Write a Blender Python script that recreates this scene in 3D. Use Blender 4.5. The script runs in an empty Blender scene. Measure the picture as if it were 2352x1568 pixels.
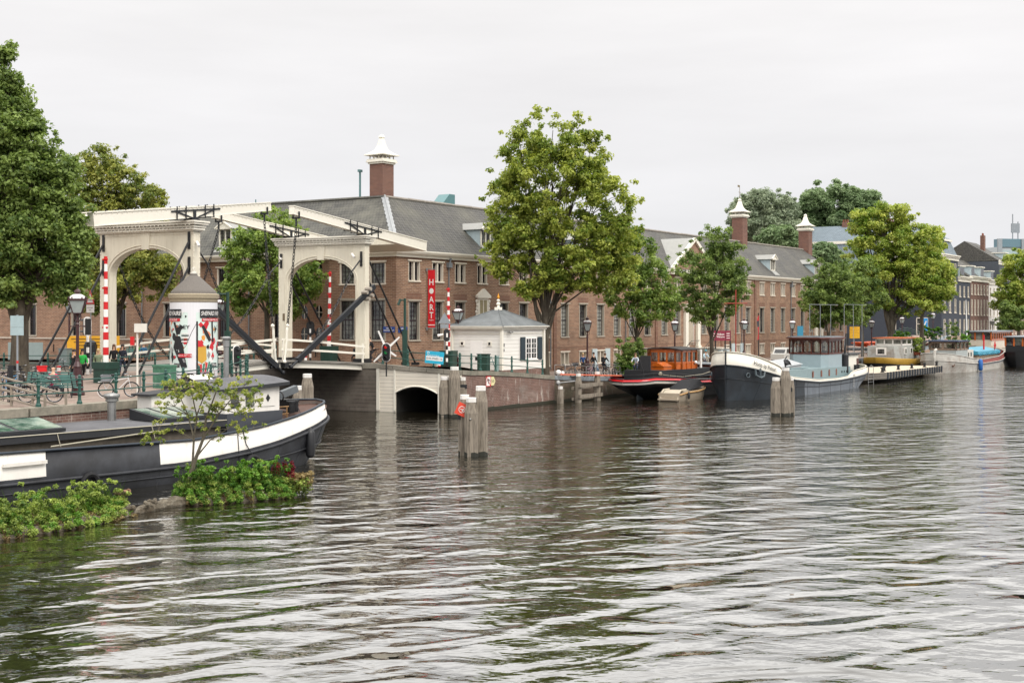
import bpy, math, random
import numpy as np
from mathutils import Vector, Matrix, Euler
rnd = random.Random(7)
SC = bpy.context.scene
COL = SC.collection
R = math.radians
PI = math.pi
# ---------------------------------------------------------------- camera, sky, sun, exposure
CAMH, FPX, CX, HZ = 6.2, 2850.0, 1176.0, 733.0     # focal length / centre / horizon in a 2352 px wide frame
cam = bpy.data.objects.new('camera', bpy.data.cameras.new('camera'))
COL.objects.link(cam); SC.camera = cam
cam.location = (0, 0, CAMH); cam.rotation_euler = (R(90), 0, 0)
cam.data.sensor_width = 36.0; cam.data.lens = 36.0*FPX/2352.0
cam.data.shift_y = -(784.0-HZ)/2352.0
cam.data.clip_end = 4000; cam.data.clip_start = 0.5
SC.view_settings.view_transform = 'Standard'
SC.view_settings.look = 'None'
SC.view_settings.exposure = 0.65
SC.view_settings.gamma = 1.0
W = bpy.data.worlds.new('World'); SC.world = W; W.use_nodes = True
nt = W.node_tree; nt.nodes.clear()
SUN_EL, SUN_AZ = R(48), R(145)        # overcast, brighter side behind and to the right of the camera
def nd(t, typ, **kw):
    n = t.nodes.new(typ)
    for k, v in kw.items():
        if k.startswith('_'): n.inputs[k[1:].replace('_', ' ')].default_value = v
        else: setattr(n, k, v)
    return n
def lk(t, a, b): t.links.new(a, b)
sky = nd(nt, 'ShaderNodeTexSky', sky_type='NISHITA'); sky.sun_disc = False
sky.sun_elevation = SUN_EL; sky.sun_rotation = SUN_AZ; sky.dust_density = 4
bgs = nd(nt, 'ShaderNodeBackground'); bgs.inputs[1].default_value = 0.05
lk(nt, sky.outputs[0], bgs.inputs[0])
# overcast cloud deck: brighter towards the zenith, soft mottling
tc = nd(nt, 'ShaderNodeTexCoord'); sep = nd(nt, 'ShaderNodeSeparateXYZ'); lk(nt, tc.outputs['Generated'], sep.inputs[0])
cr = nd(nt, 'ShaderNodeValToRGB')
el = cr.color_ramp.elements
el[0].position = 0.0; el[0].color = (.565, .57, .588, 1)
el[1].position = 0.9; el[1].color = (1.7, 1.66, 1.63, 1)
for p, c in ((.10, (.592, .588, .598)), (.19, (.628, .617, .62)), (.25, (.65, .637, .634)), (.30, (1.12, 1.10, 1.09)), (.55, (1.5, 1.47, 1.45))):
    e = el.new(p); e.color = (*c, 1)
lk(nt, sep.outputs[2], cr.inputs[0])
mp = nd(nt, 'ShaderNodeMapping'); mp.inputs['Scale'].default_value = (1.2, 1.2, 7)
no = nd(nt, 'ShaderNodeTexNoise', _Scale=2.2, _Detail=6, _Roughness=.55)
lk(nt, tc.outputs['Generated'], mp.inputs[0]); lk(nt, mp.outputs[0], no.inputs['Vector'])
mr = nd(nt, 'ShaderNodeMapRange'); mr.inputs[1].default_value = .3; mr.inputs[2].default_value = .7
mr.inputs[3].default_value = .93; mr.inputs[4].default_value = 1.045
lk(nt, no.outputs['Fac'], mr.inputs[0])
mx = nd(nt, 'ShaderNodeMix', data_type='RGBA', blend_type='MULTIPLY'); mx.inputs[0].default_value = 1
lk(nt, cr.outputs[0], mx.inputs[6]); lk(nt, mr.outputs[0], mx.inputs[7])
bgc = nd(nt, 'ShaderNodeBackground'); lk(nt, mx.outputs[2], bgc.inputs[0]); bgc.inputs[1].default_value = 1.0
ms = nd(nt, 'ShaderNodeMixShader'); ms.inputs[0].default_value = .93
wo = nd(nt, 'ShaderNodeOutputWorld')
lk(nt, bgs.outputs[0], ms.inputs[1]); lk(nt, bgc.outputs[0], ms.inputs[2]); lk(nt, ms.outputs[0], wo.inputs[0])
sl = bpy.data.lights.new('sun', 'SUN'); sl.energy = 1.2; sl.angle = R(25); sl.color = (1, .95, .88)
so = bpy.data.objects.new('sun', sl); COL.objects.link(so)
so.rotation_euler = Vector((-math.sin(SUN_AZ)*math.cos(SUN_EL), -math.cos(SUN_AZ)*math.cos(SUN_EL), -math.sin(SUN_EL))).to_track_quat('-Z', 'Y').to_euler()
SC.render.resolution_x, SC.render.resolution_y = 1024, 682
SC.cycles.use_denoising = True
SC.cycles.max_bounces = 6; SC.cycles.diffuse_bounces = 2; SC.cycles.glossy_bounces = 3
SC.cycles.transmission_bounces = 3; SC.cycles.transparent_max_bounces = 6; SC.cycles.caustics_reflective = False
SC.cycles.caustics_refractive = False
# ---------------------------------------------------------------- places
def at(px, py, Y):
    """world point seen at (px,py) of the survey frame when it stands Y metres ahead"""
    return Vector(((px-CX)/FPX*Y, Y, CAMH+(HZ-py)/FPX*Y))
def gnd(px, py, z):
    return at(px, py, (CAMH-z)*FPX/(py-HZ))
F0 = Vector((-8.84, 94.7, 0)); FE = Vector((.5605, .828, 0)).normalized(); FN = Vector((FE.y, -FE.x, 0))
FA = math.atan2(FE.y, FE.x)
def fp(s, off, z=0): return F0+FE*s+FN*off+Vector((0, 0, z))
def s_at(px, off):
    """distance along the museum front of the point 'off' metres before it on sight line px"""
    k = (px-CX)/FPX; o = F0+FN*off
    return (k*o.y-o.x)/(FE.x-k*FE.y)
UU = Vector((.895, -.446, 0)).normalized(); DD = Vector((-UU.y, UU.x, 0))    # across / along the drawbridge
UA = math.atan2(DD.y, DD.x)
def lerp(a, b, t): return a+(b-a)*t
def interp(x, tab):
    if x <= tab[0][0]: return tab[0][1]
    for (a, va), (b, vb) in zip(tab, tab[1:]):
        if x <= b: return va+(vb-va)*(x-a)/(b-a)
    return tab[-1][1]
# ---------------------------------------------------------------- materials
def srgb(h):
    if isinstance(h, str):
        c = [int(h[i:i+2], 16)/255 for i in (0, 2, 4)]
        return tuple(x/12.92 if x <= .04045 else ((x+.055)/1.055)**2.4 for x in c)
    return h
MATS = {}
def mat(name, col, rough=.6, metal=0., var=.12, vscale=3., bump=0., bscale=30., col2=None, c2scale=1.5, c2w=.5, spec=None, stretch=None, coat=0, emit=0):
    if name in MATS: return MATS[name]
    m = bpy.data.materials.new(name); m.use_nodes = True; t = m.node_tree
    b = t.nodes['Principled BSDF']; c = srgb(col)
    b.inputs['Roughness'].default_value = rough; b.inputs['Metallic'].default_value = metal
    if spec is not None: b.inputs['Specular IOR Level'].default_value = spec
    if coat: b.inputs['Coat Weight'].default_value = coat
    tcn = nd(t, 'ShaderNodeTexCoord'); vec = tcn.outputs['Object']
    if stretch:
        mpn = nd(t, 'ShaderNodeMapping'); mpn.inputs['Scale'].default_value = stretch
        lk(t, vec, mpn.inputs[0]); vec = mpn.outputs[0]
    cur = None
    if col2 is not None:
        n2 = nd(t, 'ShaderNodeTexNoise', _Scale=c2scale, _Detail=5, _Roughness=.65); lk(t, vec, n2.inputs['Vector'])
        r2 = nd(t, 'ShaderNodeValToRGB'); r2.color_ramp.elements[0].position = c2w-.12; r2.color_ramp.elements[1].position = c2w+.12
        r2.color_ramp.elements[0].color = (*c, 1); r2.color_ramp.elements[1].color = (*srgb(col2), 1)
        lk(t, n2.outputs['Fac'], r2.inputs[0]); cur = r2.outputs[0]
    if var > 0:
        n = nd(t, 'ShaderNodeTexNoise', _Scale=vscale, _Detail=6, _Roughness=.7); lk(t, vec, n.inputs['Vector'])
        r = nd(t, 'ShaderNodeMapRange'); r.inputs[1].default_value = .3; r.inputs[2].default_value = .7
        r.inputs[3].default_value = 1-var; r.inputs[4].default_value = 1+var*.6
        lk(t, n.outputs['Fac'], r.inputs[0])
        x = nd(t, 'ShaderNodeMix', data_type='RGBA', blend_type='MULTIPLY'); x.inputs[0].default_value = 1
        if cur is not None: lk(t, cur, x.inputs[6])
        else: x.inputs[6].default_value = (*c, 1)
        lk(t, r.outputs[0], x.inputs[7]); lk(t, x.outputs[2], b.inputs['Base Color'])
    elif cur is not None: lk(t, cur, b.inputs['Base Color'])
    else: b.inputs['Base Color'].default_value = (*c, 1)
    if emit:
        b.inputs['Emission Color'].default_value = (*c, 1); b.inputs['Emission Strength'].default_value = emit
    if bump > 0:
        n = nd(t, 'ShaderNodeTexNoise', _Scale=bscale, _Detail=4); lk(t, vec, n.inputs['Vector'])
        bp = nd(t, 'ShaderNodeBump', _Strength=bump, _Distance=.02); lk(t, n.outputs['Fac'], bp.inputs['Height'])
        lk(t, bp.outputs[0], b.inputs['Normal'])
    MATS[name] = m
    return m
def brickmat(name, c1, c2, mortar, bw=.44, rh=.125, ms=.018, rough=.85, patch=None, pscale=.35, pw=.55, streak=None, wave=0, bumpd=.01, squash=1, big=.25):
    if name in MATS: return MATS[name]
    m = bpy.data.materials.new(name); m.use_nodes = True; t = m.node_tree
    b = t.nodes['Principled BSDF']; b.inputs['Roughness'].default_value = rough
    uv = nd(t, 'ShaderNodeUVMap'); uv.uv_map = 'UVMap'
    br = nd(t, 'ShaderNodeTexBrick'); br.offset = .5
    br.inputs['Color1'].default_value = (*srgb(c1), 1); br.inputs['Color2'].default_value = (*srgb(c2), 1); br.inputs['Mortar'].default_value = (*srgb(mortar), 1)
    br.inputs['Scale'].default_value = 1; br.inputs['Mortar Size'].default_value = ms; br.inputs['Brick Width'].default_value = bw; br.inputs['Row Height'].default_value = rh
    br.inputs['Mortar Smooth'].default_value = .2
    lk(t, uv.outputs[0], br.inputs['Vector'])
    cur = br.outputs['Color']
    if patch:
        n2 = nd(t, 'ShaderNodeTexNoise', _Scale=pscale, _Detail=8, _Roughness=.7); lk(t, uv.outputs[0], n2.inputs['Vector'])
        r2 = nd(t, 'ShaderNodeMapRange'); r2.inputs[1].default_value = pw-.1; r2.inputs[2].default_value = pw+.12; r2.inputs[4].default_value = .75
        lk(t, n2.outputs['Fac'], r2.inputs[0])
        x = nd(t, 'ShaderNodeMix', data_type='RGBA'); lk(t, r2.outputs[0], x.inputs[0]); lk(t, cur, x.inputs[6]); x.inputs[7].default_value = (*srgb(patch), 1); cur = x.outputs[2]
    if streak:
        mpn = nd(t, 'ShaderNodeMapping'); mpn.inputs['Scale'].default_value = (2.2, .35, 1); lk(t, uv.outputs[0], mpn.inputs[0])
        n2 = nd(t, 'ShaderNodeTexNoise', _Scale=1.3, _Detail=9, _Roughness=.75); lk(t, mpn.outputs[0], n2.inputs['Vector'])
        r2 = nd(t, 'ShaderNodeMapRange'); r2.inputs[1].default_value = .56; r2.inputs[2].default_value = .66; r2.inputs[4].default_value = .8
        lk(t, n2.outputs['Fac'], r2.inputs[0])
        x = nd(t, 'ShaderNodeMix', data_type='RGBA'); lk(t, r2.outputs[0], x.inputs[0]); lk(t, cur, x.inputs[6]); x.inputs[7].default_value = (*srgb(streak), 1); cur = x.outputs[2]
    n = nd(t, 'ShaderNodeTexNoise', _Scale=.6, _Detail=9, _Roughness=.75); lk(t, uv.outputs[0], n.inputs['Vector'])
    r = nd(t, 'ShaderNodeMapRange'); r.inputs[1].default_value = .3; r.inputs[2].default_value = .7; r.inputs[3].default_value = 1-big; r.inputs[4].default_value = 1+big*.7
    lk(t, n.outputs['Fac'], r.inputs[0])
    x = nd(t, 'ShaderNodeMix', data_type='RGBA', blend_type='MULTIPLY'); x.inputs[0].default_value = 1
    lk(t, cur, x.inputs[6]); lk(t, r.outputs[0], x.inputs[7]); lk(t, x.outputs[2], b.inputs['Base Color'])
    bp = nd(t, 'ShaderNodeBump', _Strength=.7, _Distance=bumpd)
    h = nd(t, 'ShaderNodeMath', operation='SUBTRACT'); h.inputs[0].default_value = 1; lk(t, br.outputs['Fac'], h.inputs[1])
    hv = h.outputs[0]
    if wave:
        wv = nd(t, 'ShaderNodeTexWave', _Scale=1/wave*.16, _Distortion=0); lk(t, uv.outputs[0], wv.inputs['Vector'])
        a = nd(t, 'ShaderNodeMath', operation='ADD'); lk(t, hv, a.inputs[0]); lk(t, wv.outputs['Fac'], a.inputs[1]); hv = a.outputs[0]
    lk(t, hv, bp.inputs['Height']); lk(t, bp.outputs[0], b.inputs['Normal'])
    MATS[name] = m
    return m
def glassmat(name, col=(.03, .035, .04), rough=.04, curtain=None):
    """window glass backed by a dark room: glossy, with blinds seen faintly behind"""
    if name in MATS: return MATS[name]
    m = mat(name, col, rough=rough, var=.5, vscale=.8, spec=.7, col2=curtain, c2scale=.7, c2w=.5)
    return m
def leafmat(name, c, c2):
    if name in MATS: return MATS[name]
    m = bpy.data.materials.new(name); m.use_nodes = True; t = m.node_tree; b = t.nodes['Principled BSDF']
    at_ = nd(t, 'ShaderNodeAttribute'); at_.attribute_name = 'tint'
    x = nd(t, 'ShaderNodeMix', data_type='RGBA'); x.inputs[6].default_value = (*srgb(c), 1); x.inputs[7].default_value = (*srgb(c2), 1)
    lk(t, at_.outputs['Fac'], x.inputs[0])
    lk(t, x.outputs[2], b.inputs['Base Color']); b.inputs['Roughness'].default_value = .55; b.inputs['Specular IOR Level'].default_value = .3
    tr = nd(t, 'ShaderNodeBsdfTranslucent'); hs = nd(t, 'ShaderNodeHueSaturation', _Value=1.5, _Saturation=1.1)
    lk(t, x.outputs[2], hs.inputs['Color']); lk(t, hs.outputs[0], tr.inputs['Color'])
    mxs = nd(t, 'ShaderNodeMixShader'); mxs.inputs[0].default_value = .35
    lk(t, b.outputs[0], mxs.inputs[1]); lk(t, tr.outputs[0], mxs.inputs[2]); lk(t, mxs.outputs[0], t.nodes['Material Output'].inputs[0])
    MATS[name] = m
    return m
# ---------------------------------------------------------------- mesh building
class MB:
    def __init__(s): s.v = []; s.f = []; s.m = []; s.c = 0; s.T = None
    def add(s, vs, fs, m=None):
        o = len(s.v)
        s.v += [tuple(s.T @ Vector(v)) for v in vs] if s.T is not None else [tuple(v) for v in vs]
        s.f += [tuple(i+o for i in f) for f in fs]; s.m += [s.c if m is None else m]*len(fs)
        return s
    def box(s, x0, x1, y0, y1, z0, z1, m=None):
        return s.add([(x0, y0, z0), (x1, y0, z0), (x1, y1, z0), (x0, y1, z0), (x0, y0, z1), (x1, y0, z1), (x1, y1, z1), (x0, y1, z1)],
                     [(0, 3, 2, 1), (4, 5, 6, 7), (0, 1, 5, 4), (1, 2, 6, 5), (2, 3, 7, 6), (3, 0, 4, 7)], m)
    def cbox(s, c, sz, m=None, ch=0.0):
        x, y, z = c; a, b, d = sz[0]/2, sz[1]/2, sz[2]/2
        if ch <= 0: return s.box(x-a, x+a, y-b, y+b, z-d, z+d, m)
        q = [(x-a+ch, y-b), (x+a-ch, y-b), (x+a, y-b+ch), (x+a, y+b-ch), (x+a-ch, y+b), (x-a+ch, y+b), (x-a, y+b-ch), (x-a, y-b+ch)]
        return s.prism(q, z-d, z+d, m)
    def prism(s, poly, z0, z1, m=None, top=None):
        n = len(poly); zz0 = z0 if hasattr(z0, '__len__') else [z0]*n; zz1 = z1 if hasattr(z1, '__len__') else [z1]*n
        vs = [(p[0], p[1], zz0[i]) for i, p in enumerate(poly)]+[(p[0], p[1], zz1[i]) for i, p in enumerate(poly)]
        s.add(vs, [(i, (i+1) % n, n+(i+1) % n, n+i) for i in range(n)]+[tuple(range(n-1, -1, -1))], m)
        o = len(s.v)-2*n; s.f.append(tuple(o+n+i for i in range(n))); s.m.append((s.c if m is None else m) if top is None else top)
        return s
    def ext(s, pts, dv, m=None):
        """planar polygon extruded by vector dv"""
        n = len(pts); dv = Vector(dv); a = [Vector(p) for p in pts]
        nn = Vector((0, 0, 0))
        for i in range(n): nn += a[i].cross(a[(i+1) % n])
        if nn.dot(dv) > 0: a = a[::-1]
        b = [p+dv for p in a]
        return s.add(a+b, [tuple(range(n)), tuple(range(2*n-1, n-1, -1))]+[((i+1) % n, i, n+i, n+(i+1) % n) for i in range(n)], m)
    def beam(s, a, b, w, h, up=(0, 0, 1), m=None, w2=None, h2=None):
        a = Vector(a); b = Vector(b); d = (b-a).normalized(); up = Vector(up)
        r = d.cross(up)
        if r.length < 1e-4: r = d.cross(Vector((0, 1, 0)))
        r.normalize(); u = r.cross(d); w2 = w if w2 is None else w2; h2 = h if h2 is None else h2
        q = lambda p, w, h: [p-r*w/2-u*h/2, p+r*w/2-u*h/2, p+r*w/2+u*h/2, p-r*w/2+u*h/2]
        return s.add(q(a, w, h)+q(b, w2, h2), [(3, 2, 1, 0), (4, 5, 6, 7), (0, 1, 5, 4), (1, 2, 6, 5), (2, 3, 7, 6), (3, 0, 4, 7)], m)
    def tube(s, pts, r, n=6, m=None, cap=True):
        pts = [Vector(p) for p in pts]; k = len(pts); rr = r if hasattr(r, '__len__') else [r]*k
        vs = []; pu = None
        for i, p in enumerate(pts):
            d = (pts[min(i+1, k-1)]-pts[max(i-1, 0)])
            if d.length < 1e-7: d = Vector((0, 0, 1))
            d.normalize()
            if pu is None: pu = Vector((0, 0, 1)) if abs(d.z) < .9 else Vector((1, 0, 0))
            x = d.cross(pu)
            if x.length < 1e-5: x = d.cross(Vector((1, 0.1, 0)))
            x.normalize(); pu = x.cross(d)
            vs += [p+x*math.cos(2*PI*j/n)*rr[i]+pu*math.sin(2*PI*j/n)*rr[i] for j in range(n)]
        fs = [(i*n+j, i*n+(j+1) % n, (i+1)*n+(j+1) % n, (i+1)*n+j) for i in range(k-1) for j in range(n)]
        if cap: fs += [tuple(range(n-1, -1, -1)), tuple((k-1)*n+j for j in range(n))]
        return s.add(vs, fs, m)
    def lathe(s, prof, c=(0, 0, 0), n=16, m=None, sx=1, sy=1, ph=0):
        vs = [(c[0]+r*sx*math.cos(2*PI*j/n+ph), c[1]+r*sy*math.sin(2*PI*j/n+ph), c[2]+z) for r, z in prof for j in range(n)]
        k = len(prof)
        fs = [(i*n+j, i*n+(j+1) % n, (i+1)*n+(j+1) % n, (i+1)*n+j) for i in range(k-1) for j in range(n)]
        fs += [tuple(range(n-1, -1, -1)), tuple((k-1)*n+j for j in range(n))]
        return s.add(vs, fs, m)
    def ball(s, c, r, m=None, n=10, k=6):
        r = r if hasattr(r, '__len__') else (r, r, r)
        vs = [(c[0]+r[0]*math.sin(PI*i/k)*math.cos(2*PI*j/n), c[1]+r[1]*math.sin(PI*i/k)*math.sin(2*PI*j/n), c[2]-r[2]*math.cos(PI*i/k)) for i in range(1, k) for j in range(n)]
        vs += [(c[0], c[1], c[2]-r[2]), (c[0], c[1], c[2]+r[2])]; a = len(vs)-2
        fs = [(i*n+j, i*n+(j+1) % n, (i+1)*n+(j+1) % n, (i+1)*n+j) for i in range(k-2) for j in range(n)]
        fs += [(a, (j+1) % n, j) for j in range(n)]+[(a+1, (k-2)*n+j, (k-2)*n+(j+1) % n) for j in range(n)]
        return s.add(vs, fs, m)
    def ring(s, c, R_, r, ax=(0, 1, 0), n=20, k=5, m=None, a0=0, a1=2*PI):
        ax = Vector(ax).normalized(); x = ax.cross(Vector((0, 0, 1)))
        if x.length < 1e-3: x = Vector((1, 0, 0))
        x.normalize(); y = ax.cross(x); c = Vector(c)
        pts = [c+x*R_*math.cos(a0+(a1-a0)*i/n)+y*R_*math.sin(a0+(a1-a0)*i/n) for i in range(n+1)]
        return s.tube(pts, r, k, m, cap=(a1-a0) < 6.2)
    def quad(s, a, b, c, d, m=None): return s.add([a, b, c, d], [(0, 1, 2, 3)], m)
    def text(s, string, size, o, ax, ay, m=None, bend=None, align='CENTER', depth=0.004, shear=0, sx=1):
        vs, fs = text_mesh(string, align, shear)
        ax = Vector(ax).normalized(); ay = Vector(ay).normalized(); az = ax.cross(ay)
        out = []
        for x, y in vs:
            if bend: out.append(bend(x*size*sx, y*size))
            else: out.append(Vector(o)+ax*x*size*sx+ay*y*size+az*depth)
        return s.add(out, fs, m)
    def build(s, name, mats, parent=None, smooth=False, loc=None, label=None, uv=True):
        me = bpy.data.meshes.new(name); me.from_pydata(s.v, [], s.f)
        mats = mats if isinstance(mats, (list, tuple)) else [mats]
        for q in mats: me.materials.append(q)
        me.polygons.foreach_set('material_index', s.m)
        if smooth: me.polygons.foreach_set('use_smooth', [True]*len(s.f))
        if uv:
            me.update(); n = len(me.polygons); nl = len(me.loops)
            nrm = np.empty(n*3); me.polygons.foreach_get('normal', nrm); nrm = nrm.reshape(-1, 3)
            tot = np.empty(n, int); me.polygons.foreach_get('loop_total', tot)
            vi = np.empty(nl, int); me.loops.foreach_get('vertex_index', vi)
            co = np.empty(len(me.vertices)*3); me.vertices.foreach_get('co', co); co = co.reshape(-1, 3)
            N = np.repeat(nrm, tot, axis=0); P = co[vi]
            flat = np.abs(N[:, 2]) > .985
            T = np.stack([-N[:, 1], N[:, 0], np.zeros(nl)], 1); T /= np.maximum(np.linalg.norm(T, axis=1, keepdims=True), 1e-6)
            T[flat] = (1, 0, 0); B = np.cross(N, T); B[flat] = (0, 1, 0)
            uvd = np.stack([(P*T).sum(1), (P*B).sum(1)], 1)
            l = me.uv_layers.new(name='UVMap'); l.data.foreach_set('uv', uvd.ravel())
        me.update()
        o = bpy.data.objects.new(name, me); COL.objects.link(o)
        if parent is not None: o.parent = parent
        if loc is not None: o.location = loc
        if label: o['label'] = label
        return o
_tx = {}
def text_mesh(string, align='CENTER', shear=0):
    key = (string, align, shear)
    if key in _tx: return _tx[key]
    cu = bpy.data.curves.new('t', 'FONT'); cu.body = string; cu.size = 1; cu.align_x = align; cu.align_y = 'CENTER'; cu.resolution_u = 2; cu.shear = shear
    cu.offset = .012
    o = bpy.data.objects.new('t', cu); COL.objects.link(o)
    me = o.to_mesh()
    vs = [(v.co.x, v.co.y) for v in me.vertices]; fs = [tuple(p.vertices) for p in me.polygons]
    o.to_mesh_clear(); bpy.data.objects.remove(o); bpy.data.curves.remove(cu)
    _tx[key] = (vs, fs)
    return vs, fs
def tag(o, label=None, cat=None, group=None, kind=None):
    if label: o['label'] = label
    if cat: o['category'] = cat
    if group: o['group'] = group
    if kind: o['kind'] = kind
    return o
def thing(name, label, cat, loc=(0, 0, 0), rz=0, group=None):
    o = bpy.data.objects.new(name, None); COL.objects.link(o); o.empty_display_size = .3
    o.location = loc; o.rotation_euler = (0, 0, rz)
    return tag(o, label, cat, group)
def struct(name, mb, m, **k): return tag(mb.build(name, m, **k), kind='structure')
def solo(name, mb, m, label, cat, group=None, loc=None, rz=0, smooth=False, kind=None):
    o = mb.build(name, m, smooth=smooth, loc=loc); o.rotation_euler = (0, 0, rz)
    return tag(o, label, cat, group, kind)
def dup(o, loc=None, rz=None, label=None, group=None, parent=None, scale=None):
    c = o.copy(); COL.objects.link(c)
    if parent is not None: c.parent = parent
    if loc is not None: c.location = loc
    if rz is not None: c.rotation_euler = (0, 0, rz)
    if scale is not None: c.scale = scale if hasattr(scale, '__len__') else (scale,)*3
    if label: c['label'] = label
    if group: c['group'] = group
    for ch in list(o.children): dup(ch, parent=c)
    return c
# ---------------------------------------------------------------- palette
cream = mat('cream_paint', 'ddd6c3', .45, var=.07, vscale=1.5, stretch=(4, 4, .5), col2='cfc6b2', c2scale=1.2, c2w=.62, bump=.1, bscale=6)
creamw = mat('cream_white_paint', 'e9e4d6', .45, var=.05, vscale=1)
white = mat('white_paint', 'ece9e4', .4, var=.05, vscale=1.5)
offwhite = mat('weathered_white', 'd9d5cb', .55, var=.14, vscale=2)
black = mat('black_paint', '16171a', .45, var=.25, vscale=2)
blackm = mat('black_iron', '0f1013', .5, metal=0., var=.3)
bluebl = mat('blue_black_iron', '13161c', .45, var=.3)
dgreen = mat('dark_green_paint', '17392f', .4, var=.25, vscale=6)
maroon = mat('maroon_paint', '3a1a1c', .4, var=.2)
redp = mat('red_paint', 'c4161c', .4, var=.08)
steel = mat('brushed_steel', '9a9a98', .35, metal=.8, var=.15)
greyst = mat('grey_metal', '8b9196', .5, metal=.3, var=.15)
woodg = mat('weathered_wood', '8f8577', .85, var=.3, vscale=2, stretch=(6, 6, .6), bump=.5, bscale=8, col2='5f574c', c2scale=2.5, c2w=.56)
woodd = mat('dark_wood', '4a4139', .85, var=.35, vscale=2.5, stretch=(1, 1, 8), bump=.4, bscale=10)
stone = mat('granite', '8d877b', .9, var=.2, vscale=14, bump=.3, bscale=50)
glass = glassmat('window_glass', '14171a', .05)
glassb = glassmat('window_glass_blinds', '23272a', .05, curtain='8d8f86')
brick = brickmat('museum_brick', '96725a', '7c5a48', 'a18f7b', big=.3)
tyre = mat('tyre_rubber', '17171a', .8, var=.2)
concrete = mat('concrete', '8b8578', .9, var=.2, bump=.3)
# ================================================================ water, ground, quays
def water_mat():
    m = bpy.data.materials.new('river_water'); m.use_nodes = True; t = m.node_tree; t.nodes.clear()
    geo = nd(t, 'ShaderNodeTexCoord')
    def noise(sc, det, rough, scale, rot):
        mp = nd(t, 'ShaderNodeMapping', vector_type='TEXTURE'); mp.inputs['Scale'].default_value = tuple(1/q for q in scale); mp.inputs['Rotation'].default_value = (0, 0, rot)
        n = nd(t, 'ShaderNodeTexNoise', _Scale=sc, _Detail=det, _Roughness=rough); n.inputs['Distortion'].default_value = .6
        lk(t, geo.outputs['Object'], mp.inputs[0]); lk(t, mp.outputs[0], n.inputs['Vector']); return n.outputs['Fac']
    a = noise(.5, 1.5, .45, (.8, 1.5, 1), R(22)); b = noise(1.5, 2, .5, (.75, 1.3, 1), R(-10)); c = noise(5, 2, .5, (.6, 1.3, 1), R(15))
    amp = noise(.035, 2, .5, (1, 1, 1), 0)
    def mul(x, k):
        q = nd(t, 'ShaderNodeMath', operation='MULTIPLY'); lk(t, x, q.inputs[0])
        if isinstance(k, float): q.inputs[1].default_value = k
        else: lk(t, k, q.inputs[1])
        return q.outputs[0]
    def add(x, y): q = nd(t, 'ShaderNodeMath', operation='ADD'); lk(t, x, q.inputs[0]); lk(t, y, q.inputs[1]); return q.outputs[0]
    # calmer water close to the quay, livelier mid-river
    sp = nd(t, 'ShaderNodeSeparateXYZ'); lk(t, geo.outputs['Object'], sp.inputs[0])
    d = nd(t, 'ShaderNodeVectorMath', operation='DOT_PRODUCT'); lk(t, geo.outputs['Object'], d.inputs[0]); d.inputs[1].default_value = (FN.x, FN.y, 0)
    k = nd(t, 'ShaderNodeMapRange'); k.inputs[1].default_value = F0.dot(FN)+12; k.inputs[2].default_value = F0.dot(FN)+34; k.inputs[3].default_value = .7; k.inputs[4].default_value = 1
    lk(t, d.outputs['Value'], k.inputs[0])
    r2 = nd(t, 'ShaderNodeMapRange'); r2.inputs[1].default_value = .3; r2.inputs[2].default_value = .7; r2.inputs[3].default_value = .6; r2.inputs[4].default_value = 1.25; lk(t, amp, r2.inputs[0])
    nr_ = nd(t, 'ShaderNodeMapRange'); nr_.inputs[1].default_value = 26; nr_.inputs[2].default_value = 60; nr_.inputs[3].default_value = .4; lk(t, sp.outputs[1], nr_.inputs[0])
    h = add(mul(a, WAVE[0]), mul(add(mul(b, WAVE[1]), mul(c, WAVE[2])), nr_.outputs[0])); h = mul(mul(h, k.outputs[0]), r2.outputs[0])
    bp = nd(t, 'ShaderNodeBump', _Strength=1.0, _Distance=1.0); lk(t, h, bp.inputs['Height'])
    g = nd(t, 'ShaderNodeBsdfGlossy', _Roughness=.03); g.inputs[0].default_value = (.92, .92, .9, 1); lk(t, bp.outputs[0], g.inputs['Normal'])
    df = nd(t, 'ShaderNodeBsdfDiffuse'); df.inputs[0].default_value = (.012, .010, .006, 1)
    fr = nd(t, 'ShaderNodeFresnel', _IOR=WIOR); lk(t, bp.outputs[0], fr.inputs['Normal'])
    x = nd(t, 'ShaderNodeMixShader'); frm = nd(t, 'ShaderNodeValToRGB'); e_ = frm.color_ramp.elements; e_[0].color = (.02, .02, .02, 1); e_[1].color = (.9, .9, .9, 1)
    for p_, v_ in ((.1, .2), (.22, .56), (.6, .72)): q_ = e_.new(p_); q_.color = (v_, v_, v_, 1)
    lk(t, fr.outputs[0], frm.inputs[0]); lk(t, frm.outputs[0], x.inputs[0]); lk(t, df.outputs[0], x.inputs[1]); lk(t, g.outputs[0], x.inputs[2])
    o = nd(t, 'ShaderNodeOutputMaterial'); lk(t, x.outputs[0], o.inputs[0])
    return m
WAVE = (.18, .07, .017); WIOR = 1.45
b = MB(); b.quad((-1500, -300, 0), (1500, -300, 0), (1500, 2500, 0), (-1500, 2500, 0)); struct('water', b, water_mat())
b = MB(); b.quad((-1500, -300, -3), (1500, -300, -3), (1500, 2500, -3), (-1500, 2500, -3)); struct('ground', b, mat('river_bed', '2a2620', .95))
paving = brickmat('brick_paving', '8f7a6c', '7c695d', '6b6058', bw=.22, rh=.11, ms=.012, patch='9a8a7e', pscale=.4, pw=.5, bumpd=.004)
pavegrey = brickmat('grey_paving', '8d867e', '7e7872', '615c57', bw=.4, rh=.3, ms=.012, patch='a09a90', pscale=.4, pw=.5, bumpd=.004)
qbrick = brickmat('quay_brick', '7b5a50', '664840', '8d7d70', bw=.3, rh=.11, ms=.014, patch='b0a79c', pscale=.25, pw=.66, streak='c9c4ba', big=.35)
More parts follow.
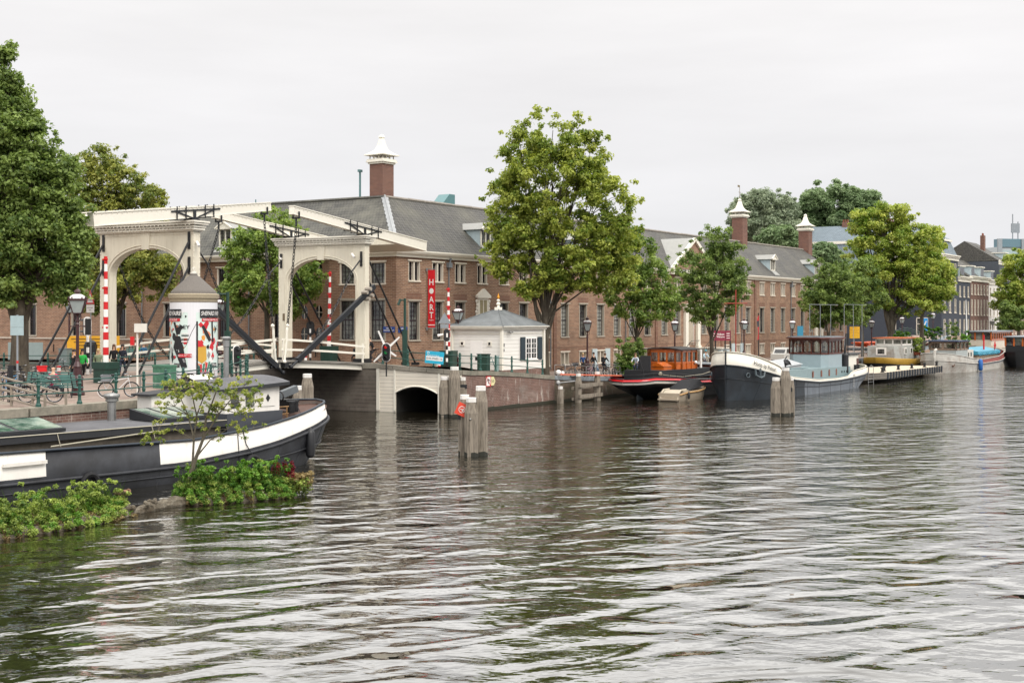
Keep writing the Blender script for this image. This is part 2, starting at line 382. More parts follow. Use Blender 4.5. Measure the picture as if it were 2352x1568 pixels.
qbrickd = brickmat('old_quay_brick', '5f4a3e', '4a3b32', '776a5c', bw=.3, rh=.11, ms=.014, patch='4c4a36', pscale=.5, pw=.5, streak='a8a293', big=.4)
coping_m = mat('coping_stone', '8f887a', .9, var=.22, vscale=5, bump=.4, bscale=40, col2='6f6d60', c2scale=.9, c2w=.55)
copingb = mat('blue_coping_stone', '8a9296', .8, var=.2, vscale=5, col2='6a6f72', c2scale=1.5)
algae = mat('algae_band', '23220f', .7, var=.4, vscale=8)
ZS = [(-17, 3.1), (-9.5, 3.2), (-8.6, 3.1), (-3.2, 2.56), (0, 2.36), (4.6, 1.97), (9, 1.7), (14, 1.5), (30, 1.45), (400, 1.4)]
def zr(s): return interp(s, ZS)
def sW(off): return -8.65-(12.2-off)*.132/.991
def edge(s): return interp(s, [(-8.6, 12.6), (-4.5, 11.36), (400, 11.36)])
CAN0, CAN1 = 112.0, 133.0
def landstrip(ss, offs, m):
    b = MB()
    for i in range(len(ss)-1):
        for j in range(len(offs)-1):
            q = []
            for (a, c) in ((i, j), (i+1, j), (i+1, j+1), (i, j+1)):
                s0 = ss[a]; off = min(offs[c], edge(s0)) if c else edge(s0)
                s = s0+(sW(off)+8.65)*max(0, 1-(s0+8.6)/6)
                p = fp(s, off, zr(s0)); q.append(p)
            b.quad(q[0], q[1], q[2], q[3])
    return b
bs = [-8.6, -7, -4.5, -3.2, -1.5, 0, 2, 4.6, 7, 9, 11.5, 14, 20, 30, 45, 60, 80, 100, CAN0]
struct('quay_street', landstrip(bs, [12.6, 8, 4, 1.8, 0, -20, -60], paving), paving)
b = MB()
for s in (8.5, ):
    pts = [(s, 2.2), (110, 2.2), (110, 2.35), (s, 2.35)]
for i in range(len(bs)-1):
    if bs[i] < -3: continue
    a, c = bs[i], bs[i+1]
    for (o0, o1, dz) in ((8.6, 8.45, .012), (2.5, 2.35, .012)):
        b.quad(fp(a, o0, zr(a)+dz), fp(c, o0, zr(c)+dz), fp(c, o1, zr(c)+dz), fp(a, o1, zr(a)+dz))
struct('pavement_kerb', b, mat('pale_kerb', 'b0aca4', .8))
b = MB()
for k in (0, 1):
    for i in range(2): pass
b.quad(fp(CAN1, 11.36, 1.4), fp(320, 11.36, 1.4), fp(320, -90, 1.4), fp(CAN1, -90, 1.4)); b.quad(fp(CAN0, -90, 1.4), fp(700, -90, 1.4), fp(700, -400, 1.4), fp(CAN0, -400, 1.4))
struct('far_quay', b, paving)
# left bank
LE = [(-34, 20), (-26, 33.5), (-18.2, 46.8), (-16.9, 49.0), (-15.6, 51.4), (-14.9, 54), (-14.3, 58), (-14.0, 63), (-13.9, 67.5), (-14.3, 70.5)]
LPC = Vector((-20.6, 71.2, 0))
def zl(x, y):
    d = (Vector((x, y, 0))-LPC)
    return 2.8+.42*math.exp(-(d.dot(UU)/7.5)**2*1.2-(d.dot(DD)/9)**2)
b = MB(); bb = [0, .9, 1.8, 3, 4.5, 6, 8, 10, 12, 15, 20, 30, 60]
for (a, c) in zip(LE, LE[1:]):
    n = 4
    for k in range(n):
        for (u0, u1) in zip(bb, bb[1:]):
            q = []
            for (t, u) in ((k/n, u0), ((k+1)/n, u0), ((k+1)/n, u1), (k/n, u1)):
                x = lerp(a[0], c[0], t)-UU.x*u; y = lerp(a[1], c[1], t)-UU.y*u; q.append((x, y, zl(x, y)))
            b.quad(*q)
struct('left_quay_street', b, paving)
def wall(name, pts, ztop, label, m, cap=.3, capm=None, th=.5, zb=-1.2, inward=None, capover=.06):
    """quay wall below a coping; pts in order with the water on the right hand side"""
    t = thing(name, label, 'quay wall', (0, 0, 0))
    b = MB(); c = MB(); g = MB()
    for i in range(len(pts)-1):
        p, q = Vector((*pts[i][:2], 0)), Vector((*pts[i+1][:2], 0)); d = (q-p).normalized(); n = Vector((d.y, -d.x, 0))
        zp, zq = ztop[i], ztop[i+1]
        b.add([p+Vector((0, 0, zb)), q+Vector((0, 0, zb)), q+Vector((0, 0, zq-cap)), p+Vector((0, 0, zp-cap))], [(0, 1, 2, 3)])
        w = n*capover; v = -n*th; L = (q-p).length; k = max(1, int(L/1.3)); 
        for j in range(k):
            a0 = j/k; a1 = (j+1)/k-.006
            P0 = p+(q-p)*a0; P1 = p+(q-p)*a1; z0 = lerp(zp, zq, a0)+.02; z1 = lerp(zp, zq, a1)+.02
            c.add([P0+w+Vector((0, 0, z0-cap)), P1+w+Vector((0, 0, z1-cap)), P1+w+Vector((0, 0, z1)), P0+w+Vector((0, 0, z0)), P1+v+Vector((0, 0, z1)), P0+v+Vector((0, 0, z0)), P0+v+Vector((0, 0, z0-cap)), P1+v+Vector((0, 0, z1-cap))],
                  [(0, 1, 2, 3), (3, 2, 4, 5), (0, 6, 7, 1), (0, 3, 5, 6), (1, 7, 4, 2)])
        e = n*.015
        g.add([p+e+Vector((0, 0, -.3)), q+e+Vector((0, 0, -.3)), q+e+Vector((0, 0, .22)), p+e+Vector((0, 0, .16))], [(0, 1, 2, 3)])
    b.build('wall_face', m, t); c.build('coping', capm or coping_m, t); g.build('algae_band', algae, t)
    return t
W0 = Vector((-9.1, 83.4, 0)); W1 = W0+UU*6.55
def zt(v): v = Vector((v[0], v[1], 0))-F0; return zr(v.dot(FE))
R1 = [(W1.x, W1.y), (-2.75, 82.0), tuple(fp(-4.5, 11.4)[:2]), tuple(fp(-3.2, 11.36)[:2])]
wall('quay_wall', R1, [2.88, 2.78, 2.66, 2.6], 'rounded red brick quay corner beside the cream arch wall', qbrick, .3)
ss = [-3.2, 0, 4.6]
wall('quay_wall', [tuple(fp(s, 11.36)[:2]) for s in ss], [zr(s)+.03 for s in ss], 'red brick quay wall with white streaks below the white hut', qbrick, .3)
ss = [4.6, 7, 9, 11.5, 14, 20, 30, 60, 100, CAN0]
wall('quay_wall', [tuple(fp(s, 11.36)[:2]) for s in ss], [zr(s)+.03 for s in ss], 'long dark mossy brick quay wall behind the moored barges', qbrickd, .3, copingb, capover=.05)
wall('quay_wall', [tuple(fp(s, 11.36)[:2]) for s in (CAN1, 200, 320)], [1.43]*3, 'far quay wall in front of the row of canal houses', qbrickd, .3)
wall('quay_wall', LE[:], [zl(*p)+.03 for p in LE], 'red brick quay wall behind the black houseboat', qbrick, .32, th=.6)
# canal walls under the drawbridge
def upt(o, u, d, z=0): return o+UU*u+DD*d+Vector((0, 0, z))
LC = Vector((-14.3, 70.5, 0))
planks = brickmat('grey_fender_planks', '6b6259', '584f48', '27231f', bw=5, rh=.26, ms=.016, patch='7d766c', pscale=.5, pw=.5)
creampl = brickmat('cream_planks', 'e4dccd', 'e0d8c9', 'a09a8e', bw=60, rh=.24, ms=.012, big=.05, bumpd=.006)
t = thing('bridge_abutment', 'grey plank-faced bridge abutment under the far end of the drawbridge', 'abutment')
b = MB(); a0 = upt(W0, -60, 0); a1 = W0
b.add([a0+Vector((0, 0, -1)), a1+Vector((0, 0, -1)), a1+Vector((0, 0, 2.85)), a0+Vector((0, 0, 2.85))], [(0, 1, 2, 3)]); b.build('plank_face', planks, t)
b = MB()
for k in range(9):
    p = upt(W0, -2.0+k*.25, -.06); q = upt(W0, -2.0+(k+.97)*.25, -.06)
b.beam(upt(W0, -9.6, .25, 3.0), upt(W0, 0.02, .25, 3.06), .62, .36); b.build('coping', stone, t)
b = MB()
for u in (-3.2, -2.0, -1.0, -.35):
    b.T = None; b.beam(upt(W0, u, -.05, -.8), upt(W0, u, -.05, 2.8), .05, .1, up=(0, 1, 0))
t2 = thing('bridge_abutment', 'plank-faced bridge abutment at the near end of the drawbridge', 'abutment')
b = MB(); a0 = upt(LC, 0, 0); a1 = upt(LC, -60, 0)
b.add([a0+Vector((0, 0, -1)), a1+Vector((0, 0, -1)), a1+Vector((0, 0, 2.6)), a0+Vector((0, 0, 3.0))], [(0, 1, 2, 3)]); b.build('plank_face', planks, t2)
b = MB(); b.beam(upt(LC, 0.05, -.3, 2.86), upt(LC, -60, -.3, 2.8), .6, .34); b.build('coping', stone, t2)
# cream arch wall right of the abutment
t = thing('arch_wall', 'cream planked wall with a low arched opening over the water', 'wall')
b = MB()
def wp(u, z, d=0): return upt(W0, u, -.02+d, z)
top = lambda u: interp(u, [(0, 3.2), (6.6, 2.86)])-.28
ua, ub = 1.55, 4.75
arc = [(lerp(ua, ub, i/12), 1.34+.43*(1-(2*i/12-1)**2)) for i in range(13)]
b.quad(wp(0, -.6), wp(ua, -.6), wp(ua, top(ua)), wp(0, top(0)))
b.quad(wp(ub, -.6), wp(6.55, -.6), wp(6.55, top(6.55)), wp(ub, top(ub)))
for (p, q) in zip(arc, arc[1:]): b.quad(wp(p[0], p[1]), wp(q[0], q[1]), wp(q[0], top(q[0])), wp(p[0], top(p[0])))
b.build('plank_face', creampl, t)
b = MB()
for u, w in ((.14, .24), (1.45, .14), (4.85, .14), (6.4, .2)): b.beam(wp(u, .1, -.03), wp(u, top(u), -.03), w, .05, up=DD)
b.tube([wp(p[0], p[1], -.05) for p in arc], .05, 5)
b.build('trim', creamw, t)
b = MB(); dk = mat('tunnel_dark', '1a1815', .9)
rr = [(ua, -.6)]+arc+[(ub, -.6)]
for (p, q) in zip(rr, rr[1:]): b.quad(wp(p[0], p[1]), wp(p[0], p[1], 7), wp(q[0], q[1], 7), wp(q[0], q[1]))
b.add([wp(*p, 7) for p in rr], [tuple(range(len(rr)))]); b.build('tunnel_lining', dk, t)
b = MB()
for k in range(5):
    u = k*1.31; b.beam(upt(W0, u+.01, .2, top(u)+.14), upt(W0, u+1.29, .2, top(u+1.3)+.14), .6, .28)
b.build('coping', stone, t)
# ================================================================ museum
def holes_wall(b, x0, x1, z0, z1, holes, y=0, T=None, m=None, flip=False):
    xs = sorted({x0, x1, *[h[0] for h in holes], *[h[1] for h in holes]}); zs = sorted({z0, z1, *[h[2] for h in holes], *[h[3] for h in holes]})
    for xa, xb in zip(xs, xs[1:]):
        for za, zb in zip(zs, zs[1:]):
            cx, cz = (xa+xb)/2, (za+zb)/2
            if any(h[0] < cx < h[1] and h[2] < cz < h[3] for h in holes): continue
            b.add([T(xa, y, za), T(xb, y, za), T(xb, y, zb), T(xa, y, zb)], [(0, 1, 2, 3)], m)
mus = thing('museum_building', 'long two storey brown brick museum with grey tiled hipped roof behind the drawbridge', 'museum', tuple(F0), FA)
frame_m = mat('window_stone_frame', 'b9b0a2', .6, var=.08); munt = mat('dark_purple_window_bars', '2c1f27', .5)
creamf = mat('cream_window_frame', 'ddd4c4', .5, var=.05)
tiles = brickmat('grey_roof_tiles', '56544f', '484642', '282726', bw=.30, rh=.36, ms=.028, rough=.7, patch='605e52', pscale=.25, pw=.55, wave=.3, bumpd=.03, big=.2)
tilesm = brickmat('mossy_roof_tiles', '575650', '474641', '282725', bw=.30, rh=.36, ms=.03, rough=.7, patch='67655a', pscale=.3, pw=.52, wave=.3, bumpd=.03, big=.25)
lead = mat('lead_sheet', '94948f', .6, var=.12, vscale=2)
up_x = [2.2, 5.2, 8.2, 11.3, 14.5, 17.6, 21.2, 24.5, 27.8, 31.1, 34.4, 37.5, 40.8, 44.6, 47.7, 54.3, 57.5, 60.5, 63.4, 66.6, 70.9, 74.3, 77.7, 81.2, 84.6, 87.7, 93.5, 96.5, 99.6]
lo_x = [x for x in up_x if x != 11.3]; ba_x = [x for x in up_x if x > 5 and x not in (11.3, 47.7, 54.3, 57.5)]
LWD = math.atan2(.998, -.057)       # direction of the left wing in the museum's own frame
ca, sa = math.cos(LWD), math.sin(LWD)
TR = lambda x, y, z: (x, y, z)
TL = lambda t, y, z: (ca*t+sa*y, sa*t-ca*y, z)      # t along the wing from the corner, y into the building
TLw = lambda t, y, z: TL(t, y, z)
def hole(x, w, z0, z1): return (x-w/2, x+w/2, z0, z1)
HU = [hole(x, 1.42, 9.2, 10.72) for x in up_x]; HLo = [hole(x, 1.42, 4.58, 7.62) for x in lo_x]; HB = [hole(x, 1.42, 2.3 if x < 20 else 2.0, 3.15) for x in ba_x]
pal = [hole(90.4, 1.5, 1.4, 6.6), hole(51, 1.7, 3.4, 7.2)]
b = MB(); holes_wall(b, 0, 102, -.5, 11.1, HU+HLo+HB+pal, 0, TR)
b.add([(102, 0, -.5), (102, 9.5, -.5), (102, 9.5, 11.1), (102, 0, 11.1)], [(0, 1, 2, 3)])
LUx = [1.75, 4.7]; LLx = [11.9, 18.1, 24.4, 30.2, 36.2, 42.2, 48.2]
HL = [hole(x, 1.5, 8.95, 10.6) for x in LUx]+[hole(x, 1.5, 4.6, 7.7) for x in LUx]+[hole(x, 1.15, 4.7, 7.6) for x in LLx]+[hole(x, 1.15, 8.95, 10.5) for x in LLx]
# the left wing's wall runs away to the left: mirrored so that it faces the canal
def TLf(t, y, z): return TL(t, y, z)
bb_ = MB()
holes_wall(bb_, 0, 6.6, -.5, 11.1, [h for h in HL if h[0] < 6.6], 0, TLf)
holes_wall(bb_, 6.6, 75, -.5, 11.1, [h for h in HL if h[0] > 6.6], .14, TLf)
bb_.f = [f[::-1] for f in bb_.f]
o = len(b.v); b.v += bb_.v; b.f += [tuple(i+o for i in f) for f in bb_.f]; b.m += bb_.m
lint = brickmat('lintel_brick', '7c5340', '6c4638', '96816f', bw=.1, rh=.5, ms=.014)
for h in HU: b.box(h[0]-.2, h[1]+.2, -.004, .0, h[3]+.1, 11.0, 1)
for h in HLo: b.box(h[0]-.25, h[1]+.25, -.004, .0, h[3]+.14, h[3]+.62, 1)
for h in HB: b.box(h[0]-.15, h[1]+.15, -.004, 0, h[3], h[3]+.3, 1)
b.box(0, 102, -.03, 0, 3.55, 3.62, 1)
for x in (22.7, 42.7, 59.0, 68.7): b.box(x-.25, x+.25, -.1, -.001, -.5, 11.05, 1)
b.build('brick_wall', [brick, lint], mus)
# windows: one kind of each size, then copies
def make_window(T, w, h, rows, cols, kind, dep=.3, fl=False):
    fr = MB(); D = dep
    q = lambda x0, x1, y0, y1, z0, z1, m: fr.add([T(x, y, z) for x, y, z in ((x0, y0, z0), (x1, y0, z0), (x1, y1, z0), (x0, y1, z0), (x0, y0, z1), (x1, y0, z1), (x1, y1, z1), (x0, y1, z1))],
        [(0, 3, 2, 1), (4, 5, 6, 7), (0, 1, 5, 4), (1, 2, 6, 5), (2, 3, 7, 6), (3, 0, 4, 7)] if not fl else [(0, 1, 2, 3), (7, 6, 5, 4), (4, 5, 1, 0), (5, 6, 2, 1), (6, 7, 3, 2), (7, 4, 0, 3)], m)
    W2, H2 = w/2, h
    jw = .06 if kind == 'up' else .09
    q(-W2, -W2+jw, -.01, D+.1, 0, H2, 0); q(W2-jw, W2, -.01, D+.1, 0, H2, 0); q(-W2, W2, -.01, D+.1, H2-.07, H2, 0)
    q(-W2-.06, W2+.06, -.09, D, -.1, .02, 0); q(-W2-.12, W2+.12, -.09, .02, H2, H2+.11, 0)
    yy = D-.05; a0, a1, z0, z1 = -W2+jw, W2-jw, .02, H2-.07
    if kind == 'up':
        q(-.07, .07, -.0, yy+.08, z0, z1, 0); parts = [(a0, -.07), (.07, a1)]
    else: parts = [(a0, a1)]
    for (p0, p1) in parts:
        for (u0, u1, v0, v1) in ((p0, p0+.05, z0, z1), (p1-.05, p1, z0, z1), (p0, p1, z0, z0+.06), (p0, p1, z1-.05, z1)): q(u0, u1, yy-.01, yy+.06, v0, v1, 1)
        if kind == 'lo': q(p0, p1, yy-.02, yy+.06, lerp(z0, z1, .5), lerp(z0, z1, .5)+.08, 1)
        for i in range(1, cols): x = lerp(p0, p1, i/cols); q(x-.014, x+.014, yy, yy+.05, z0, z1, 1)
        for i in range(1, rows): z = lerp(z0, z1, i/rows); q(p0, p1, yy, yy+.05, z-.014, z+.014, 1)
    gl = MB(); f = (0, 1, 2, 3) if not fl else (3, 2, 1, 0)
    gl.add([T(a0, yy+.04, z0), T(a1, yy+.04, z0), T(a1, yy+.04, z1), T(a0, yy+.04, z1)], [f])
    return fr, gl
protos = {}
def put_window(key, T, x, y, z, w, h, rows, cols, kind, pane, fl=False, frm=None, dep=.3):
    o0 = Vector(T(x, y, z))
    if key not in protos:
        fr, gl = make_window(lambda a, c, e: tuple(Vector(T(a, c, e))-Vector(T(0, 0, 0))), w, h, rows, cols, kind, dep, fl)
        o = fr.build('window', [frm or creamf, munt], mus, loc=o0); gl.build('pane', pane, o); protos[key] = o
    else:
        o = protos[key].copy(); COL.objects.link(o); o.location = o0
        c = protos[key].children[0].copy(); COL.objects.link(c); c.parent = o
        if pane is not c.data.materials[0]:
            k2 = (key, pane.name)
            if k2 not in protos: me = c.data.copy(); me.materials[0] = pane; protos[k2] = me
            c.data = protos[k2]
    return o
greyf = mat('grey_stone_window_surround', 'a9a294', .7, var=.1)
blind_sky = mat('window_blind_sky_reflection', 'a5a79f', .3, var=.1, spec=.6)  # white blind, its colour lightened to stand in for sky reflected in the pane
for i, x in enumerate(up_x): put_window('u', TR, x, 0, 9.2, 1.42, 1.52, 4, 2, 'up', glass)
for i, x in enumerate(lo_x):
    put_window('l', TR, x, 0, 4.58, 1.42, 3.04, 8, 4, 'lo', blind_sky if x > 20 and i % 4 != 3 else glassb, frm=greyf, dep=.3)
for i, x in enumerate(ba_x):
    z = 2.3 if x < 20 else 2.0
    put_window('b%d' % (x < 20), TR, x, 0, z, 1.42, 3.15-z, 3, 4, 'up', glass, dep=.42)
for x in LUx: put_window('lu', TLf, x, 0, 8.95, 1.5, 1.65, 5, 4, 'one', glassb, True, dep=.2); put_window('ll', TLf, x, 0, 4.6, 1.5, 3.1, 8, 4, 'lo', glassb, True, greyf, dep=.2)
for x in LLx: put_window('m', TLf, x, .14, 4.7, 1.15, 2.9, 7, 3, 'lo', glass, True, greyf, dep=.2); put_window('mu', TLf, x, .14, 8.95, 1.15, 1.55, 4, 3, 'one', glass, True, dep=.2)
# oval windows on the left wing
ring_m = mat('oval_window_brick_rim', '94705c', .85, var=.2)
for t_ in (7.65, 9.15):
    for z in (10.15, 8.7, 6.75, 5.0):
        fr = MB(); n = 18
        c0 = [TLf(t_+.36*math.cos(2*PI*i/n), .11, z+.55*math.sin(2*PI*i/n)) for i in range(n)]; c1 = [TLf(t_+.55*math.cos(2*PI*i/n), .11, z+.74*math.sin(2*PI*i/n)) for i in range(n)]
        c2 = [TLf(t_+.36*math.cos(2*PI*i/n), .135, z+.55*math.sin(2*PI*i/n)) for i in range(n)]
        fr.add(c0+c1, [(i, (i+1) % n, n+(i+1) % n, n+i) for i in range(n)], 0)
        for a, c in (((t_, z-.54), (t_, z+.54)), ((t_-.35, z), (t_+.35, z))): fr.beam(TLf(a[0], .115, a[1]), TLf(c[0], .115, c[1]), .035, .035, m=1)
        o = fr.build('oval_window', [ring_m, creamf], mus); g = MB(); g.add(c2, [tuple(range(n))]); g.build('pane', glass, o)
# cornice + gutter
b = MB()
prof = [(0, 11.0), (-.18, 11.0), (-.22, 11.18), (-.4, 11.25), (-.5, 11.42), (-.5, 11.52), (.1, 11.52)]
L1_ = [Vector(TLf(75, 0, 0)), Vector((0, 0, 0)), Vector((102, 0, 0)), Vector((102, 9.7, 0))]
def offs(k, d):
    if k == 0: return Vector(TLf(75, -d, 0))
    if k == 1: return Vector((-d, -d, 0))
    if k == 2: return Vector((102+d, -d, 0))
    return Vector((102+d, 9.7, 0))
for k in range(3):
    for (p, q) in zip(prof, prof[1:]):
        A, B = offs(k, -p[0]), offs(k+1, -p[0]); C, D_ = offs(k+1, -q[0]), offs(k, -q[0])
        b.quad((A.x, A.y, p[1]), (B.x, B.y, p[1]), (C.x, C.y, q[1]), (D_.x, D_.y, q[1]))
b.build('cornice', creamw, mus)
# roofs
EZ, RZ = 11.5, 16.15; RX, RY = 4.5, 4.9
b = MB(); le = Vector(TLf(75, -.5, 0)); lr = Vector(TLf(75, 4.5, 0)); lb = Vector(TLf(75, 9.6, 0))
b.add([(-.5, -.5, EZ), (102.5, -.5, EZ), (97.6, RY, RZ), (RX, RY, RZ)], [(0, 1, 2, 3)], 0)
b.add([(102.5, -.5, EZ), (102.5, 10.3, EZ), (97.6, RY, RZ)], [(0, 1, 2)], 0)
b.add([(102.5, 10.3, EZ), (9.5, 10.3, EZ), (RX, RY, RZ), (97.6, RY, RZ)], [(0, 1, 2, 3)], 0)
b.add([(le.x, le.y, EZ), (-.5, -.5, EZ), (RX, RY, RZ), (lr.x, lr.y, RZ)], [(0, 1, 2, 3)], 1)
b.add([(9.5, 10.3, EZ), (lb.x, lb.y, EZ), (lr.x, lr.y, RZ), (RX, RY, RZ)], [(0, 1, 2, 3)], 1)
b.build('tiled_roof', [tiles, tilesm], mus)
b = MB()
# zinc hip strip, with jagged edges, and ridges
hp0, hp1 = Vector((-.5, -.5, EZ+.03)), Vector((RX, RY, RZ+.03)); n = 26
for i in range(n):
    a = hp0+(hp1-hp0)*(i/n); c = hp0+(hp1-hp0)*((i+1)/n); w = .36 if i % 2 else .28; w2 = .28 if i % 2 else .36
    b.quad(a+Vector((0, w*1.2, .06)), c+Vector((0, w2*1.2, .06)), c+Vector((0, 0, .12)), a+Vector((0, 0, .12)))
    b.quad(a+Vector((0, 0, .12)), c+Vector((0, 0, .12)), c+Vector((w2*1.2, 0, .06)), a+Vector((w*1.2, 0, .06)))
b.tube([hp0+Vector((0, 0, .14)), hp1+Vector((0, 0, .14))], .06, 6)
b.build('zinc_hip', mat('zinc_sheet', '9c9fa0', .5, var=.25, vscale=3), mus)
b = MB()
for x in range(0, 93, 3): b.tube([(RX+x, RY, RZ+.03+rnd.uniform(-.02, .03)), (RX+x+3, RY, RZ+.03+rnd.uniform(-.02, .03))], .14, 6)
b.tube([(RX, RY, RZ+.03), (lr.x, lr.y, RZ+.03)], .14, 6, m=1)
b.build('ridge', [mat('ridge_mortar', '8c857c', .8, var=.3, vscale=3), tilesm], mus)
# dormers
def dormer(o, dx, dy, w=1.45):
    """o: roof point of the sill, dx along the eave, dy up the roof (horizontal)"""
    o = Vector(o); dx = Vector(dx); dy = Vector(dy); Z = Vector((0, 0, 1)); P = lambda x, y, z: o+dx*x+dy*y+Z*z
    t = MB(); hw = w/2; H = 1.45
    t.add([P(-hw, 0, 0), P(-hw, 0, H), P(-hw, H/.86, H), P(-hw, 0, 0)], [(0, 1, 2)], 1); t.add([P(hw, 0, 0), P(hw, 0, H), P(hw, H/.86, H)], [(2, 1, 0)], 1)
    for (x0, x1, z0, z1) in ((-hw, -hw+.14, 0, H), (hw-.14, hw, 0, H), (-hw, hw, H-.12, H), (-hw, hw, -.1, .12), (-.05, .05, 0, H)):
        t.add([P(x, y, z) for x, y, z in ((x0, -.06, z0), (x1, -.06, z0), (x1, .05, z0), (x0, .05, z0), (x0, -.06, z1), (x1, -.06, z1), (x1, .05, z1), (x0, .05, z1))],
              [(0, 3, 2, 1), (4, 5, 6, 7), (0, 1, 5, 4), (1, 2, 6, 5), (2, 3, 7, 6), (3, 0, 4, 7)], 0)
    for x in (-.38, .38):
        t.beam(P(x, -.0, .1), P(x, -.0, H-.1), .03, .03, m=2)
    for z in (.42, .74, 1.05): t.beam(P(-hw+.1, 0, z), P(hw-.1, 0, z), .03, .03, m=2)
    g = .22
    t.add([P(-hw-g, -.3, H), P(hw+g, -.3, H), P(0, -.3, H+.55)], [(0, 1, 2)], 0)
    t.add([P(-hw-g, -.32, H-.06), P(hw+g, -.32, H-.06), P(hw+g, -.32, H+.06), P(-hw-g, -.32, H+.06)], [(0, 1, 2, 3)], 0)
    t.beam(P(-hw-g, -.33, H+.02), P(0, -.33, H+.6), .1, .12, m=0); t.beam(P(hw+g, -.33, H+.02), P(0, -.33, H+.6), .1, .12, m=0)
    t.add([P(-hw-g, -.35, H), P(0, -.35, H+.62), P(0, (H+.62)/.86, H+.62), P(-hw-g, H/.86, H)], [(0, 1, 2, 3)], 3)
    t.add([P(hw+g, -.35, H), P(hw+g, H/.86, H), P(0, (H+.62)/.86, H+.62), P(0, -.35, H+.62)], [(0, 1, 2, 3)], 3)
    t.add([P(-hw-.1, -.7, -.55), P(hw+.1, -.7, -.55), P(hw, 0, .08), P(-hw, 0, .08)], [(0, 1, 2, 3)], 3)
    d = t.build('dormer', [creamw, mat('pale_blue_paint', 'b4c4c8', .6), munt, lead], mus)
    gl = MB(); gl.add([P(-hw+.1, .04, 0), P(hw-.1, .04, 0), P(hw-.1, .04, H-.1), P(-hw+.1, .04, H-.1)], [(0, 1, 2, 3)]); gl.build('pane', glassb, d)
for x in (12.4, 28.5, 75.4, 91.0): dormer((x, .45, 12.32), (1, 0, 0), (0, 1, 0))
for x in (18.0, 33, 48): p = TLf(x, .45, 12.35); dormer(p, (-ca, -sa, 0), (sa, -ca, 0))
# portico with pediment
b = MB(); px0, px1, az = 45.8, 56.2, 14.85
b.add([(px0, -.35, EZ), (px1, -.35, EZ), (51, -.35, az)], [(0, 1, 2)], 0)
b.beam((px0-.3, -.45, EZ+.05), (51, -.45, az+.15), .3, .35, m=1); b.beam((px1+.3, -.45, EZ+.05), (51, -.45, az+.15), .3, .35, m=1)
b.box(px0-.3, px1+.3, -.62, -.3, EZ-.5, EZ+.02, 1)
b.add([(px0-.3, -.5, EZ+.1), (51, -.5, az+.3), (51, 4.2, az+.3), (px0-.3, .4, EZ+.1)], [(0, 3, 2, 1)], 2)
b.add([(px1+.3, -.5, EZ+.1), (px1+.3, .4, EZ+.1), (51, 4.2, az+.3), (51, -.5, az+.3)], [(0, 3, 2, 1)], 2)
n = 12
b.add([(51+.85*math.cos(PI*i/n), -.37, 12.4+.85*math.sin(PI*i/n)) for i in range(n+1)], [tuple(range(n+1))], 1)
b.add([(51+.6*math.cos(PI*i/n), -.38, 12.5+.6*math.sin(PI*i/n)) for i in range(n+1)], [tuple(range(n+1))], 3)
for x in (49.5, 52.5):
    b.box(x-.32, x+.32, -.3, 0, 2.9, 7.3, 1); b.box(x-.4, x+.4, -.38, 0, 2.9, 3.3, 1); b.box(x-.4, x+.4, -.38, 0, 7.1, 7.35, 1)
b.box(49.0, 53.0, -.5, 0, 7.35, 7.9, 1); b.box(50.15, 51.85, .1, .2, 3.2, 7.3, 4)
b.build('portico', [brick, creamw, lead, glass, mat('door_stone_beige', 'b3a896', .6)], mus); b = MB()
for x in (89.3, 91.5): b.box(x-.28, x+.28, -.25, 0, 1.4, 6.7, 1)
b.box(88.8, 92.0, -.4, 0, 6.7, 7.2, 1); b.box(89.5, 91.3, .1, .2, 1.4, 6.6, 4)
b.build('doorway', [brick, creamw, lead, glass, mat('door_stone_beige', 'b3a896', .6)], mus)
# scrolled niche window
b = MB(); x = 11.3
b.box(x-.75, x+.75, -.14, 0, 6.35, 8.0, 0); b.box(x-.9, x+.9, -.24, 0, 6.1, 6.36, 0); b.box(x-.95, x+.95, -.28, 0, 7.98, 8.14, 0)
b.ext([(x-.98, -.28, 8.14), (x+.98, -.28, 8.14), (x, -.28, 8.75)], (0, .28, 0), 0)
b.box(x-.5, x-.06, -.15, -.141, 6.5, 7.8, 1); b.box(x+.06, x+.5, -.15, -.141, 6.5, 7.8, 1)
for k in range(5):
    for sg in (-1, 1): b.ball((x+sg*(.88+.06*math.sin(k*1.7)), -.08, 6.5+.3*k), (.13, .1, .17), 0, 8, 5)
b.build('niche_window', [creamw, mat('leaded_glass', '9a8f6c', .4, var=.3, vscale=9)], mus)
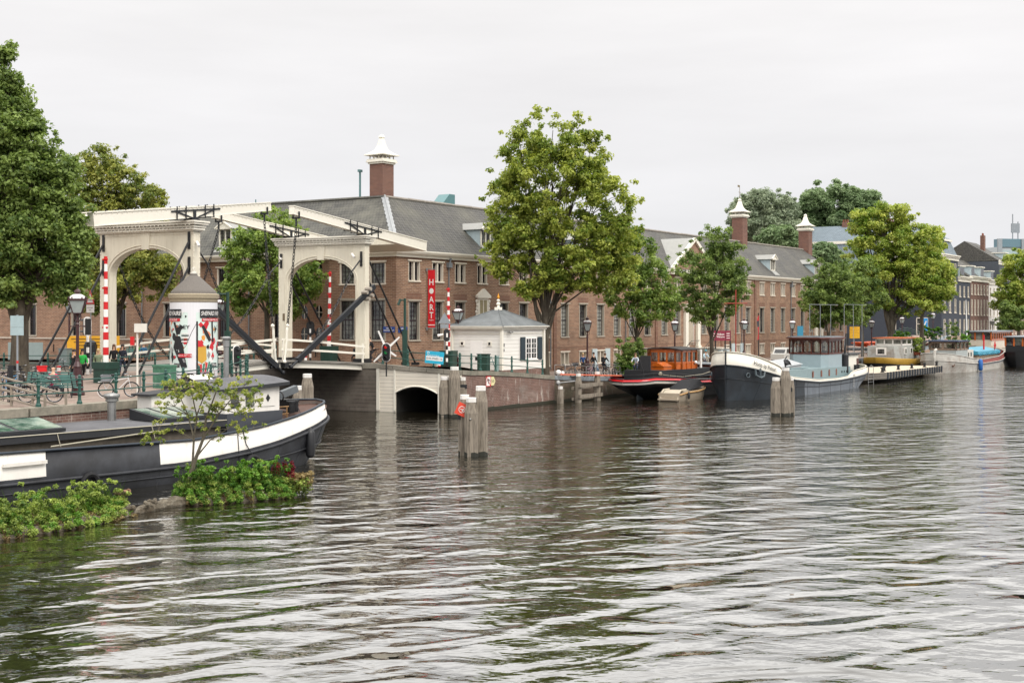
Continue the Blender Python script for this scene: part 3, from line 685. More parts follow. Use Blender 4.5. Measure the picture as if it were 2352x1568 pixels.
# chimneys with bell shaped caps
chbrick = brickmat('chimney_brick', '7a5244', '64423a', '8a7466', bw=.3, rh=.11, ms=.014)
def chimney(x, y, w=1.35, zt=19.25, z0=14.6, vane=False):
    b = MB(); h = w/2; b.box(x-h, x+h, y-h, y+h, z0, zt)
    c = b.build('chimney', [chbrick], mus)
    q = MB()
    for z_, a in ((zt, .1), (zt+.14, .22), (zt+.28, .16)): q.box(x-h-a, x+h+a, y-h-a, y+h+a, z_, z_+.13)
    for i in (-1, -.33, .33, 1):
        for sx, sy in ((i, -1), (i, 1), (-1, i), (1, i)): q.tube([(x+sx*(h-.02), y+sy*(h-.02), zt+.4), (x+sx*(h-.02), y+sy*(h-.02), zt+.72)], .05, 5)
    pr = [(h+.34, .70), (h+.34, .8), (h+.24, .84), (h-.04, 1.02), (h-.26, 1.3), (h-.4, 1.7), (h-.5, 2.2), (.13, 2.45), (.2, 2.5), (.2, 2.6), (.12, 2.75), (.02, 2.82)]
    q.T = Matrix.Translation((x, y, zt)) @ Matrix.Rotation(PI/4, 4, 'Z')
    q.lathe([(r*(1.41 if z < 1.2 else 1.3), .7+(z-.7)*.84) for r, z in pr], n=4); q.T = None
    q.build('cap', creamw, c)
    if vane:
        q = MB(); q.tube([(x, y, zt+2.4), (x, y, zt+4.2)], .03, 5); q.beam((x-.4, y, zt+3.3), (x+.4, y, zt+3.3), .04, .04); q.box(x-.6, x-.02, y-.02, y+.02, zt+3.95, zt+4.2); q.build('weather_vane', mat('vane_brass', '7a6a4a', .5, metal=.5), c)
chimney(5.3, 5.9, 1.4, 18.95)
chimney(76.0, 5.2, 1.5, 19.3, vane=True); chimney(98.8, 5.0, 1.5, 18.9)
# lead hopper, drainpipes, wall anchors
b = MB()
for x in (6.55, 21.9, 36.0, 64.6, 80.3, 87.9): b.tube([(x, -.1, 1.6), (x, -.1, 10.6)], .055, 6); b.box(x-.22, x+.22, -.3, -.01, 10.35, 10.75); b.tube([(x, -.2, 10.7), (x, -.3, 11.1)], .08, 6)
b.build('drainpipe', mat('grey_downpipe', '6f7478', .6), mus)
b = MB()
for i in range(24): x = 8+i*2.6; p = Vector(TLf(x, .1, 0)); b.beam(p+Vector((0, 0, 3.2)), p+Vector((0, 0, 3.9)), .06, .06)
p0, p1 = Vector(TLf(6.7, .1, 4.45)), Vector(TLf(75, .1, 4.45)); b.beam(p0, p1, .12, .14, m=1)
p0, p1 = Vector(TLf(0, -.02, 4.0)), Vector(TLf(6.6, -.02, 4.0))
b.build('wall_band', [blackm, frame_m], mus)
for x in (15.0, 27.5, 43.0):
    b = MB(); p = Vector(TLf(x, 0, 0)); b.tube([p+Vector((0, 0, 2.8)), p+Vector((0, 0, 10.9))], .06, 6); b.build('drainpipe', mat('grey_downpipe', '6f7478'), mus)
# opened pale blue shutters at basement doors
b = MB()
for x in (31.1, 63.4):
    for sg in (-1, 1): b.box(x+sg*1.25-.45, x+sg*1.25+.45, -.12, -.02, 1.55, 3.35)
b.build('shutter', mat('pale_blue_shutter', 'b5c3c6', .6), mus)
# glass roof light and masts
b = MB(); g0 = Vector((14.3, RY+1.5, RZ-1.2))
b.ext([(13.2, RY+1, 16.0), (15.4, RY+1, 16.0), (15.4, RY+1, 17.3), (14.6, RY+1, 17.3)], (0, 1.2, 0)); b.build('roof_light', mat('teal_glass', '4f7a7c', .15), mus)
b = MB(); m_ = Vector(TLf(7.5, 5.2, 15.8)); b.tube([m_, m_+Vector((0, 0, 2.65))], .09, 6); b.box(m_.x-.2, m_.x+.2, m_.y-.1, m_.y+.1, m_.z+2.6, m_.z+2.8); b.build('roof_mast', mat('teal_mast', '587d7e', .5), mus); b = MB()
m_ = Vector(TLf(19, 5.2, 15.8)); b.tube([m_, m_+Vector((0, 0, .9))], .05, 6); b.build('roof_mast', mat('teal_mast', '587d7e', .5), mus)
# ================================================================ drawbridge
UR = math.atan2(UU.y, UU.x)
def chain(b, p, q, sag=.3, link=.2, r=.026, w=.075, m=None):
    p, q = Vector(p), Vector(q); L = (q-p).length; n = max(3, int(L/link))
    pt = [p+(q-p)*(i/n)-Vector((0, 0, sag*4*(i/n)*(1-i/n))) for i in range(n+1)]
    for i in range(n):
        a, c = pt[i], pt[i+1]; d = (c-a).normalized(); x = d.cross(Vector((1, 0, 0)) if abs(d.x) < .8 else Vector((0, 1, 0))).normalized(); y = d.cross(x)
        s = x if i % 2 else y; h = (c-a).length*.62; mid = (a+c)/2
        loop = [mid+d*h*math.cos(t)+s*w*math.sin(t) for t in (0, PI*.3, PI*.7, PI, PI*1.3, PI*1.7, 2*PI)]
        b.tube(loop, r, 4, m, cap=False)
BR = thing('drawbridge', 'cream wooden double drawbridge with two arched portals, balance beams and hanging chains', 'drawbridge', (-18.36, 71.5, 0), UR)
OL = Vector((-18.36, 71.5, 0))
def loc(v):            # world -> bridge frame
    v = Vector(v)-OL; return Vector((v.dot(UU), v.dot(DD), v.z))
ORl = loc((-10.01, 84.3, 0))
riv = mat('cream_rivets', 'e2dacc', .4, var=0)
def portal(o, back):
    """o: front right foot in the bridge frame; back=+1 when the stays run away from the camera"""
    P = MB(); ox, oy = o.x, o.y; W_, D_ = 7.2, .58; ZB, ZT = 3.2, 11.3
    arc = [(ox-W_/2+2.85*math.cos(PI*i/20), 8.8+1.6*math.sin(PI*i/20)) for i in range(21)]     # right to left
    y0, y1 = oy, oy+D_
    xr, xl = ox, ox-W_
    for y, fl in ((y0, 0), (y1, 1)):
        def q(*v):
            v = [(a, y, c) for a, c in v]
            P.add(v, [tuple(range(len(v)))[::(-1 if fl else 1)]])
        q((xr-.75, ZB), (xr, ZB), (xr, 8.8), (xr-.75, 8.8)); q((xl, ZB), (xl+.75, ZB), (xl+.75, 8.8), (xl, 8.8))
        for i, (a, c) in enumerate(zip(arc, arc[1:])):
            ta = xr if i == 0 else a[0]; tb = xl if i == 19 else c[0]
            if i == 0: q((c[0], c[1]), (a[0], a[1]), (xr, 8.8), (xr, ZT), (c[0], ZT))
            elif i == 19: q((xl, 8.8), (c[0], c[1]), (a[0], a[1]), (a[0], ZT), (xl, ZT))
            else: q((c[0], c[1]), (a[0], a[1]), (a[0], ZT), (c[0], ZT))
    rr = [(xr-.75, ZB)]+arc+[(xl+.75, ZB)]
    for a, c in zip(rr, rr[1:]): P.quad((a[0], y0, a[1]), (a[0], y1, a[1]), (c[0], y1, c[1]), (c[0], y0, c[1]))
    P.quad((xr, y0, ZB), (xr, y1, ZB), (xr, y1, ZT), (xr, y0, ZT)); P.quad((xl, y1, ZB), (xl, y0, ZB), (xl, y0, ZT), (xl, y1, ZT))
    # archivolt, keystone, flat panels
    for y, s in ((y0, -1), (y1, 1)):
        P.tube([(xr-.72, y+s*.01, 5)]+[(ox-W_/2+3.03*math.cos(PI*i/20), y+s*.012, 8.8+1.77*math.sin(PI*i/20)) for i in range(21)]+[(xl+.58, y+s*.01, 5)], .035, 4)
        P.ext([(ox-W_/2-.28, y, 10.3), (ox-W_/2+.28, y, 10.3), (ox-W_/2+.36, y, 11.28), (ox-W_/2-.36, y, 11.28)], (0, s*.05, 0))
        P.box(xl+.02, xr-.02, min(y, y+s*.02), max(y, y+s*.02), 11.12, 11.3)
    pt = P.build('portal', cream, BR)
    C = MB()
    for z, a in ((11.28, .1), (11.36, .2), (11.5, .24), (11.66, .34), (11.78, .4)): C.box(xl-a, xr+a, y0-a, y1+a, z, z+(.09 if z < 11.7 else .1))
    C.box(xl-.05, xr+.05, y0-.05, y1+.05, 11.28, 11.8); C.build('cornice', creamw, pt)
    B = MB()
    for k in range(26):
        for z in (11.45, 11.62): B.ball((lerp(xl, xr, k/25), y0-.26 if z < 11.5 else y0-.36, z), .035, 0, 6, 4)
        if k < 24: B.ball((xr+.005, y0+.05, 3.9+k*.31), .035, 0, 6, 4); B.ball((xr+.005, y1-.05, 3.9+k*.31), .035, 0, 6, 4); B.ball((xl+.03, y0-.005, 3.9+k*.31), .035, 0, 6, 4)
    for i in range(2, 19, 2): a = arc[i]; B.ball((a[0]*.999, y1-.15, a[1]+.0), .045, 0, 6, 4)
    B.build('rivet_row', riv, pt)
    I = MB()
    for x in (xr-.38, xl+.38): I.box(x-.5, x+.5, y0-.08, y1+.08, ZB-.15, ZB+.32)
    I.build('plinth', blackm, pt)
    for x in (xr-.3, xl+.3):
        for z, q, zb in ((10.75, 5.4 if back < 0 else 6.6, 3.0), (9.3, 4.2 if back < 0 else 5.2, 3.05)):
            s = MB(); ys = y0 if back < 0 else y1; yy = ys+back*.06
            s.box(x-.09, x+.09, min(ys, ys+back*.05), max(ys, ys+back*.05), z-.5, z+.5)
            s.tube([(x, yy, z-.1), (x, ys+back*q, zb)], .068, 8); s.box(x-.2, x+.2, ys+back*q-.25, ys+back*q+.25, zb-.15, zb+.05)
            s.build('stay_rod', blackm, BR)
    return pt
portal(Vector((0, 0, 0)), -1); portal(ORl, 1)
def beam_at(o, u, tip, tail, zt, ze, sgn):
    """balance beam over the portal at o; sgn=+1 when the tip points away from the camera"""
    b = MB(); x = o.x+u; yc = o.y+.29
    A = Vector((x, yc+sgn*tip, zt)); E = Vector((x, yc-sgn*tail, ze)); up = (0, 0, 1)
    b.beam(E, A, .42, .68, w2=.36, h2=.5)
    b.beam(E+Vector((0, 0, .36)), A+Vector((0, 0, .27)), .52, .06, w2=.44)
    b.beam(E-Vector((0, 0, .34)), A-Vector((0, 0, .24)), .48, .04, w2=.4)
    for s in (-1, 1):
        for k in range(40): p = E+(A-E)*((k+.5)/40); b.ball((p.x+s*.22, p.y, p.z+lerp(.27, .18, k/40)), .03, None, 5, 3)
    o_ = b.build('balance_beam', creamw, BR)
    f = MB(); T = lambda t: E+(A-E)*t; tc_ = tail/(tip+tail)
    for s in (-1, 1):
        X = Vector((s*.235, 0, 0)); p0, p1 = T(tc_-.13)+X, T(tc_+.15)+X
        f.beam(p0+Vector((0, 0, .14)), p1+Vector((0, 0, .1)), .04, .09); pc = T(tc_)+X-Vector((0, 0, .38))
        f.beam(T(tc_-.1)+X+Vector((0, 0, .1)), pc, .04, .08); f.beam(T(tc_+.12)+X+Vector((0, 0, .1)), pc, .04, .08); f.beam(pc, T(tc_)+X+Vector((0, 0, .16)), .05, .22)
    for t in (-.1, -.05, .06, .11):
        p = T(tc_+t)
        for s in (-1, 1): f.beam(p+Vector((s*.25, 0, -.38)), p+Vector((s*.25, 0, .4)), .05, .06)
        f.beam(p+Vector((-.3, 0, -.36)), p+Vector((.3, 0, -.36)), .06, .04)
    pc = T(tc_)
    f.ball((pc.x, pc.y, pc.z-.42), (.36, .2, .13), None, 8, 5); 
    for s in (-1, 1): f.beam((pc.x+s*.3, pc.y, pc.z-.36), (pc.x+s*.34, pc.y-.35, 11.86), .08, .14); f.beam((pc.x+s*.3, pc.y, pc.z-.36), (pc.x+s*.34, pc.y+.35, 11.86), .08, .14)
    f.build('pivot_iron', bluebl, o_); f = MB(); p = T(.97); f.beam(p+Vector((-.24, 0, 0)), p+Vector((-.24, 0, -.42)), .04, .12); f.beam(p+Vector((.24, 0, 0)), p+Vector((.24, 0, -.42)), .04, .12); f.box(p.x-.27, p.x+.27, p.y-.06, p.y+.06, p.z-.46, p.z-.36)
    f.tube([p+Vector((0, 0, -.4)), p+Vector((0, 0, -.9))], .06, 6)
    f.build('chain_bracket', bluebl, o_)
    return A, E
Z0_, ZM = 3.28, 3.66
tips = []
for (o, tip, tail, zt, ze, sg) in ((Vector((0, 0, 0)), 7.2, 7.8, 13.3, 11.4, 1), (ORl, 8.0, 8.3, 13.0, 11.6, -1)):
    for u in (-.38, -6.55): tips.append((beam_at(o, u, tip, tail, zt, ze, sg), sg, o, u))
    cw = MB(); yt = o.y+.29-sg*tail; yi = o.y+.29-sg*(tail-3.6); zi = lerp(ze, zt, 3.6/(tip+tail))
    cw.add([(o.x-6.33, yt, ze-.33), (o.x-.6, yt, ze-.33), (o.x-.6, yt, ze+.2), (o.x-6.33, yt, ze+.2), (o.x-6.33, yi, zi-.33), (o.x-.6, yi, zi-.33), (o.x-.6, yi, zi+.2), (o.x-6.33, yi, zi+.2)],
           [(0, 3, 2, 1), (4, 5, 6, 7), (0, 1, 5, 4), (1, 2, 6, 5), (2, 3, 7, 6), (3, 0, 4, 7)] if sg < 0 else [(0, 1, 2, 3), (7, 6, 5, 4), (4, 5, 1, 0), (5, 6, 2, 1), (6, 7, 3, 2), (7, 4, 0, 3)])
    cw.build('counterweight', cream, BR)
YM = 6.7                                # where the two leaves meet
def dz(y): t = (y-YM)/(ORl.y-YM) if y > YM else (YM-y)/YM; return ZM-.42*min(1.15, t)**1.4
def ux(y, u): return u+lerp(0, ORl.x, min(1, max(0, y/ORl.y)))
oakd = brickmat('deck_planks', '8f8a82', '7d7870', '4c4843', bw=8, rh=.22, ms=.014, bumpd=.006)
for (ya, yb) in ((-.9, YM-.04), (YM+.04, ORl.y+1.4)):
    b = MB(); n = 8
    for i in range(n):
        y0, y1 = lerp(ya, yb, i/n), lerp(ya, yb, (i+1)/n); z0, z1 = dz(y0), dz(y1)
        for (u0, u1, dt, th, m) in ((-7.5, .3, 0, .13, 0), (-7.3, -6.9, -.13, .36, 1), (-.3, .12, -.13, .36, 1), (-3.8, -3.5, -.13, .3, 1)):
            b.add([(ux(y, u), y, z+d) for (y, z) in ((y0, z0), (y1, z1)) for (u, d) in ((u0, dt-th), (u1, dt-th), (u1, dt), (u0, dt))],
                  [(1, 2, 6, 5), (2, 3, 7, 6), (3, 0, 4, 7), (0, 1, 5, 4)]+([(0, 3, 2, 1)] if i == 0 else [])+([(4, 5, 6, 7)] if i == n-1 else []), m)
    b.build('deck_leaf', [oakd, creamw], BR)
for u in (.2, -7.35):
    for (ya, yb) in ((.2, YM-.25), (YM+.25, ORl.y-.3)):
        b = MB(); n = 6
        for h, k in ((1.3, 1.08), (.66, .6)):
            f = lambda y: Vector((ux(y, u), y, dz(y)+lerp(h, k, abs(y-YM)/8)))
            for i in range(n): b.beam(f(lerp(ya, yb, i/n)), f(lerp(ya, yb, (i+1)/n)), .09, .13)
        y = ya if ya > 1 else yb
        for y in (lerp(ya, yb, .02), lerp(ya, yb, .98)): b.beam((ux(y, u), y, dz(y)-.2), (ux(y, u), y, dz(y)+1.3), .09, .12)
        b.build('railing', creamw, BR)
    for s in (-1, 1):
        y = YM+s*.55; x = ux(y, u+.12 if u > 0 else u-.12)
        b = MB(); b.tube([(x, y+s*.12, dz(y)+2.15), (x, y+s*.05, dz(y)+1.9), (x, y, dz(y)+1.1), (x, y-s*.2, dz(y)-.1)], [.07, .075, .07, .07], 6); b.ball((x, y+s*.12, dz(y)+2.15), .12); b.ball((x, y-s*.2, dz(y)-.1), .13)
        b.build('lifting_bar', creamw, BR)
        b = MB(); b.cbox((x, y-s*.15, dz(y)-.3), (.3, .4, .3)); b.tube([(x, y-s*.15, dz(y)-.2), (x, y+s*.35, dz(y)-.42)], .09, 6); b.build('hinge_iron', blackm, BR)
for (A, E), sg, o, u in tips:
    side = .2 if u > -2 else -7.35; s = -sg; y = YM+s*.55 if True else 0
    hook = Vector((ux(y, side+.12 if side > 0 else side-.12), y+s*.12, dz(y)+2.2))
    t = E+(A-E)*.97-Vector((0, 0, .9))
    b = MB(); chain(b, t, hook, .12, .2, .03, .08); b.build('lifting_chain', blackm, BR)
    y = YM-sg*.45; hk = Vector((ux(y, side), YM-sg*.3, ZM-.35)); yp = o.y if sg < 0 else o.y+.58
    st = Vector((o.x+(-.25 if u > -2 else -6.95), yp+sg*.05, 10.3))
    b = MB(); b.beam(st+Vector((0, 0, -.5)), st+Vector((0, 0, .5)), .16, .06, up=(0, 1, 0)); b.tube([st, st+(hk-st)*.13], .05, 6)
    chain(b, st+(hk-st)*.13, hk, 1.15, .2, .03, .08); b.build('stay_chain', blackm, BR)
# push bars with rollers
for (y0, z0, y1, z1, o) in ((ORl.y-7.0, 3.6, ORl.y+.7, 8.45, ORl), (6.3, 3.3, -.7, 8.2, Vector((0, 0, 0)))):
    b = MB(); p, q = Vector((ux(y0, .38), y0, z0)), Vector((o.x+.32, y1, z1)); b.beam(p, q, .2, .34); d = (q-p).normalized()
    b.beam(p+d*.2, q, .24, .06); b.tube([p-d*.7, p+d*.2], .09, 6); b.ball(p-d*.7, .14)
    b.build('push_bar', bluebl, BR)
    b = MB()
    for k in (.8, 1.25):
        c = q-d*k
        for s in (-1, 1): b.tube([c+Vector((-.1, 0, 0))+d.cross(Vector((1, 0, 0)))*s*.26, c+Vector((.35, 0, 0))+d.cross(Vector((1, 0, 0)))*s*.26], .13, 8)
    b.build('roller', mat('worn_rollers', '9d9488', .6), BR)
# small cameras and plate on the portals
for (o, x, y) in ((Vector((0, 0, 0)), .03, .25), (ORl, -1.0, -.1), (ORl, -7.3, .2)):
    b = MB(); c = o+Vector((x, y, 10.6)); b.tube([c, c+Vector((.12, -.1, .08))], .05, 6); b.tube([c+Vector((.1, -.1, .05)), c+Vector((.42, -.3, -.2))], .08, 8); b.build('security_camera', white, BR)
b = MB(); c = ORl+Vector((-6.75, -.02, 6.35)); b.box(c.x-.09, c.x+.09, c.y-.01, c.y+.01, c.z-.25, c.z+.25); b.build('plate', mat('bronze_plate', '7a6a55', .5, metal=.5), BR)
# ================================================================ trees
def leaves(name, centres, m, size=.3, per=60, seed=1, parent=None, spread=.75, flat=.7, shades=None):
    """leaf sprays: small tilted quads in clumps; centres = list of (x,y,z,r)"""
    g = np.random.default_rng(seed); C = np.array(centres); n = len(C)
    rep = np.maximum(4, (per*1.55*(C[:, 3]/spread)**2).astype(int)); idx = np.repeat(np.arange(n), rep); N = len(idx)
    d = g.normal(size=(N, 3)); d /= np.linalg.norm(d, axis=1, keepdims=True)
    rad = g.random(N)**.7
    off = d*rad[:, None]*C[idx, 3][:, None]*np.array([1, 1, flat])
    P = C[idx, :3]+off
    nn = d*.9+g.normal(size=(N, 3))*.75+np.array([0, 0, .75]); nn /= np.linalg.norm(nn, axis=1, keepdims=True)
    a = np.cross(nn, g.normal(size=(N, 3))); a /= np.linalg.norm(a, axis=1, keepdims=True); c = np.cross(nn, a)
    s = (size*g.uniform(.55, 1.25, N))[:, None]
    fold = nn*s*.16
    v = np.empty((N, 4, 3)); v[:, 0] = P-a*s*.62; v[:, 1] = P-c*s*.36+fold; v[:, 2] = P+a*s*.62; v[:, 3] = P+c*s*.36+fold
    me = bpy.data.meshes.new(name); me.vertices.add(N*4); me.vertices.foreach_set('co', v.ravel())
    me.loops.add(N*4); me.loops.foreach_set('vertex_index', np.arange(N*4)); me.polygons.add(N)
    me.polygons.foreach_set('loop_start', np.arange(0, N*4, 4)); me.update(calc_edges=True)
    cl = g.random(n)*.75
    tint = np.clip(cl[idx]*.75+g.normal(size=N)*.16+.12+(0 if shades is None else shades(P)), 0, 1)
    at_ = me.attributes.new('tint', 'FLOAT', 'FACE'); at_.data.foreach_set('value', tint)
    me.materials.append(m)
    o = bpy.data.objects.new(name, me); COL.objects.link(o)
    if parent is not None: o.parent = parent
    return o
bark = mat('tree_bark', '3b3329', .9, var=.4, vscale=4, stretch=(3, 3, .7), bump=.6, bscale=9, col2='5a5346', c2scale=1.2)
barkl = mat('grey_bark', '5d5648', .9, var=.35, vscale=4, stretch=(3, 3, .7), bump=.5, bscale=9)
def tree(label, base, lobes, m, trunk=.35, fork=None, size=.3, per=60, clumps=70, cr=.8, seed=1, group=None, name='tree', bk=None, lean=(0, 0), rz=0, dens=1., cat='tree', dmul=.9):
    """lobes: (x, z, rx, rz[, y, ry]) ellipsoids seen from the river, x across the view, z above the base"""
    g = random.Random(seed); t = thing(name, label, cat, base, rz, group); cs = []; size *= .72; per *= 2.3
    tot = sum(l[2]*l[3] for l in lobes); H = max(l[1]+l[3] for l in lobes)
    b = MB(); fz = fork or H*.32; F = Vector((lean[0], lean[1], fz))
    b.tube([(0, 0, -.4), (0, 0, 0), (lean[0]*.2, lean[1]*.2, fz*.3), (lean[0]*.6+.05, lean[1]*.6, fz*.65), F], [trunk*1.5, trunk*1.15, trunk*.9, trunk*.8, trunk*.72], 9)
    if len(lobes) > 8:
        for sx_ in (-1, 1, .2): b.tube([(lean[0]*.6, lean[1]*.6, fz*.55), (sx_*.7, .2*sx_, fz*1.1), (sx_*1.1, .4*sx_, fz*1.7), (sx_*1.3, .5*sx_, min(H*.55, fz*2.3))], [trunk*.62, trunk*.5, trunk*.32, trunk*.1], 7)
    for l in lobes:
        x, z, rx, rz_ = l[:4]; y, ry = (l[4], l[5]) if len(l) > 4 else (0, rx*dmul)
        for i in range(max(3, int(clumps*rx*rz_/tot*.5))):
            d = Vector((g.gauss(0, 1), g.gauss(0, 1), g.gauss(.15, 1))).normalized()*g.uniform(.95, 1.16); cs.append((x+d.x*rx, y+d.y*ry, z+d.z*rz_, cr*g.uniform(.28, .5)))
        k = max(4, int(clumps*rx*rz_/tot)); me_ = []
        for i in range(int(k*1.5)):
            while True:
                p = [g.uniform(-1, 1) for _ in range(3)]; q = math.sqrt(sum(c*c for c in p))
                if q < 1 and g.random() < (.25+.75*q): break
            r = cr*g.uniform(.42, 1.0)
            c = Vector((x+p[0]*(rx-r*.4), y+p[1]*(ry-r*.4), z+p[2]*(rz_-r*.3))); cs.append((*c, r)); me_.append(c)
        top = Vector((x, y, z+rz_*.25)); a = F+(Vector((x*.25, y*.25, 0)))
        st = Vector((lean[0]*.8, lean[1]*.8, fz*g.uniform(.8, 1.0)))
        mid = st.lerp(top, .5)+Vector((g.uniform(-.4, .4), g.uniform(-.4, .4), .2*rz_)); tr = trunk*(.28+.3*math.sqrt(rx*rz_/max(1, tot/len(lobes))))
        tr *= .62; b.tube([st, mid, top], [min(tr, trunk*.45), tr*.6, tr*.22], 6)
        g.shuffle(me_)
        for c in me_[:max(3, k//3)]:
            s = mid.lerp(top, g.uniform(-.3, .9)); mm = s.lerp(c, .55)+Vector((0, 0, .15)); b.tube([s, mm, c], [tr*.28, tr*.16, .015], 4)
    b.build('trunk', bk or bark, t, uv=False)
    leaves('crown', cs, m, size, per*dens, seed, t)
    return t
L_dark = leafmat('leaf_dark_green', '435a28', '9aad60'); L_mid = leafmat('leaf_mid_green', '4a6628', 'a5b862')
L_yel = leafmat('leaf_yellow_green', '62802c', 'c4c768'); L_olive = leafmat('leaf_olive', '586c32', 'bab862'); L_far = leafmat('leaf_far_grey_green', '74826a', 'b4bea0')
L_fard = leafmat('leaf_far_green', '587048', '98aa7e')
def tl(px, py, off):      # place a tree: sight line px, distance off from the museum front
    s = s_at(px, off); return fp(s, off, zr(s)), s
def lob(base, spec):
    """spec in survey pixels (cx, cy, rx, ry) turned into metres in the plane of the tree"""
    Y = base[1]; k = Y/FPX; out = []
    for (cx, cy, rx, ry, *r) in spec:
        out.append(((cx-CX)*k-base[0], CAMH+(HZ-cy)*k-base[2], rx*k*1.15, ry*k*1.14)+((r[0], rx*k*.9) if r else ()))
    return out
b0 = fp(s_at(1252, 7.8), 7.8, 2.0)
tree('tall bright yellow-green tree with twin trunk beside the white hut', b0, lob(b0, [(1270, 318, 80, 66), (1195, 350, 42, 62), (1345, 370, 60, 65), (1270, 420, 120, 75), (1175, 480, 58, 62), (1385, 470, 75, 65), (1200, 540, 75, 55), (1290, 540, 120, 75), (1400, 560, 72, 62), (1160, 595, 55, 42), (1345, 625, 95, 52), (1250, 640, 75, 44), (1415, 635, 45, 42), (1215, 665, 42, 25), (1190, 440, 45, 40), (1150, 612, 28, 25)]),
     leafmat('leaf_bright_green', '587028', 'c0c562'), trunk=.32, fork=4.4, size=.34, per=42, clumps=440, cr=.82, seed=3)
b1 = fp(s_at(1461, 9), 9, 1.5)
tree('mid green street tree behind the bamboo and red barge', b1, lob(b1, [(1460, 585, 45, 50), (1440, 640, 60, 50), (1500, 650, 52, 55), (1420, 690, 30, 28), (1525, 690, 38, 42), (1480, 710, 50, 38), (1455, 548, 25, 35)]), L_mid, trunk=.2, fork=3.2, size=.3, per=42, clumps=150, cr=.72, seed=4)
b2 = fp(s_at(1634, 9), 9, 1.45)
tree('dense dark round street tree before the museum entrance', b2, lob(b2, [(1640, 560, 42, 40), (1600, 610, 50, 45), (1670, 605, 48, 48), (1640, 660, 75, 55), (1580, 680, 35, 40), (1690, 655, 30, 50), (1630, 715, 55, 35)]), L_dark, trunk=.26, fork=2.8, size=.3, per=50, clumps=170, cr=.75, seed=5)
b3 = fp(s_at(1903, 9), 9, 1.4)
tree('dark green round tree beside the white flagpoles', b3, lob(b3, [(1890, 635, 40, 38), (1935, 650, 50, 42), (1880, 690, 42, 40), (1940, 700, 48, 42), (1905, 735, 40, 22)]), L_dark, trunk=.25, fork=3, size=.34, per=42, clumps=150, cr=.9, seed=6)
b4 = fp(s_at(1981, 9), 9, 1.4)
tree('slim green tree behind the yellow notice sign', b4, lob(b4, [(1985, 640, 30, 45), (1990, 690, 42, 50), (1960, 710, 25, 35)]), L_dark, trunk=.18, fork=3.4, size=.36, per=40, clumps=80, cr=.9, seed=7)
b5 = fp(s_at(2046, 9.5), 9.5, 1.6)
tree('very large yellow-green tree at the corner of the side canal', b5, lob(b5, [(2030, 515, 55, 45), (1985, 555, 38, 42), (2070, 560, 55, 50), (2010, 590, 60, 45), (2110, 590, 50, 50), (2050, 640, 80, 45), (2130, 640, 50, 45), (2090, 690, 70, 35), (1975, 500, 25, 30), (2000, 640, 40, 35), (2155, 680, 28, 30), (2060, 500, 45, 28), (2120, 545, 42, 30), (2160, 625, 30, 30)]), L_yel, trunk=.55, fork=4.6, size=.42, per=36, clumps=260, cr=1.15, seed=8)
b6 = fp(s_at(2117, 10), 10, 1.8)
tree('yellow-green tree leaning over the humpback bridge', b6, lob(b6, [(2140, 560, 28, 40), (2150, 610, 30, 35), (2130, 670, 50, 35)]), L_yel, trunk=.35, fork=5, size=.42, per=34, clumps=70, cr=1.1, seed=9)
b7 = fp(215, 7, 1.4); b7 = at(2340, 800, 240); b7.z = 1.4
tree('light green tree cut by the right edge of the picture', b7, lob(b7, [(2350, 640, 50, 60), (2330, 690, 45, 35), (2370, 600, 35, 35), (2400, 660, 50, 60)]), L_yel, trunk=.35, fork=6, size=.5, per=36, clumps=120, cr=1.5, seed=10)
b8 = at(2322, 800, 225); b8.z = 1.4
tree('small dark tree on the far quay below the light green one', b8, lob(b8, [(2322, 715, 22, 22), (2318, 745, 26, 22), (2340, 735, 20, 25)]), L_dark, trunk=.2, fork=3, size=.45, per=36, clumps=40, cr=1.2, seed=11)
# far trees behind the museum
for i, (px, Y, spec, m, lab) in enumerate((
    (1755, 235, [(1755, 480, 60, 40), (1710, 500, 32, 38), (1800, 505, 35, 45), (1760, 530, 75, 35), (1700, 540, 30, 25)], L_far, 'airy grey-green willow behind the museum chimneys'),
    (1925, 245, [(1910, 465, 60, 38), (1980, 475, 40, 35), (1860, 500, 35, 40), (1940, 520, 75, 40), (1900, 560, 50, 30)], L_fard, 'broad dark tree behind the rightmost bell-capped chimney'),
    (1800, 225, [(1790, 545, 40, 22), (1830, 560, 25, 16)], L_fard, 'low olive tree behind the museum ridge between two chimneys'),
    (1895, 215, [(1895, 585, 25, 25), (1915, 600, 22, 20)], L_fard, 'small green tree between the museum and the slate roofed house'))):
    q = at(px, 800, Y); q.z = 1.4
    tree(lab, q, lob(q, spec), m, trunk=.5, size=.7 if m is not L_far else .6, per=20 if m is L_far else 30, clumps=[150, 170, 40, 40][i], cr=1.9, seed=20+i)
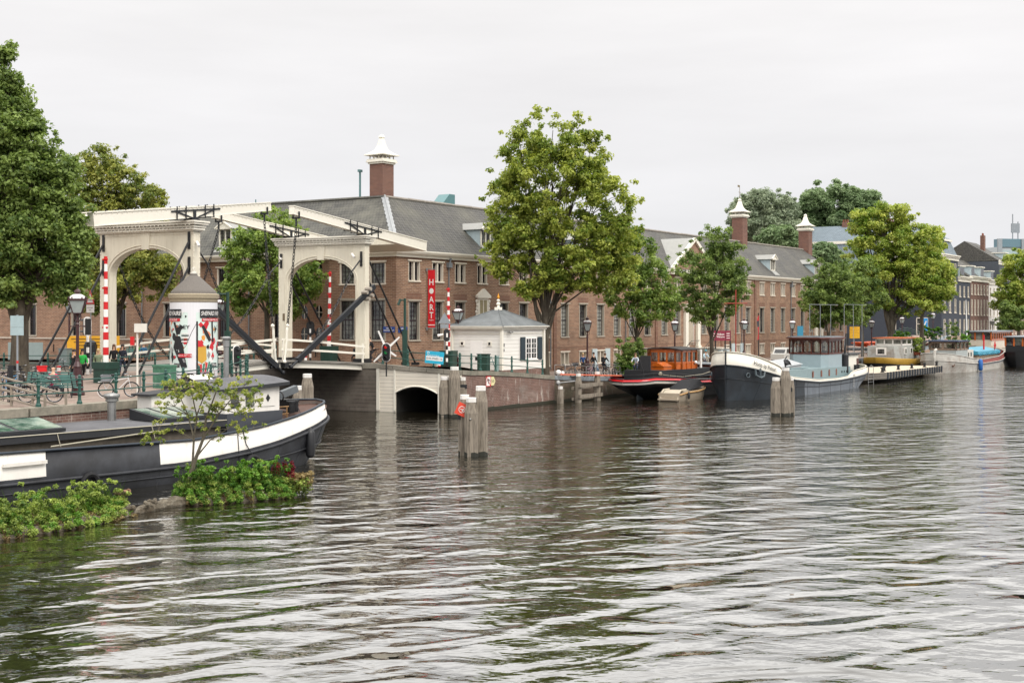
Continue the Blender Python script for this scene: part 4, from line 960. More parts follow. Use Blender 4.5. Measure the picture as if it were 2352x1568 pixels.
# canal side trees on the left
c1 = at(45, 850, 64); c1.z = 2.8
tree('very tall dark green tree at the left edge of the square', c1, lob(c1, [(10, 160, 32, 60), (25, 235, 50, 55), (-20, 300, 90, 90), (60, 330, 55, 60), (100, 400, 60, 60), (20, 420, 110, 80), (140, 480, 55, 60), (60, 540, 110, 80), (160, 570, 50, 60), (90, 640, 100, 55), (-40, 560, 80, 100), (20, 680, 80, 35), (165, 640, 38, 50), (150, 400, 35, 40), (80, 285, 25, 30), (-60, 420, 60, 60)]), L_dark, trunk=.5, fork=5, size=.27, per=60, clumps=430, cr=.8, seed=31)
c2 = at(262, 830, 100); c2.z = 2.9
tree('olive green tree behind the left portal of the drawbridge', c2, lob(c2, [(230, 375, 45, 40), (185, 420, 40, 50), (270, 420, 55, 45), (320, 460, 55, 40), (370, 490, 35, 28), (220, 490, 70, 50), (300, 530, 90, 50), (200, 560, 55, 60), (330, 600, 75, 55), (260, 650, 80, 45), (210, 700, 35, 35), (370, 630, 40, 55), (240, 600, 55, 50)]), L_olive, trunk=.36, fork=4.5, size=.32, per=42, clumps=330, cr=.85, seed=32)
c3 = at(612, 825, 96); c3.z = 2.9
tree('green tree between the two drawbridge portals', c3, lob(c3, [(640, 510, 45, 30), (600, 550, 60, 40), (680, 590, 50, 50), (560, 600, 50, 50), (620, 640, 90, 50), (700, 650, 40, 45), (545, 680, 45, 40), (660, 700, 45, 30)]), L_mid, trunk=.26, fork=4, size=.3, per=46, clumps=230, cr=.78, seed=33)
# ================================================================ boats
def hull(rows, L, bands, mats, n=36, deck=None, deckz=None, name='hull', parent=None, x0=0, smooth=True):
    """rows bottom to top: (half breadth table, height table, end shift); bands(r, x) -> material slot"""
    b = MB(); k = len(rows); ts = [.5-.5*math.cos(PI*i/n) for i in range(n+1)]; ts = [lerp(t, i/n, .45) for i, t in enumerate(ts)]
    grid = []
    for t in ts:
        col = []
        for h, z, sh in rows:
            x = t*L; hb = interp(x, h); zz = interp(x, z); xs = sh[0]*(1-t)**6-sh[1]*t**6
            col.append((x0+x+xs, hb, zz))
        grid.append(col)
    for sd in (-1, 1):
        o = len(b.v)
        for col in grid: b.v += [(x, sd*h, z) for x, h, z in col]
        for i in range(n):
            for r in range(k-1):
                q = (o+i*k+r, o+(i+1)*k+r, o+(i+1)*k+r+1, o+i*k+r+1)
                b.f.append(q if sd < 0 else q[::-1]); b.m.append(bands(r, (ts[i]+ts[i+1])/2*L))
    ob = b.build(name, mats, parent, smooth=smooth)
    if deck is not None:
        d = MB(); r = deck
        for i in range(n):
            c0, c1 = grid[i][r], grid[i+1][r]; z0 = c0[2]-(deckz or 0); z1 = c1[2]-(deckz or 0)
            d.quad((c0[0], -c0[1]*.97, z0), (c1[0], -c1[1]*.97, z1), (c1[0], c1[1]*.97, z1), (c0[0], c0[1]*.97, z0))
        d.build('deck', mats[-1], parent)
    # rubbing rails
    return ob, grid
def rail(grid, r, rad, m, parent, name='rubbing_strake', off=.03, sides=(-1, 1), x0=None, x1=None, n=6):
    b = MB()
    for sd in sides:
        p = [(c[r][0], sd*(c[r][1]+off), c[r][2]) for c in grid if (x0 is None or c[r][0] >= x0) and (x1 is None or c[r][0] <= x1)]
        b.tube(p, rad, n)
    return b.build(name, m, parent, smooth=True)
def plan(L, w, a, e, p=1.0):      # half breadth table for full rounded ends; a, e = length of the run at each end
    out = [(a*t, w*(1-(1-t)**2.4)**(.5*p)) for t in (0, .04, .1, .2, .35, .5, .7, .85, 1)]
    out += [(L-e*t, w*(1-(1-t)**2.4)**(.5*p)) for t in (1, .85, .7, .5, .35, .2, .1, .04, 0)]
    return out
hbk = mat('barge_black', '1e1f23', .5, var=.35, vscale=1.2, bump=.25, bscale=2.2, col2='2c2e33', c2scale=1.2); hwh = mat('barge_white', 'e4e0d8', .5, var=.08, vscale=1.5, stretch=(2.2, 2.2, .4), col2='c2ab90', c2scale=1.6, c2w=.72)
def seams(grid, m, parent, step=3, r0=0):
    for c in grid[2:-2:step]:
        for sd in (-1,): b = MB(); b.tube([(p[0], sd*(p[1]+.004), p[2]) for p in c[r0:5]], .012, 4); b.build('plate_seam', m, parent)
roofd = mat('bitumen_roof', '4d4d50', .8, var=.2, vscale=2.5, col2='5f5f62', c2scale=.7, bump=.2, bscale=40)
def bpx(boat_o, ang): return lambda x, y, z=0: Vector((boat_o[0]+x*math.cos(ang)-y*math.sin(ang), boat_o[1]+x*math.sin(ang)+y*math.cos(ang), z))
# --- black houseboat in the foreground
HA = math.atan2(.785, .62); HO = Vector((-17.1, 41.4, 0))+Vector((-.785, .62, 0))*2.25
hb = thing('houseboat', 'long black and white barge houseboat moored in the foreground', 'houseboat', tuple(HO), HA)
Lh = 38.0; xb = 16.6; x0h = xb-Lh
gz = [(0, 2.3), (10, 1.85), (x0h*-1, 1.72), (29.4, 1.58), (32.8, 1.85), (35, 2.2), (36.6, 2.5), (38, 2.62)]
sz = [(0, 1.3), (10, .7), (29, .6), (32, .85), (33.5, 1.05), (36.4, 1.65), (38, 1.95)]
add_z = lambda t, d: [(a, z+d) for a, z in t]
mul_h = lambda t, k: [(a, h*k) for a, h in t]
pt_, pw_ = plan(Lh, 2.25, 5, 4.6), plan(Lh, 2.2, 6, 5.2, 1.25)
rows = [(mul_h(pw_, .9), [(0, -.5), (38, -.5)], (1.2, 1.5)), (pw_, [(0, 0), (38, 0)], (.8, 1.2)), (mul_h(pt_, .985), [(a, z*.5) for a, z in sz], (.35, .6)), (mul_h(pt_, 1.0), sz, (0, .12)), (mul_h(pt_, .99), add_z(sz, .16), (0, .15)), (mul_h(pt_, .97), gz, (.1, .35)), (mul_h(pt_, .95), gz, (.12, .4))]
def hbband(r, x):
    X = x+x0h
    if r == 4: return 1 if (X > 6.1 or X < 1.35) else 0
    return 0
ho, gr = hull(rows, Lh, hbband, [hbk, hwh, mat('deck_brown', '5a4238', .8, var=.3)], n=60, deck=4, deckz=-.35, parent=hb, x0=x0h)
seams(gr, hbk, hb, 3, 1); rail(gr, 3, .07, hbk, hb); rail(gr, 2, .035, hbk, hb, 'lower_strake'); rail(gr, 5, .05, mat('gunwale_blue_black', '2a333d', .5), hb, 'gunwale')
b = MB()   # long deckhouse with bitumen roof
b.box(x0h+4, 9.6, -1.75, 1.75, 1.3, 2.0, 1); b.box(x0h+3.6, 9.75, -1.95, 1.95, 1.96, 2.2, 2); b.box(x0h+3.7, 9.7, -1.88, 1.88, 2.2, 2.215, 0)
b.build('deckhouse', [roofd, mat('grey_timber_side', '5d564c', .9, var=.4, vscale=3), mat('roof_fascia', '222327', .6, var=.2)], hb)
b = MB(); b.tube([(x0h+4, -1.97, 2.21), (9.7, -1.97, 2.21)], .02, 4)
for x in (-1.5, 2.3, 6.2): b.tube([(x, -1.97, 2.2), (x+.04, -2.12, 1.75)], .015, 4)
b.tube([(2.0, -2.05, 1.78), (6.5, -2.0, 2.0)], .03, 5); b.build('rope', mat('pale_rope', 'a9a391', .9), hb)
glg = glassmat('skylight_glass', '35564a', .08, curtain='a9b5a8')
for (xa, xb_, ya, yb) in ((-2.6, 2.8, -1.7, .1), (7.2, 9.4, -1.2, .9)):
    b = MB(); z = 2.24; za = .42
    b.add([(xa, ya, z), (xb_, ya, z), (xb_, yb, z), (xa, yb, z), (xa, ya, z+.12), (xb_, ya, z+.12), (xb_, yb, z+za), (xa, yb, z+za)], [(0, 3, 2, 1), (4, 5, 6, 7), (0, 1, 5, 4), (1, 2, 6, 5), (2, 3, 7, 6), (3, 0, 4, 7)])
    s_ = b.build('skylight', mat('skylight_frame', '202226', .5), hb); g = MB()
    for k in range(3):
        x1, x2 = lerp(xa, xb_, k/3)+.1, lerp(xa, xb_, (k+1)/3)-.06
        g.add([(x1, ya+.1, z+.145), (x2, ya+.1, z+.145), (x2, yb-.1, z+za-.0), (x1, yb-.1, z+za-.0)], [(0, 1, 2, 3)])
    g.build('glass', glg, s_)
b = MB(); b.T = None
b.lathe([(.115, 3.5), (.115, 5.0), (.14, 5.02), (.14, 5.3), (.2, 5.36), (.2, 5.42), (.1, 5.46)], (12.3, 1.3, 0), 14); b.lathe([(.3, 3.5), (.22, 3.62)], (12.3, 1.3, 0), 14)
c = (6.7, 1.35); b.lathe([(.17, 2.2), (.17, 2.95)], (c[0], c[1], 0), 16); b.lathe([(.2, 2.95), (.24, 2.98), (.24, 3.08), (.3, 3.12), (.32, 3.2), (.3, 3.26), (.1, 3.3)], (c[0], c[1], 0), 16)
b.build('flue_pipe', steel, hb, smooth=False)
# white wheelhouse with rounded black roof
b = MB()
b.prism([(8.3, 1.0), (10.1, .5), (10.1, 1.95), (8.3, 1.95)], 1.9, [3.1, 3.25, 3.25, 3.1], 0)
b.box(9.9, 12.78, -1.75, 1.7, 1.6, 2.42, 2)
b.prism([(9.9, -1.6), (12.74, -1.6), (12.74, 1.6), (9.9, 1.6)], 2.42, [3.3, 3.5, 3.5, 3.3], 0)
wh = b.build('wheelhouse', [hwh, roofd, mat('dark_grey_band', '3c3f45', .55, var=.15)], hb)
b = MB(); n = 8
X0, X1 = 9.5, 13.1
for i in range(n):
    f = lambda y, x: 3.36+.24*(1-(y/1.85)**2)+.05*(x-8.3)
    y0, y1 = lerp(-1.85, 1.85, i/n), lerp(-1.85, 1.85, (i+1)/n)
    b.quad((X0, y0, f(y0, X0)), (X1, y0, f(y0, X1)), (X1, y1, f(y1, X1)), (X0, y1, f(y1, X0)), m=0)
    b.quad((X1, y0, f(y0, X1)-.14), (X1, y1, f(y1, X1)-.14), (X1, y1, f(y1, X1)), (X1, y0, f(y0, X1)), m=1)
    b.quad((X0, y1, f(y1, X0)-.14), (X0, y0, f(y0, X0)-.14), (X0, y0, f(y0, X0)), (X0, y1, f(y1, X0)), m=1)
b.quad((X0, -1.85, f(-1.85, X0)-.14), (X1, -1.85, f(-1.85, X1)-.14), (X1, -1.85, f(-1.85, X1)), (X0, -1.85, f(-1.85, X0)), m=1)
b.prism([(8.1, .9), (9.7, .5), (9.7, 2.1), (8.1, 2.1)], [3.1, 3.22, 3.22, 3.1], [3.18, 3.3, 3.3, 3.18], 1)
b.box(10.0, 10.8, .5, 1.3, 3.55, 3.72, 1); b.add([(9.9, .4, 3.72), (10.9, .4, 3.72), (10.9, .9, 3.88), (9.9, .9, 3.88), (10.9, 1.4, 3.72), (9.9, 1.4, 3.72)], [(0, 1, 2, 3), (3, 2, 4, 5)], 2)
b.build('roof', [roofd, mat('roof_fascia', '222327'), hwh], wh)
b = MB()
for (xa, xb_, za, zb) in ((10.2, 10.6, 2.62, 3.1), (10.95, 11.4, 2.65, 3.2)): b.box(xa, xb_, -1.62, -1.605, za, zb)
b.build('window', glassb, wh)
b = MB(); b.box(11.7, 12.5, -1.63, -1.605, 2.62, 3.28, 0); b.ext([(12.1, -1.635, 2.78), (12.22, -1.635, 2.95), (12.1, -1.635, 3.12), (11.98, -1.635, 2.95)], (0, -.004, 0), 1)
b.build('hatch', [hwh, black], wh)
b = MB()
b.tube([(12.5, 0, 2.9), (13.0, -.0, 2.65), (13.6, 0, 2.72), (15.0, 0, 3.1)], [.13, .15, .15, .1], 8); b.beam((13.4, 0, 2.7), (15.1, 0, 3.15), .26, .3)
b.build('tiller', mat('tiller_grey', '5a5f62', .6, var=.15), hb)
b = MB()
for x, y in ((13.9, -1.0), (14.35, -.75)): b.lathe([(.17, 2.2), (.16, 2.62), (.2, 2.63), (.2, 2.7), (.02, 2.7)], (x, y, 0), 12)
b.box(14.3, 14.9, -.3, .9, 2.3, 2.7); b.ring((14.0, -.2, 2.85), .22, .035, (1, 0, 0), 14)
b.build('bollard', blackm, hb)
def fender(b, p, r=.17, h=.75): b.lathe([(.03, h/2+.12), (.05, h/2+.05), (r*.7, h/2), (r, h/2-.12), (r, -h/2+.12), (r*.7, -h/2), (.03, -h/2-.03)], p, 12)
b = MB(); gx = [c for c in gr if abs(c[3][0]-13.6) < .7][0]; p = (13.7, -2.0, .78); fender(b, (14.0, -2.12, .95), .2, 1.15); b.tube([(13.7, -1.95, 1.5), (13.75, -1.8, 2.2), (13.8, -1.55, 2.5)], .02, 4)
b.build('fender', mat('black_fender', '1b1c1f', .45, var=.15), hb, smooth=True)
for x in (10.7, 3.35, -.55):
    b = MB(); b.ring((x, -2.36, .42), .3, .09, (0, 1, 0), 18, 6)
    if x > 5: b.tube([(x, -2.36, .75), (x-.25, -2.25, 1.2), (x-.4, -2.2, 1.85)], .02, 4); b.tube([(x-.6, -2.26, .6), (x-.65, -2.2, 1.85)], .02, 4)
    b.build('tyre_fender', tyre, hb)
b = MB(); b.box(.1, 1.7, -2.34, -2.25, 1.25, 1.37); b.build('fender_board', hwh, hb)
b = MB()
for x in (12.9, 13.5): b.tube([(x, -1.2, 1.95), (x, -1.2, 2.5)], .03, 5)
for z in (2.2, 2.5): b.tube([(12.6, -1.2, z), (13.6, -1.2, z)], .03, 5)
b.box(12.6, 13.5, -1.2, -.7, 2.15, 2.2); b.build('deck_bench', mat('teak', '8a6a45', .7), hb)
b = MB()
for (dx, dy, h) in (): b.tube([(dx, dy, 2.7), (dx, dy, h)], .03, 6)
# --- flagged mast + stove pipe seen beside the advertising column

# --- blue-grey tugboat style barge (riverside, double banked)
BO = fp(14.06, 20.85); gb = thing('motor_barge', 'dark blue grey motor barge with white bow and brown windowed wheelhouse', 'barge', tuple(BO), FA)
gtop = [(0, 3.72), (1.5, 3.35), (3, 2.9), (4.6, 2.5), (5.0, 2.35), (5.3, 1.95), (5.9, 1.72), (8, 1.5), (13, 1.12), (18, 1.06), (20.6, 1.15), (21.6, 1.5), (22.4, 1.62), (27, 1.85), (29, 1.95)]
gbb = [(0, 2.68), (2, 2.2), (5, 1.62), (8, 1.28), (13, .92), (18, .88), (22, .98), (26, 1.18), (29, 1.32)]
bp_, bw_ = plan(29, 2.6, 5.0, 5.5), plan(29, 2.55, 7.5, 7.5, 1.5)
rows = [(bw_, [(0, -.6), (29, -.6)], (0, 3)), (bw_, [(0, 0), (29, 0)], (0, 2.2)), (mul_h(bp_, .97), [(a, z*.62) for a, z in gbb], (0, .9)), (bp_, gbb, (0, .1)), (mul_h(bp_, 1.01), add_z(gbb, .07), (0, .05)), (mul_h(bp_, .96), gtop, (.03, .35)), (mul_h(bp_, .94), gtop, (.05, .4))]
navy = mat('navy_hull', '10171e', .5, var=.3, vscale=1.0, col2='1c252d', c2scale=.9); lgh = mat('grey_hull', '6b7178', .5, var=.2, vscale=1.0, col2='5d646b', c2scale=.6)
o_, gg = hull(rows, 29, lambda r, x: (2 if r >= 4 else (0 if x < 10 else 1)), [navy, lgh, mat('bow_cream_white', 'e4dfd2', .45, var=.06), mat('deck_grey_green', '6c7d7f', .7, var=.1)], n=56, deck=3, deckz=-.1, parent=gb)
seams(gg, navy, gb, 4, 0); rail(gg, 3, .075, navy, gb); rail(gg, 2, .03, navy, gb, 'lower_strake'); rail(gg, 5, .05, mat('gunwale_cream', 'cfc8b8', .5), gb, 'gunwale')
b = MB(); b.beam((-.03, 0, -.3), (-.02, 0, 3.74), .09, .12, up=(1, 0, 0)); b.build('stem', navy, gb)
gcol = mat('grey_green_paint', '7f9294', .5, var=.1); mah = mat('mahogany', '5a2a1c', .4, var=.25, vscale=3)
b = MB(); b.prism([(6.3, -1.9), (22.5, -2.0), (22.5, 2.0), (6.3, 1.9)], .9, [2.1, 1.95, 1.95, 2.1]); b.box(22, 23.6, -1.9, 1.9, .8, 1.55); b.box(9.5, 13.5, -1.5, .2, 2.08, 2.2); cb = b.build('trunk_cabin', [gcol], gb)
b = MB()
for x in (13.2, 15.2, 17.1, 18.9): b.T = None; b.box(x-.12, x+.12, -1.99-.02*(x>0), -1.96, 1.3, 1.75); b.tube([(x-.13, -1.98, 1.73), (x, -1.98, 1.85), (x+.13, -1.98, 1.73)], .03, 4)
b.build('window', mat('varnished_window', '7a3f22', .3), cb)
b = MB()
for x in (20.3, 20.9, 21.5): b.ring((x, -2.0, 1.55), .08, .025, (0, 1, 0), 10)
b.build('porthole', blackm, cb)
wx0, wx1 = 16.9, 20.9
pw = [(wx0+.0, -.95), (wx0+.75, -1.8), (wx1, -1.8), (wx1, 1.8), (wx0+.75, 1.8), (wx0, .95)]
pw = [(wx0+.1, -1.25), (wx0+.6, -1.78), (wx1, -1.78), (wx1, 1.78), (wx0+.6, 1.78), (wx0+.1, 1.25)]
b = MB(); b.prism(pw, 1.5, 3.1); b.prism([(x, y) for x, y in pw], 3.1, 3.18)
wh = b.build('wheelhouse', mat('light_blue_grey', '93a3a8', .5, var=.06), gb)
fr = MB(); gl = MB()
cc = list(zip(pw, pw[1:]+pw[:1]))
for (p, q) in cc:
    p, q = Vector((*p, 0)), Vector((*q, 0)); L_ = (q-p).length; k = max(1, round(L_/.95)); Z = Vector((0, 0, 1))
    fr.beam(p+Z*3.2, q+Z*3.2, .09, .12); fr.beam(p+Z*4.4, q+Z*4.4, .1, .2)
    for i in range(k+1): c = p.lerp(q, i/k); fr.beam(c+Z*3.15, c+Z*4.45, .1, .1, up=(1, 0, 0))
    for i in range(k):
        a, c = p.lerp(q, i/k), p.lerp(q, (i+1)/k); d = (c-a)
        for s, e in ((0, 1), (1, 0)): fr.add([a.lerp(c, s)+Z*4.35, a.lerp(c, .5)+Z*4.35, a.lerp(c, s)+Z*4.0], [(0, 1, 2)])
    gl.add([p+Z*3.2, q+Z*3.2, q+Z*4.35, p+Z*4.35], [(0, 1, 2, 3)])
fr.build('window_frame', mah, wh)
cg = bpy.data.materials.new('clear_cabin_glass'); cg.use_nodes = True; t_ = cg.node_tree; t_.nodes.clear()
g1 = nd(t_, 'ShaderNodeBsdfGlossy', _Roughness=.03); g2 = nd(t_, 'ShaderNodeBsdfTransparent'); g2.inputs[0].default_value = (.72, .76, .76, 1); mm_ = nd(t_, 'ShaderNodeMixShader', _Fac=.16); oo_ = nd(t_, 'ShaderNodeOutputMaterial')
lk(t_, g2.outputs[0], mm_.inputs[1]); lk(t_, g1.outputs[0], mm_.inputs[2]); lk(t_, mm_.outputs[0], oo_.inputs[0])
gl.build('glass', cg, wh)
b = MB(); b.prism([(wx0-.35, -1.4), (wx0+.4, -2.05), (wx1+.3, -2.05), (wx1+.3, 2.05), (wx0+.4, 2.05), (wx0-.35, 1.4)], 4.5, 4.6, 0); b.prism([(wx0-.2, -1.3), (wx0+.4, -1.9), (wx1+.1, -1.9), (wx1+.1, 1.9), (wx0+.4, 1.9), (wx0-.2, 1.3)], 4.6, 4.68, 1)
for i in range(5):
    x = wx0+.2+i*.8; b.box(x, x+.72, -1.6, -.1, 4.68, 4.71, 2); b.box(x, x+.72, .1, 1.6, 4.68, 4.71, 2)
b.build('roof', [mah, greyst, mat('solar_panel', '59646c', .25, metal=.4)], wh)
b = MB(); b.lathe([(.32, 1.4), (.32, 3.0), (.2, 3.15)], (21.8, -1.75, 0), 12); b.tube([(21.8, -1.75, 3.0), (21.85, -1.75, 3.4), (22.2, -1.75, 4.9)], [.12, .11, .1], 8); b.tube([(22.6, -1.75, 1.5), (22.6, -1.75, 4.9)], .05, 6)
b.build('exhaust_funnel', black, gb)
b = MB(); b.prism([(23.6, -1.5), (25.5, -1.65), (27.4, -1.1), (27.9, 0), (27.4, 1.1), (25.5, 1.65), (23.6, 1.5)], 1.2, 2.95, 0); b.prism([(23.4, -1.65), (25.5, -1.8), (27.6, -1.2), (28.1, 0), (27.6, 1.2), (25.5, 1.8), (23.4, 1.65)], 2.95, 3.05, 1)
ac = b.build('aft_cabin', [mat('bow_cream_white', 'e4dfd2'), black], gb)
b = MB(); b.box(25.3, 25.7, -1.70, -1.64, 1.9, 2.6); b.build('window', mah, ac)
b = MB()
for x, y in ((4.2, -1.3), (4.7, -1.1), (4.2, 1.1), (23.9, -2.0), (24.5, -2.05)): b.lathe([(.14, 1.5 if x < 10 else 1.4), (.14, 2.55 if x < 10 else 2.0), (.17, 2.6 if x < 10 else 2.05), (.02, 2.6 if x < 10 else 2.05)], (x, y, 0), 10)
b.build('bollard', black, gb)
b = MB(); b.ring((.65, -1.55, 1.95), .16, .04, (.6, 1, 0), 12); b.ring((.35, 1.35, 1.95), .16, .04, (.6, -1, 0), 12)
c = Vector((1.3, -2.28, 1.95)); b.tube([c+Vector((-.32, .28, .42)), c+Vector((-.3, .24, .0)), c+Vector((0, 0, -.2)), c+Vector((.35, -.12, -.1)), c+Vector((.5, -.15, .25))], [.07, .09, .09, .09, .06], 6); b.tube([c+Vector((0, 0, -.2)), c+Vector((.02, .02, .4))], .06, 6); b.ring(c+Vector((0, .02, .35)), .15, .04, (0, 1, 0), 10)
b.build('anchor', mat('anchor_grey', '4b565b', .5, var=.2), gb)
b = MB()
def side_pt(u, v, base=6.2):          # on the white bow, following the plating
    x = 1.15+u; hb_ = interp(x, bp_)*1.0; zt_ = interp(x, gtop); zb_ = interp(x, gbb); return Vector((x-.05, -hb_-.06, lerp(zb_, zt_, .46)+v))
b.text('Hoop op Welvaart', .46, 0, (1, 0, 0), (0, 0, 1), align='LEFT', bend=lambda x, y: side_pt(x*.72, y))
b.build('lettering', black, gb)
b = MB()
for u in (0, .3): b.tube([(21.6+u, -2.62, 1.3), (21.4+u, -2.62, .1)], .02, 4)
for k in range(5): b.tube([(21.6-.2*k/5, -2.62, 1.2-.24*k), (21.9-.2*k/5, -2.62, 1.2-.24*k)], .015, 4)
b.build('ladder', steel, gb)
b = MB(); b.tube([(5.6, -.3, 2.1), (5.6, -.3, 6.7)], .05, 6); b.build('flag_pole', mat('dark_pole', '2c2523', .5), gb)
b = MB()
for i in range(8):
    z0, z1 = 6.6-i*.25, 6.6-(i+1)*.25; w = lambda i: .10+.34*math.sin(min(1, i/5)*PI*.75)*(1 if i < 6 else .6)
    b.quad((5.6, -.34, z0), (5.6-w(i), -.36+.05*math.sin(i), z0-.05), (5.6-w(i+1), -.36+.05*math.sin(i+1), z1-.05), (5.6, -.34, z1), m=1 if i in (2, 3) else 0)
b.build('flag', [mat('flag_red', 'b5121b', .7), mat('flag_dark', '20202a', .7)], gb)
b = MB(); b.prism([(7, -1.4), (12, -1.4), (12, 1.5), (7, 1.5)], 2.0, [2.35, 2.5, 2.5, 2.35]); b.add([(6.6, -1.5, 2.3), (12.2, -1.5, 2.45), (12.2, 0, 2.9), (6.6, 0, 2.75), (12.2, 1.6, 2.45), (6.6, 1.6, 2.3)], [(0, 1, 2, 3), (3, 2, 4, 5), (0, 3, 5), (1, 4, 2)]); b.build('hatch_cover', mat('grey_tarp', '9fa2a3', .7, var=.15), gb)
b = MB()
for i in range(6):
    x = 25.0-i*1.05 if False else 0
# --- red barge with orange varnished deckhouse
RO = fp(9.4, 14.5); rb = thing('barge', 'black barge with red and white band and varnished orange deckhouse', 'barge', tuple(RO), FA)
rt = [(0, 1.62), (1.5, 1.78), (5, 1.62), (9, 1.3), (16, 1.2), (22, 1.3), (25, 1.6)]
p_t, p_w = plan(25, 2.3, 3.2, 4), plan(25, 2.0, 9, 6, 2.2)
rows = [(mul_h(p_w, .8), [(0, -.5), (25, -.5)], (4.2, 1)), (p_w, [(0, 0), (25, 0)], (3.0, 1)), (mul_h(p_t, .8), [(0, .9), (4, .7), (25, .5)], (.9, .5)), (p_t, add_z(rt, -.46), (.0, .1)), (mul_h(p_t, 1.02), add_z(rt, -.24), (-.05, 0)), (mul_h(p_t, .96), rt, (.1, 0)), (mul_h(p_t, .94), rt, (.15, 0))]
redg = mat('glossy_red', 'c01820', .2, var=.05)
o_, g3 = hull(rows, 25, lambda r, x: (1 if r == 3 and x < 7.6 else 2 if r >= 4 else 0), [mat('near_black_hull', '131418', .45, var=.2), hwh, redg, black], n=40, deck=4, deckz=-.05, parent=rb)
rail(g3, 4, .04, black, rb); rail(g3, 5, .05, black, rb, 'gunwale')
b = MB(); b.ext([(2.0, 0, -.4), (3.9, 0, -.4), (3.6, 0, .6), (2.9, 0, .75), (2.2, 0, .3)], (0, -.12, 0)); b.build('rudder', mat('rudder_grey', '4a5257', .6, var=.3), rb)
b = MB(); b.box(3.2, 12.5, -1.65, 1.65, 1.5, 2.2); b.build('trunk_cabin', mat('black_trunk', '25272a', .45, var=.15), rb)
org = mat('varnished_orange_wood', 'c0601c', .3, var=.25, vscale=4, coat=.4); orgd = mat('varnished_dark_wood', '5d2213', .35, var=.2)
wx0, wx1, hy = 6.6, 9.6, 1.5
pw = [(wx0, -1.1), (wx0+.35, -hy), (wx1, -hy), (wx1, hy), (wx0+.35, hy), (wx0, 1.1)]
b = MB(); b.prism(pw, 1.7, 2.72); wh = b.build('deckhouse', org, rb)
fr = MB(); gl = MB()
for (p, q) in zip(pw, pw[1:]+pw[:1]):
    p, q = Vector((*p, 0)), Vector((*q, 0)); L_ = (q-p).length; k = max(1, round(L_/.78)); Z = Vector((0, 0, 1))
    fr.beam(p+Z*2.72, q+Z*2.72, .07, .12); fr.beam(p+Z*3.66, q+Z*3.66, .1, .26)
    for i in range(k+1): c = p.lerp(q, i/k); fr.beam(c+Z*1.7, c+Z*3.75, .15, .12, up=(1, 0, 0))
    gl.add([p+Z*2.75, q+Z*2.75, q+Z*3.6, p+Z*3.6], [(0, 1, 2, 3)])
fr.build('window_frame', org, wh); gl.build('glass', cg, wh)
b = MB(); n = 6
for i in range(n):
    y0, y1 = lerp(-1.75, 1.75, i/n), lerp(-1.75, 1.75, (i+1)/n); f = lambda y: 3.8+.16*(1-(y/1.75)**2)
    b.quad((wx0-.3, y0, f(y0)), (wx1+.2, y0, f(y0)), (wx1+.2, y1, f(y1)), (wx0-.3, y1, f(y1))); b.quad((wx0-.3, y0, f(y0)-.08), (wx0-.3, y1, f(y1)-.08), (wx0-.3, y1, f(y1)), (wx0-.3, y0, f(y0)))
b.quad((wx0-.3, -1.75, 3.72), (wx1+.2, -1.75, 3.72), (wx1+.2, -1.75, 3.8), (wx0-.3, -1.75, 3.8)); b.build('roof', mat('dark_roof', '2d2a28', .7), wh)
b = MB(); b.prism([(4.6, -1.1), (6.0, -1.1), (6.0, .1), (4.6, .1)], 2.2, 2.5); b.add([(4.55, -1.15, 2.48), (6.05, -1.15, 2.48), (6.05, .15, 2.48), (4.55, .15, 2.48), (4.55, -.5, 2.8), (6.05, -.5, 2.8)], [(0, 1, 5, 4), (2, 3, 4, 5), (0, 4, 3), (1, 2, 5)]); b.build('skylight', org, rb)
b = MB(); b.box(3.4, 3.5, -.55, .35, 2.2, 3.35); b.box(4.6, 4.7, .3, 1.2, 2.2, 3.0); b.tube([(2.9, -.3, 1.8), (2.3, .0, 3.7)], .035, 6); b.build('deck_panel', mat('charcoal_panel', '2b2c2e', .6), rb)
b = MB(); b.box(12.6, 15.4, -1.3, 1.3, 1.3, 2.4, 0); b.box(12.4, 15.8, -1.45, 1.45, 2.4, 2.48, 1); b.box(12.7, 13.2, -1.33, -1.3, 1.7, 2.1, 2); b.build('aft_cabin', [orgd, greyst, hwh], rb)
b = MB()
for s in (-1, 1): b.tube([(c[5][0], s*c[5][1]*.95, c[5][2]+.32) for c in g3 if c[5][0] < 12], .02, 4)
for c in g3[2:16:2]:
    for s in (-1, 1): b.tube([(c[5][0], s*c[5][1]*.95, c[5][2]), (c[5][0], s*c[5][1]*.95, c[5][2]+.32)], .02, 4)
b.build('handrail', black, rb)
b = MB(); b.ball((9.3, -1.6, 2.7), .14); b.box(10.0, 10.06, -1.56, -1.52, 2.5, 2.8); b.tube([(10.9, -1.3, 1.9), (10.9, -1.3, 3.7)], .1, 8); b.build('deck_fitting', white, rb)
b = MB(); p = [Vector((2.5, -1.9, 1.95)), Vector((6, -2.0, 1.65)), Vector((9, -2.3, 1.75)), Vector((12.0, -3.6, 2.5))]; b.tube(p, .025, 5); b.ball(p[0]+Vector((0, 0, .05)), .16, None, 7, 5); b.build('mooring_rope', mat('pale_rope', 'a9a391'), rb)
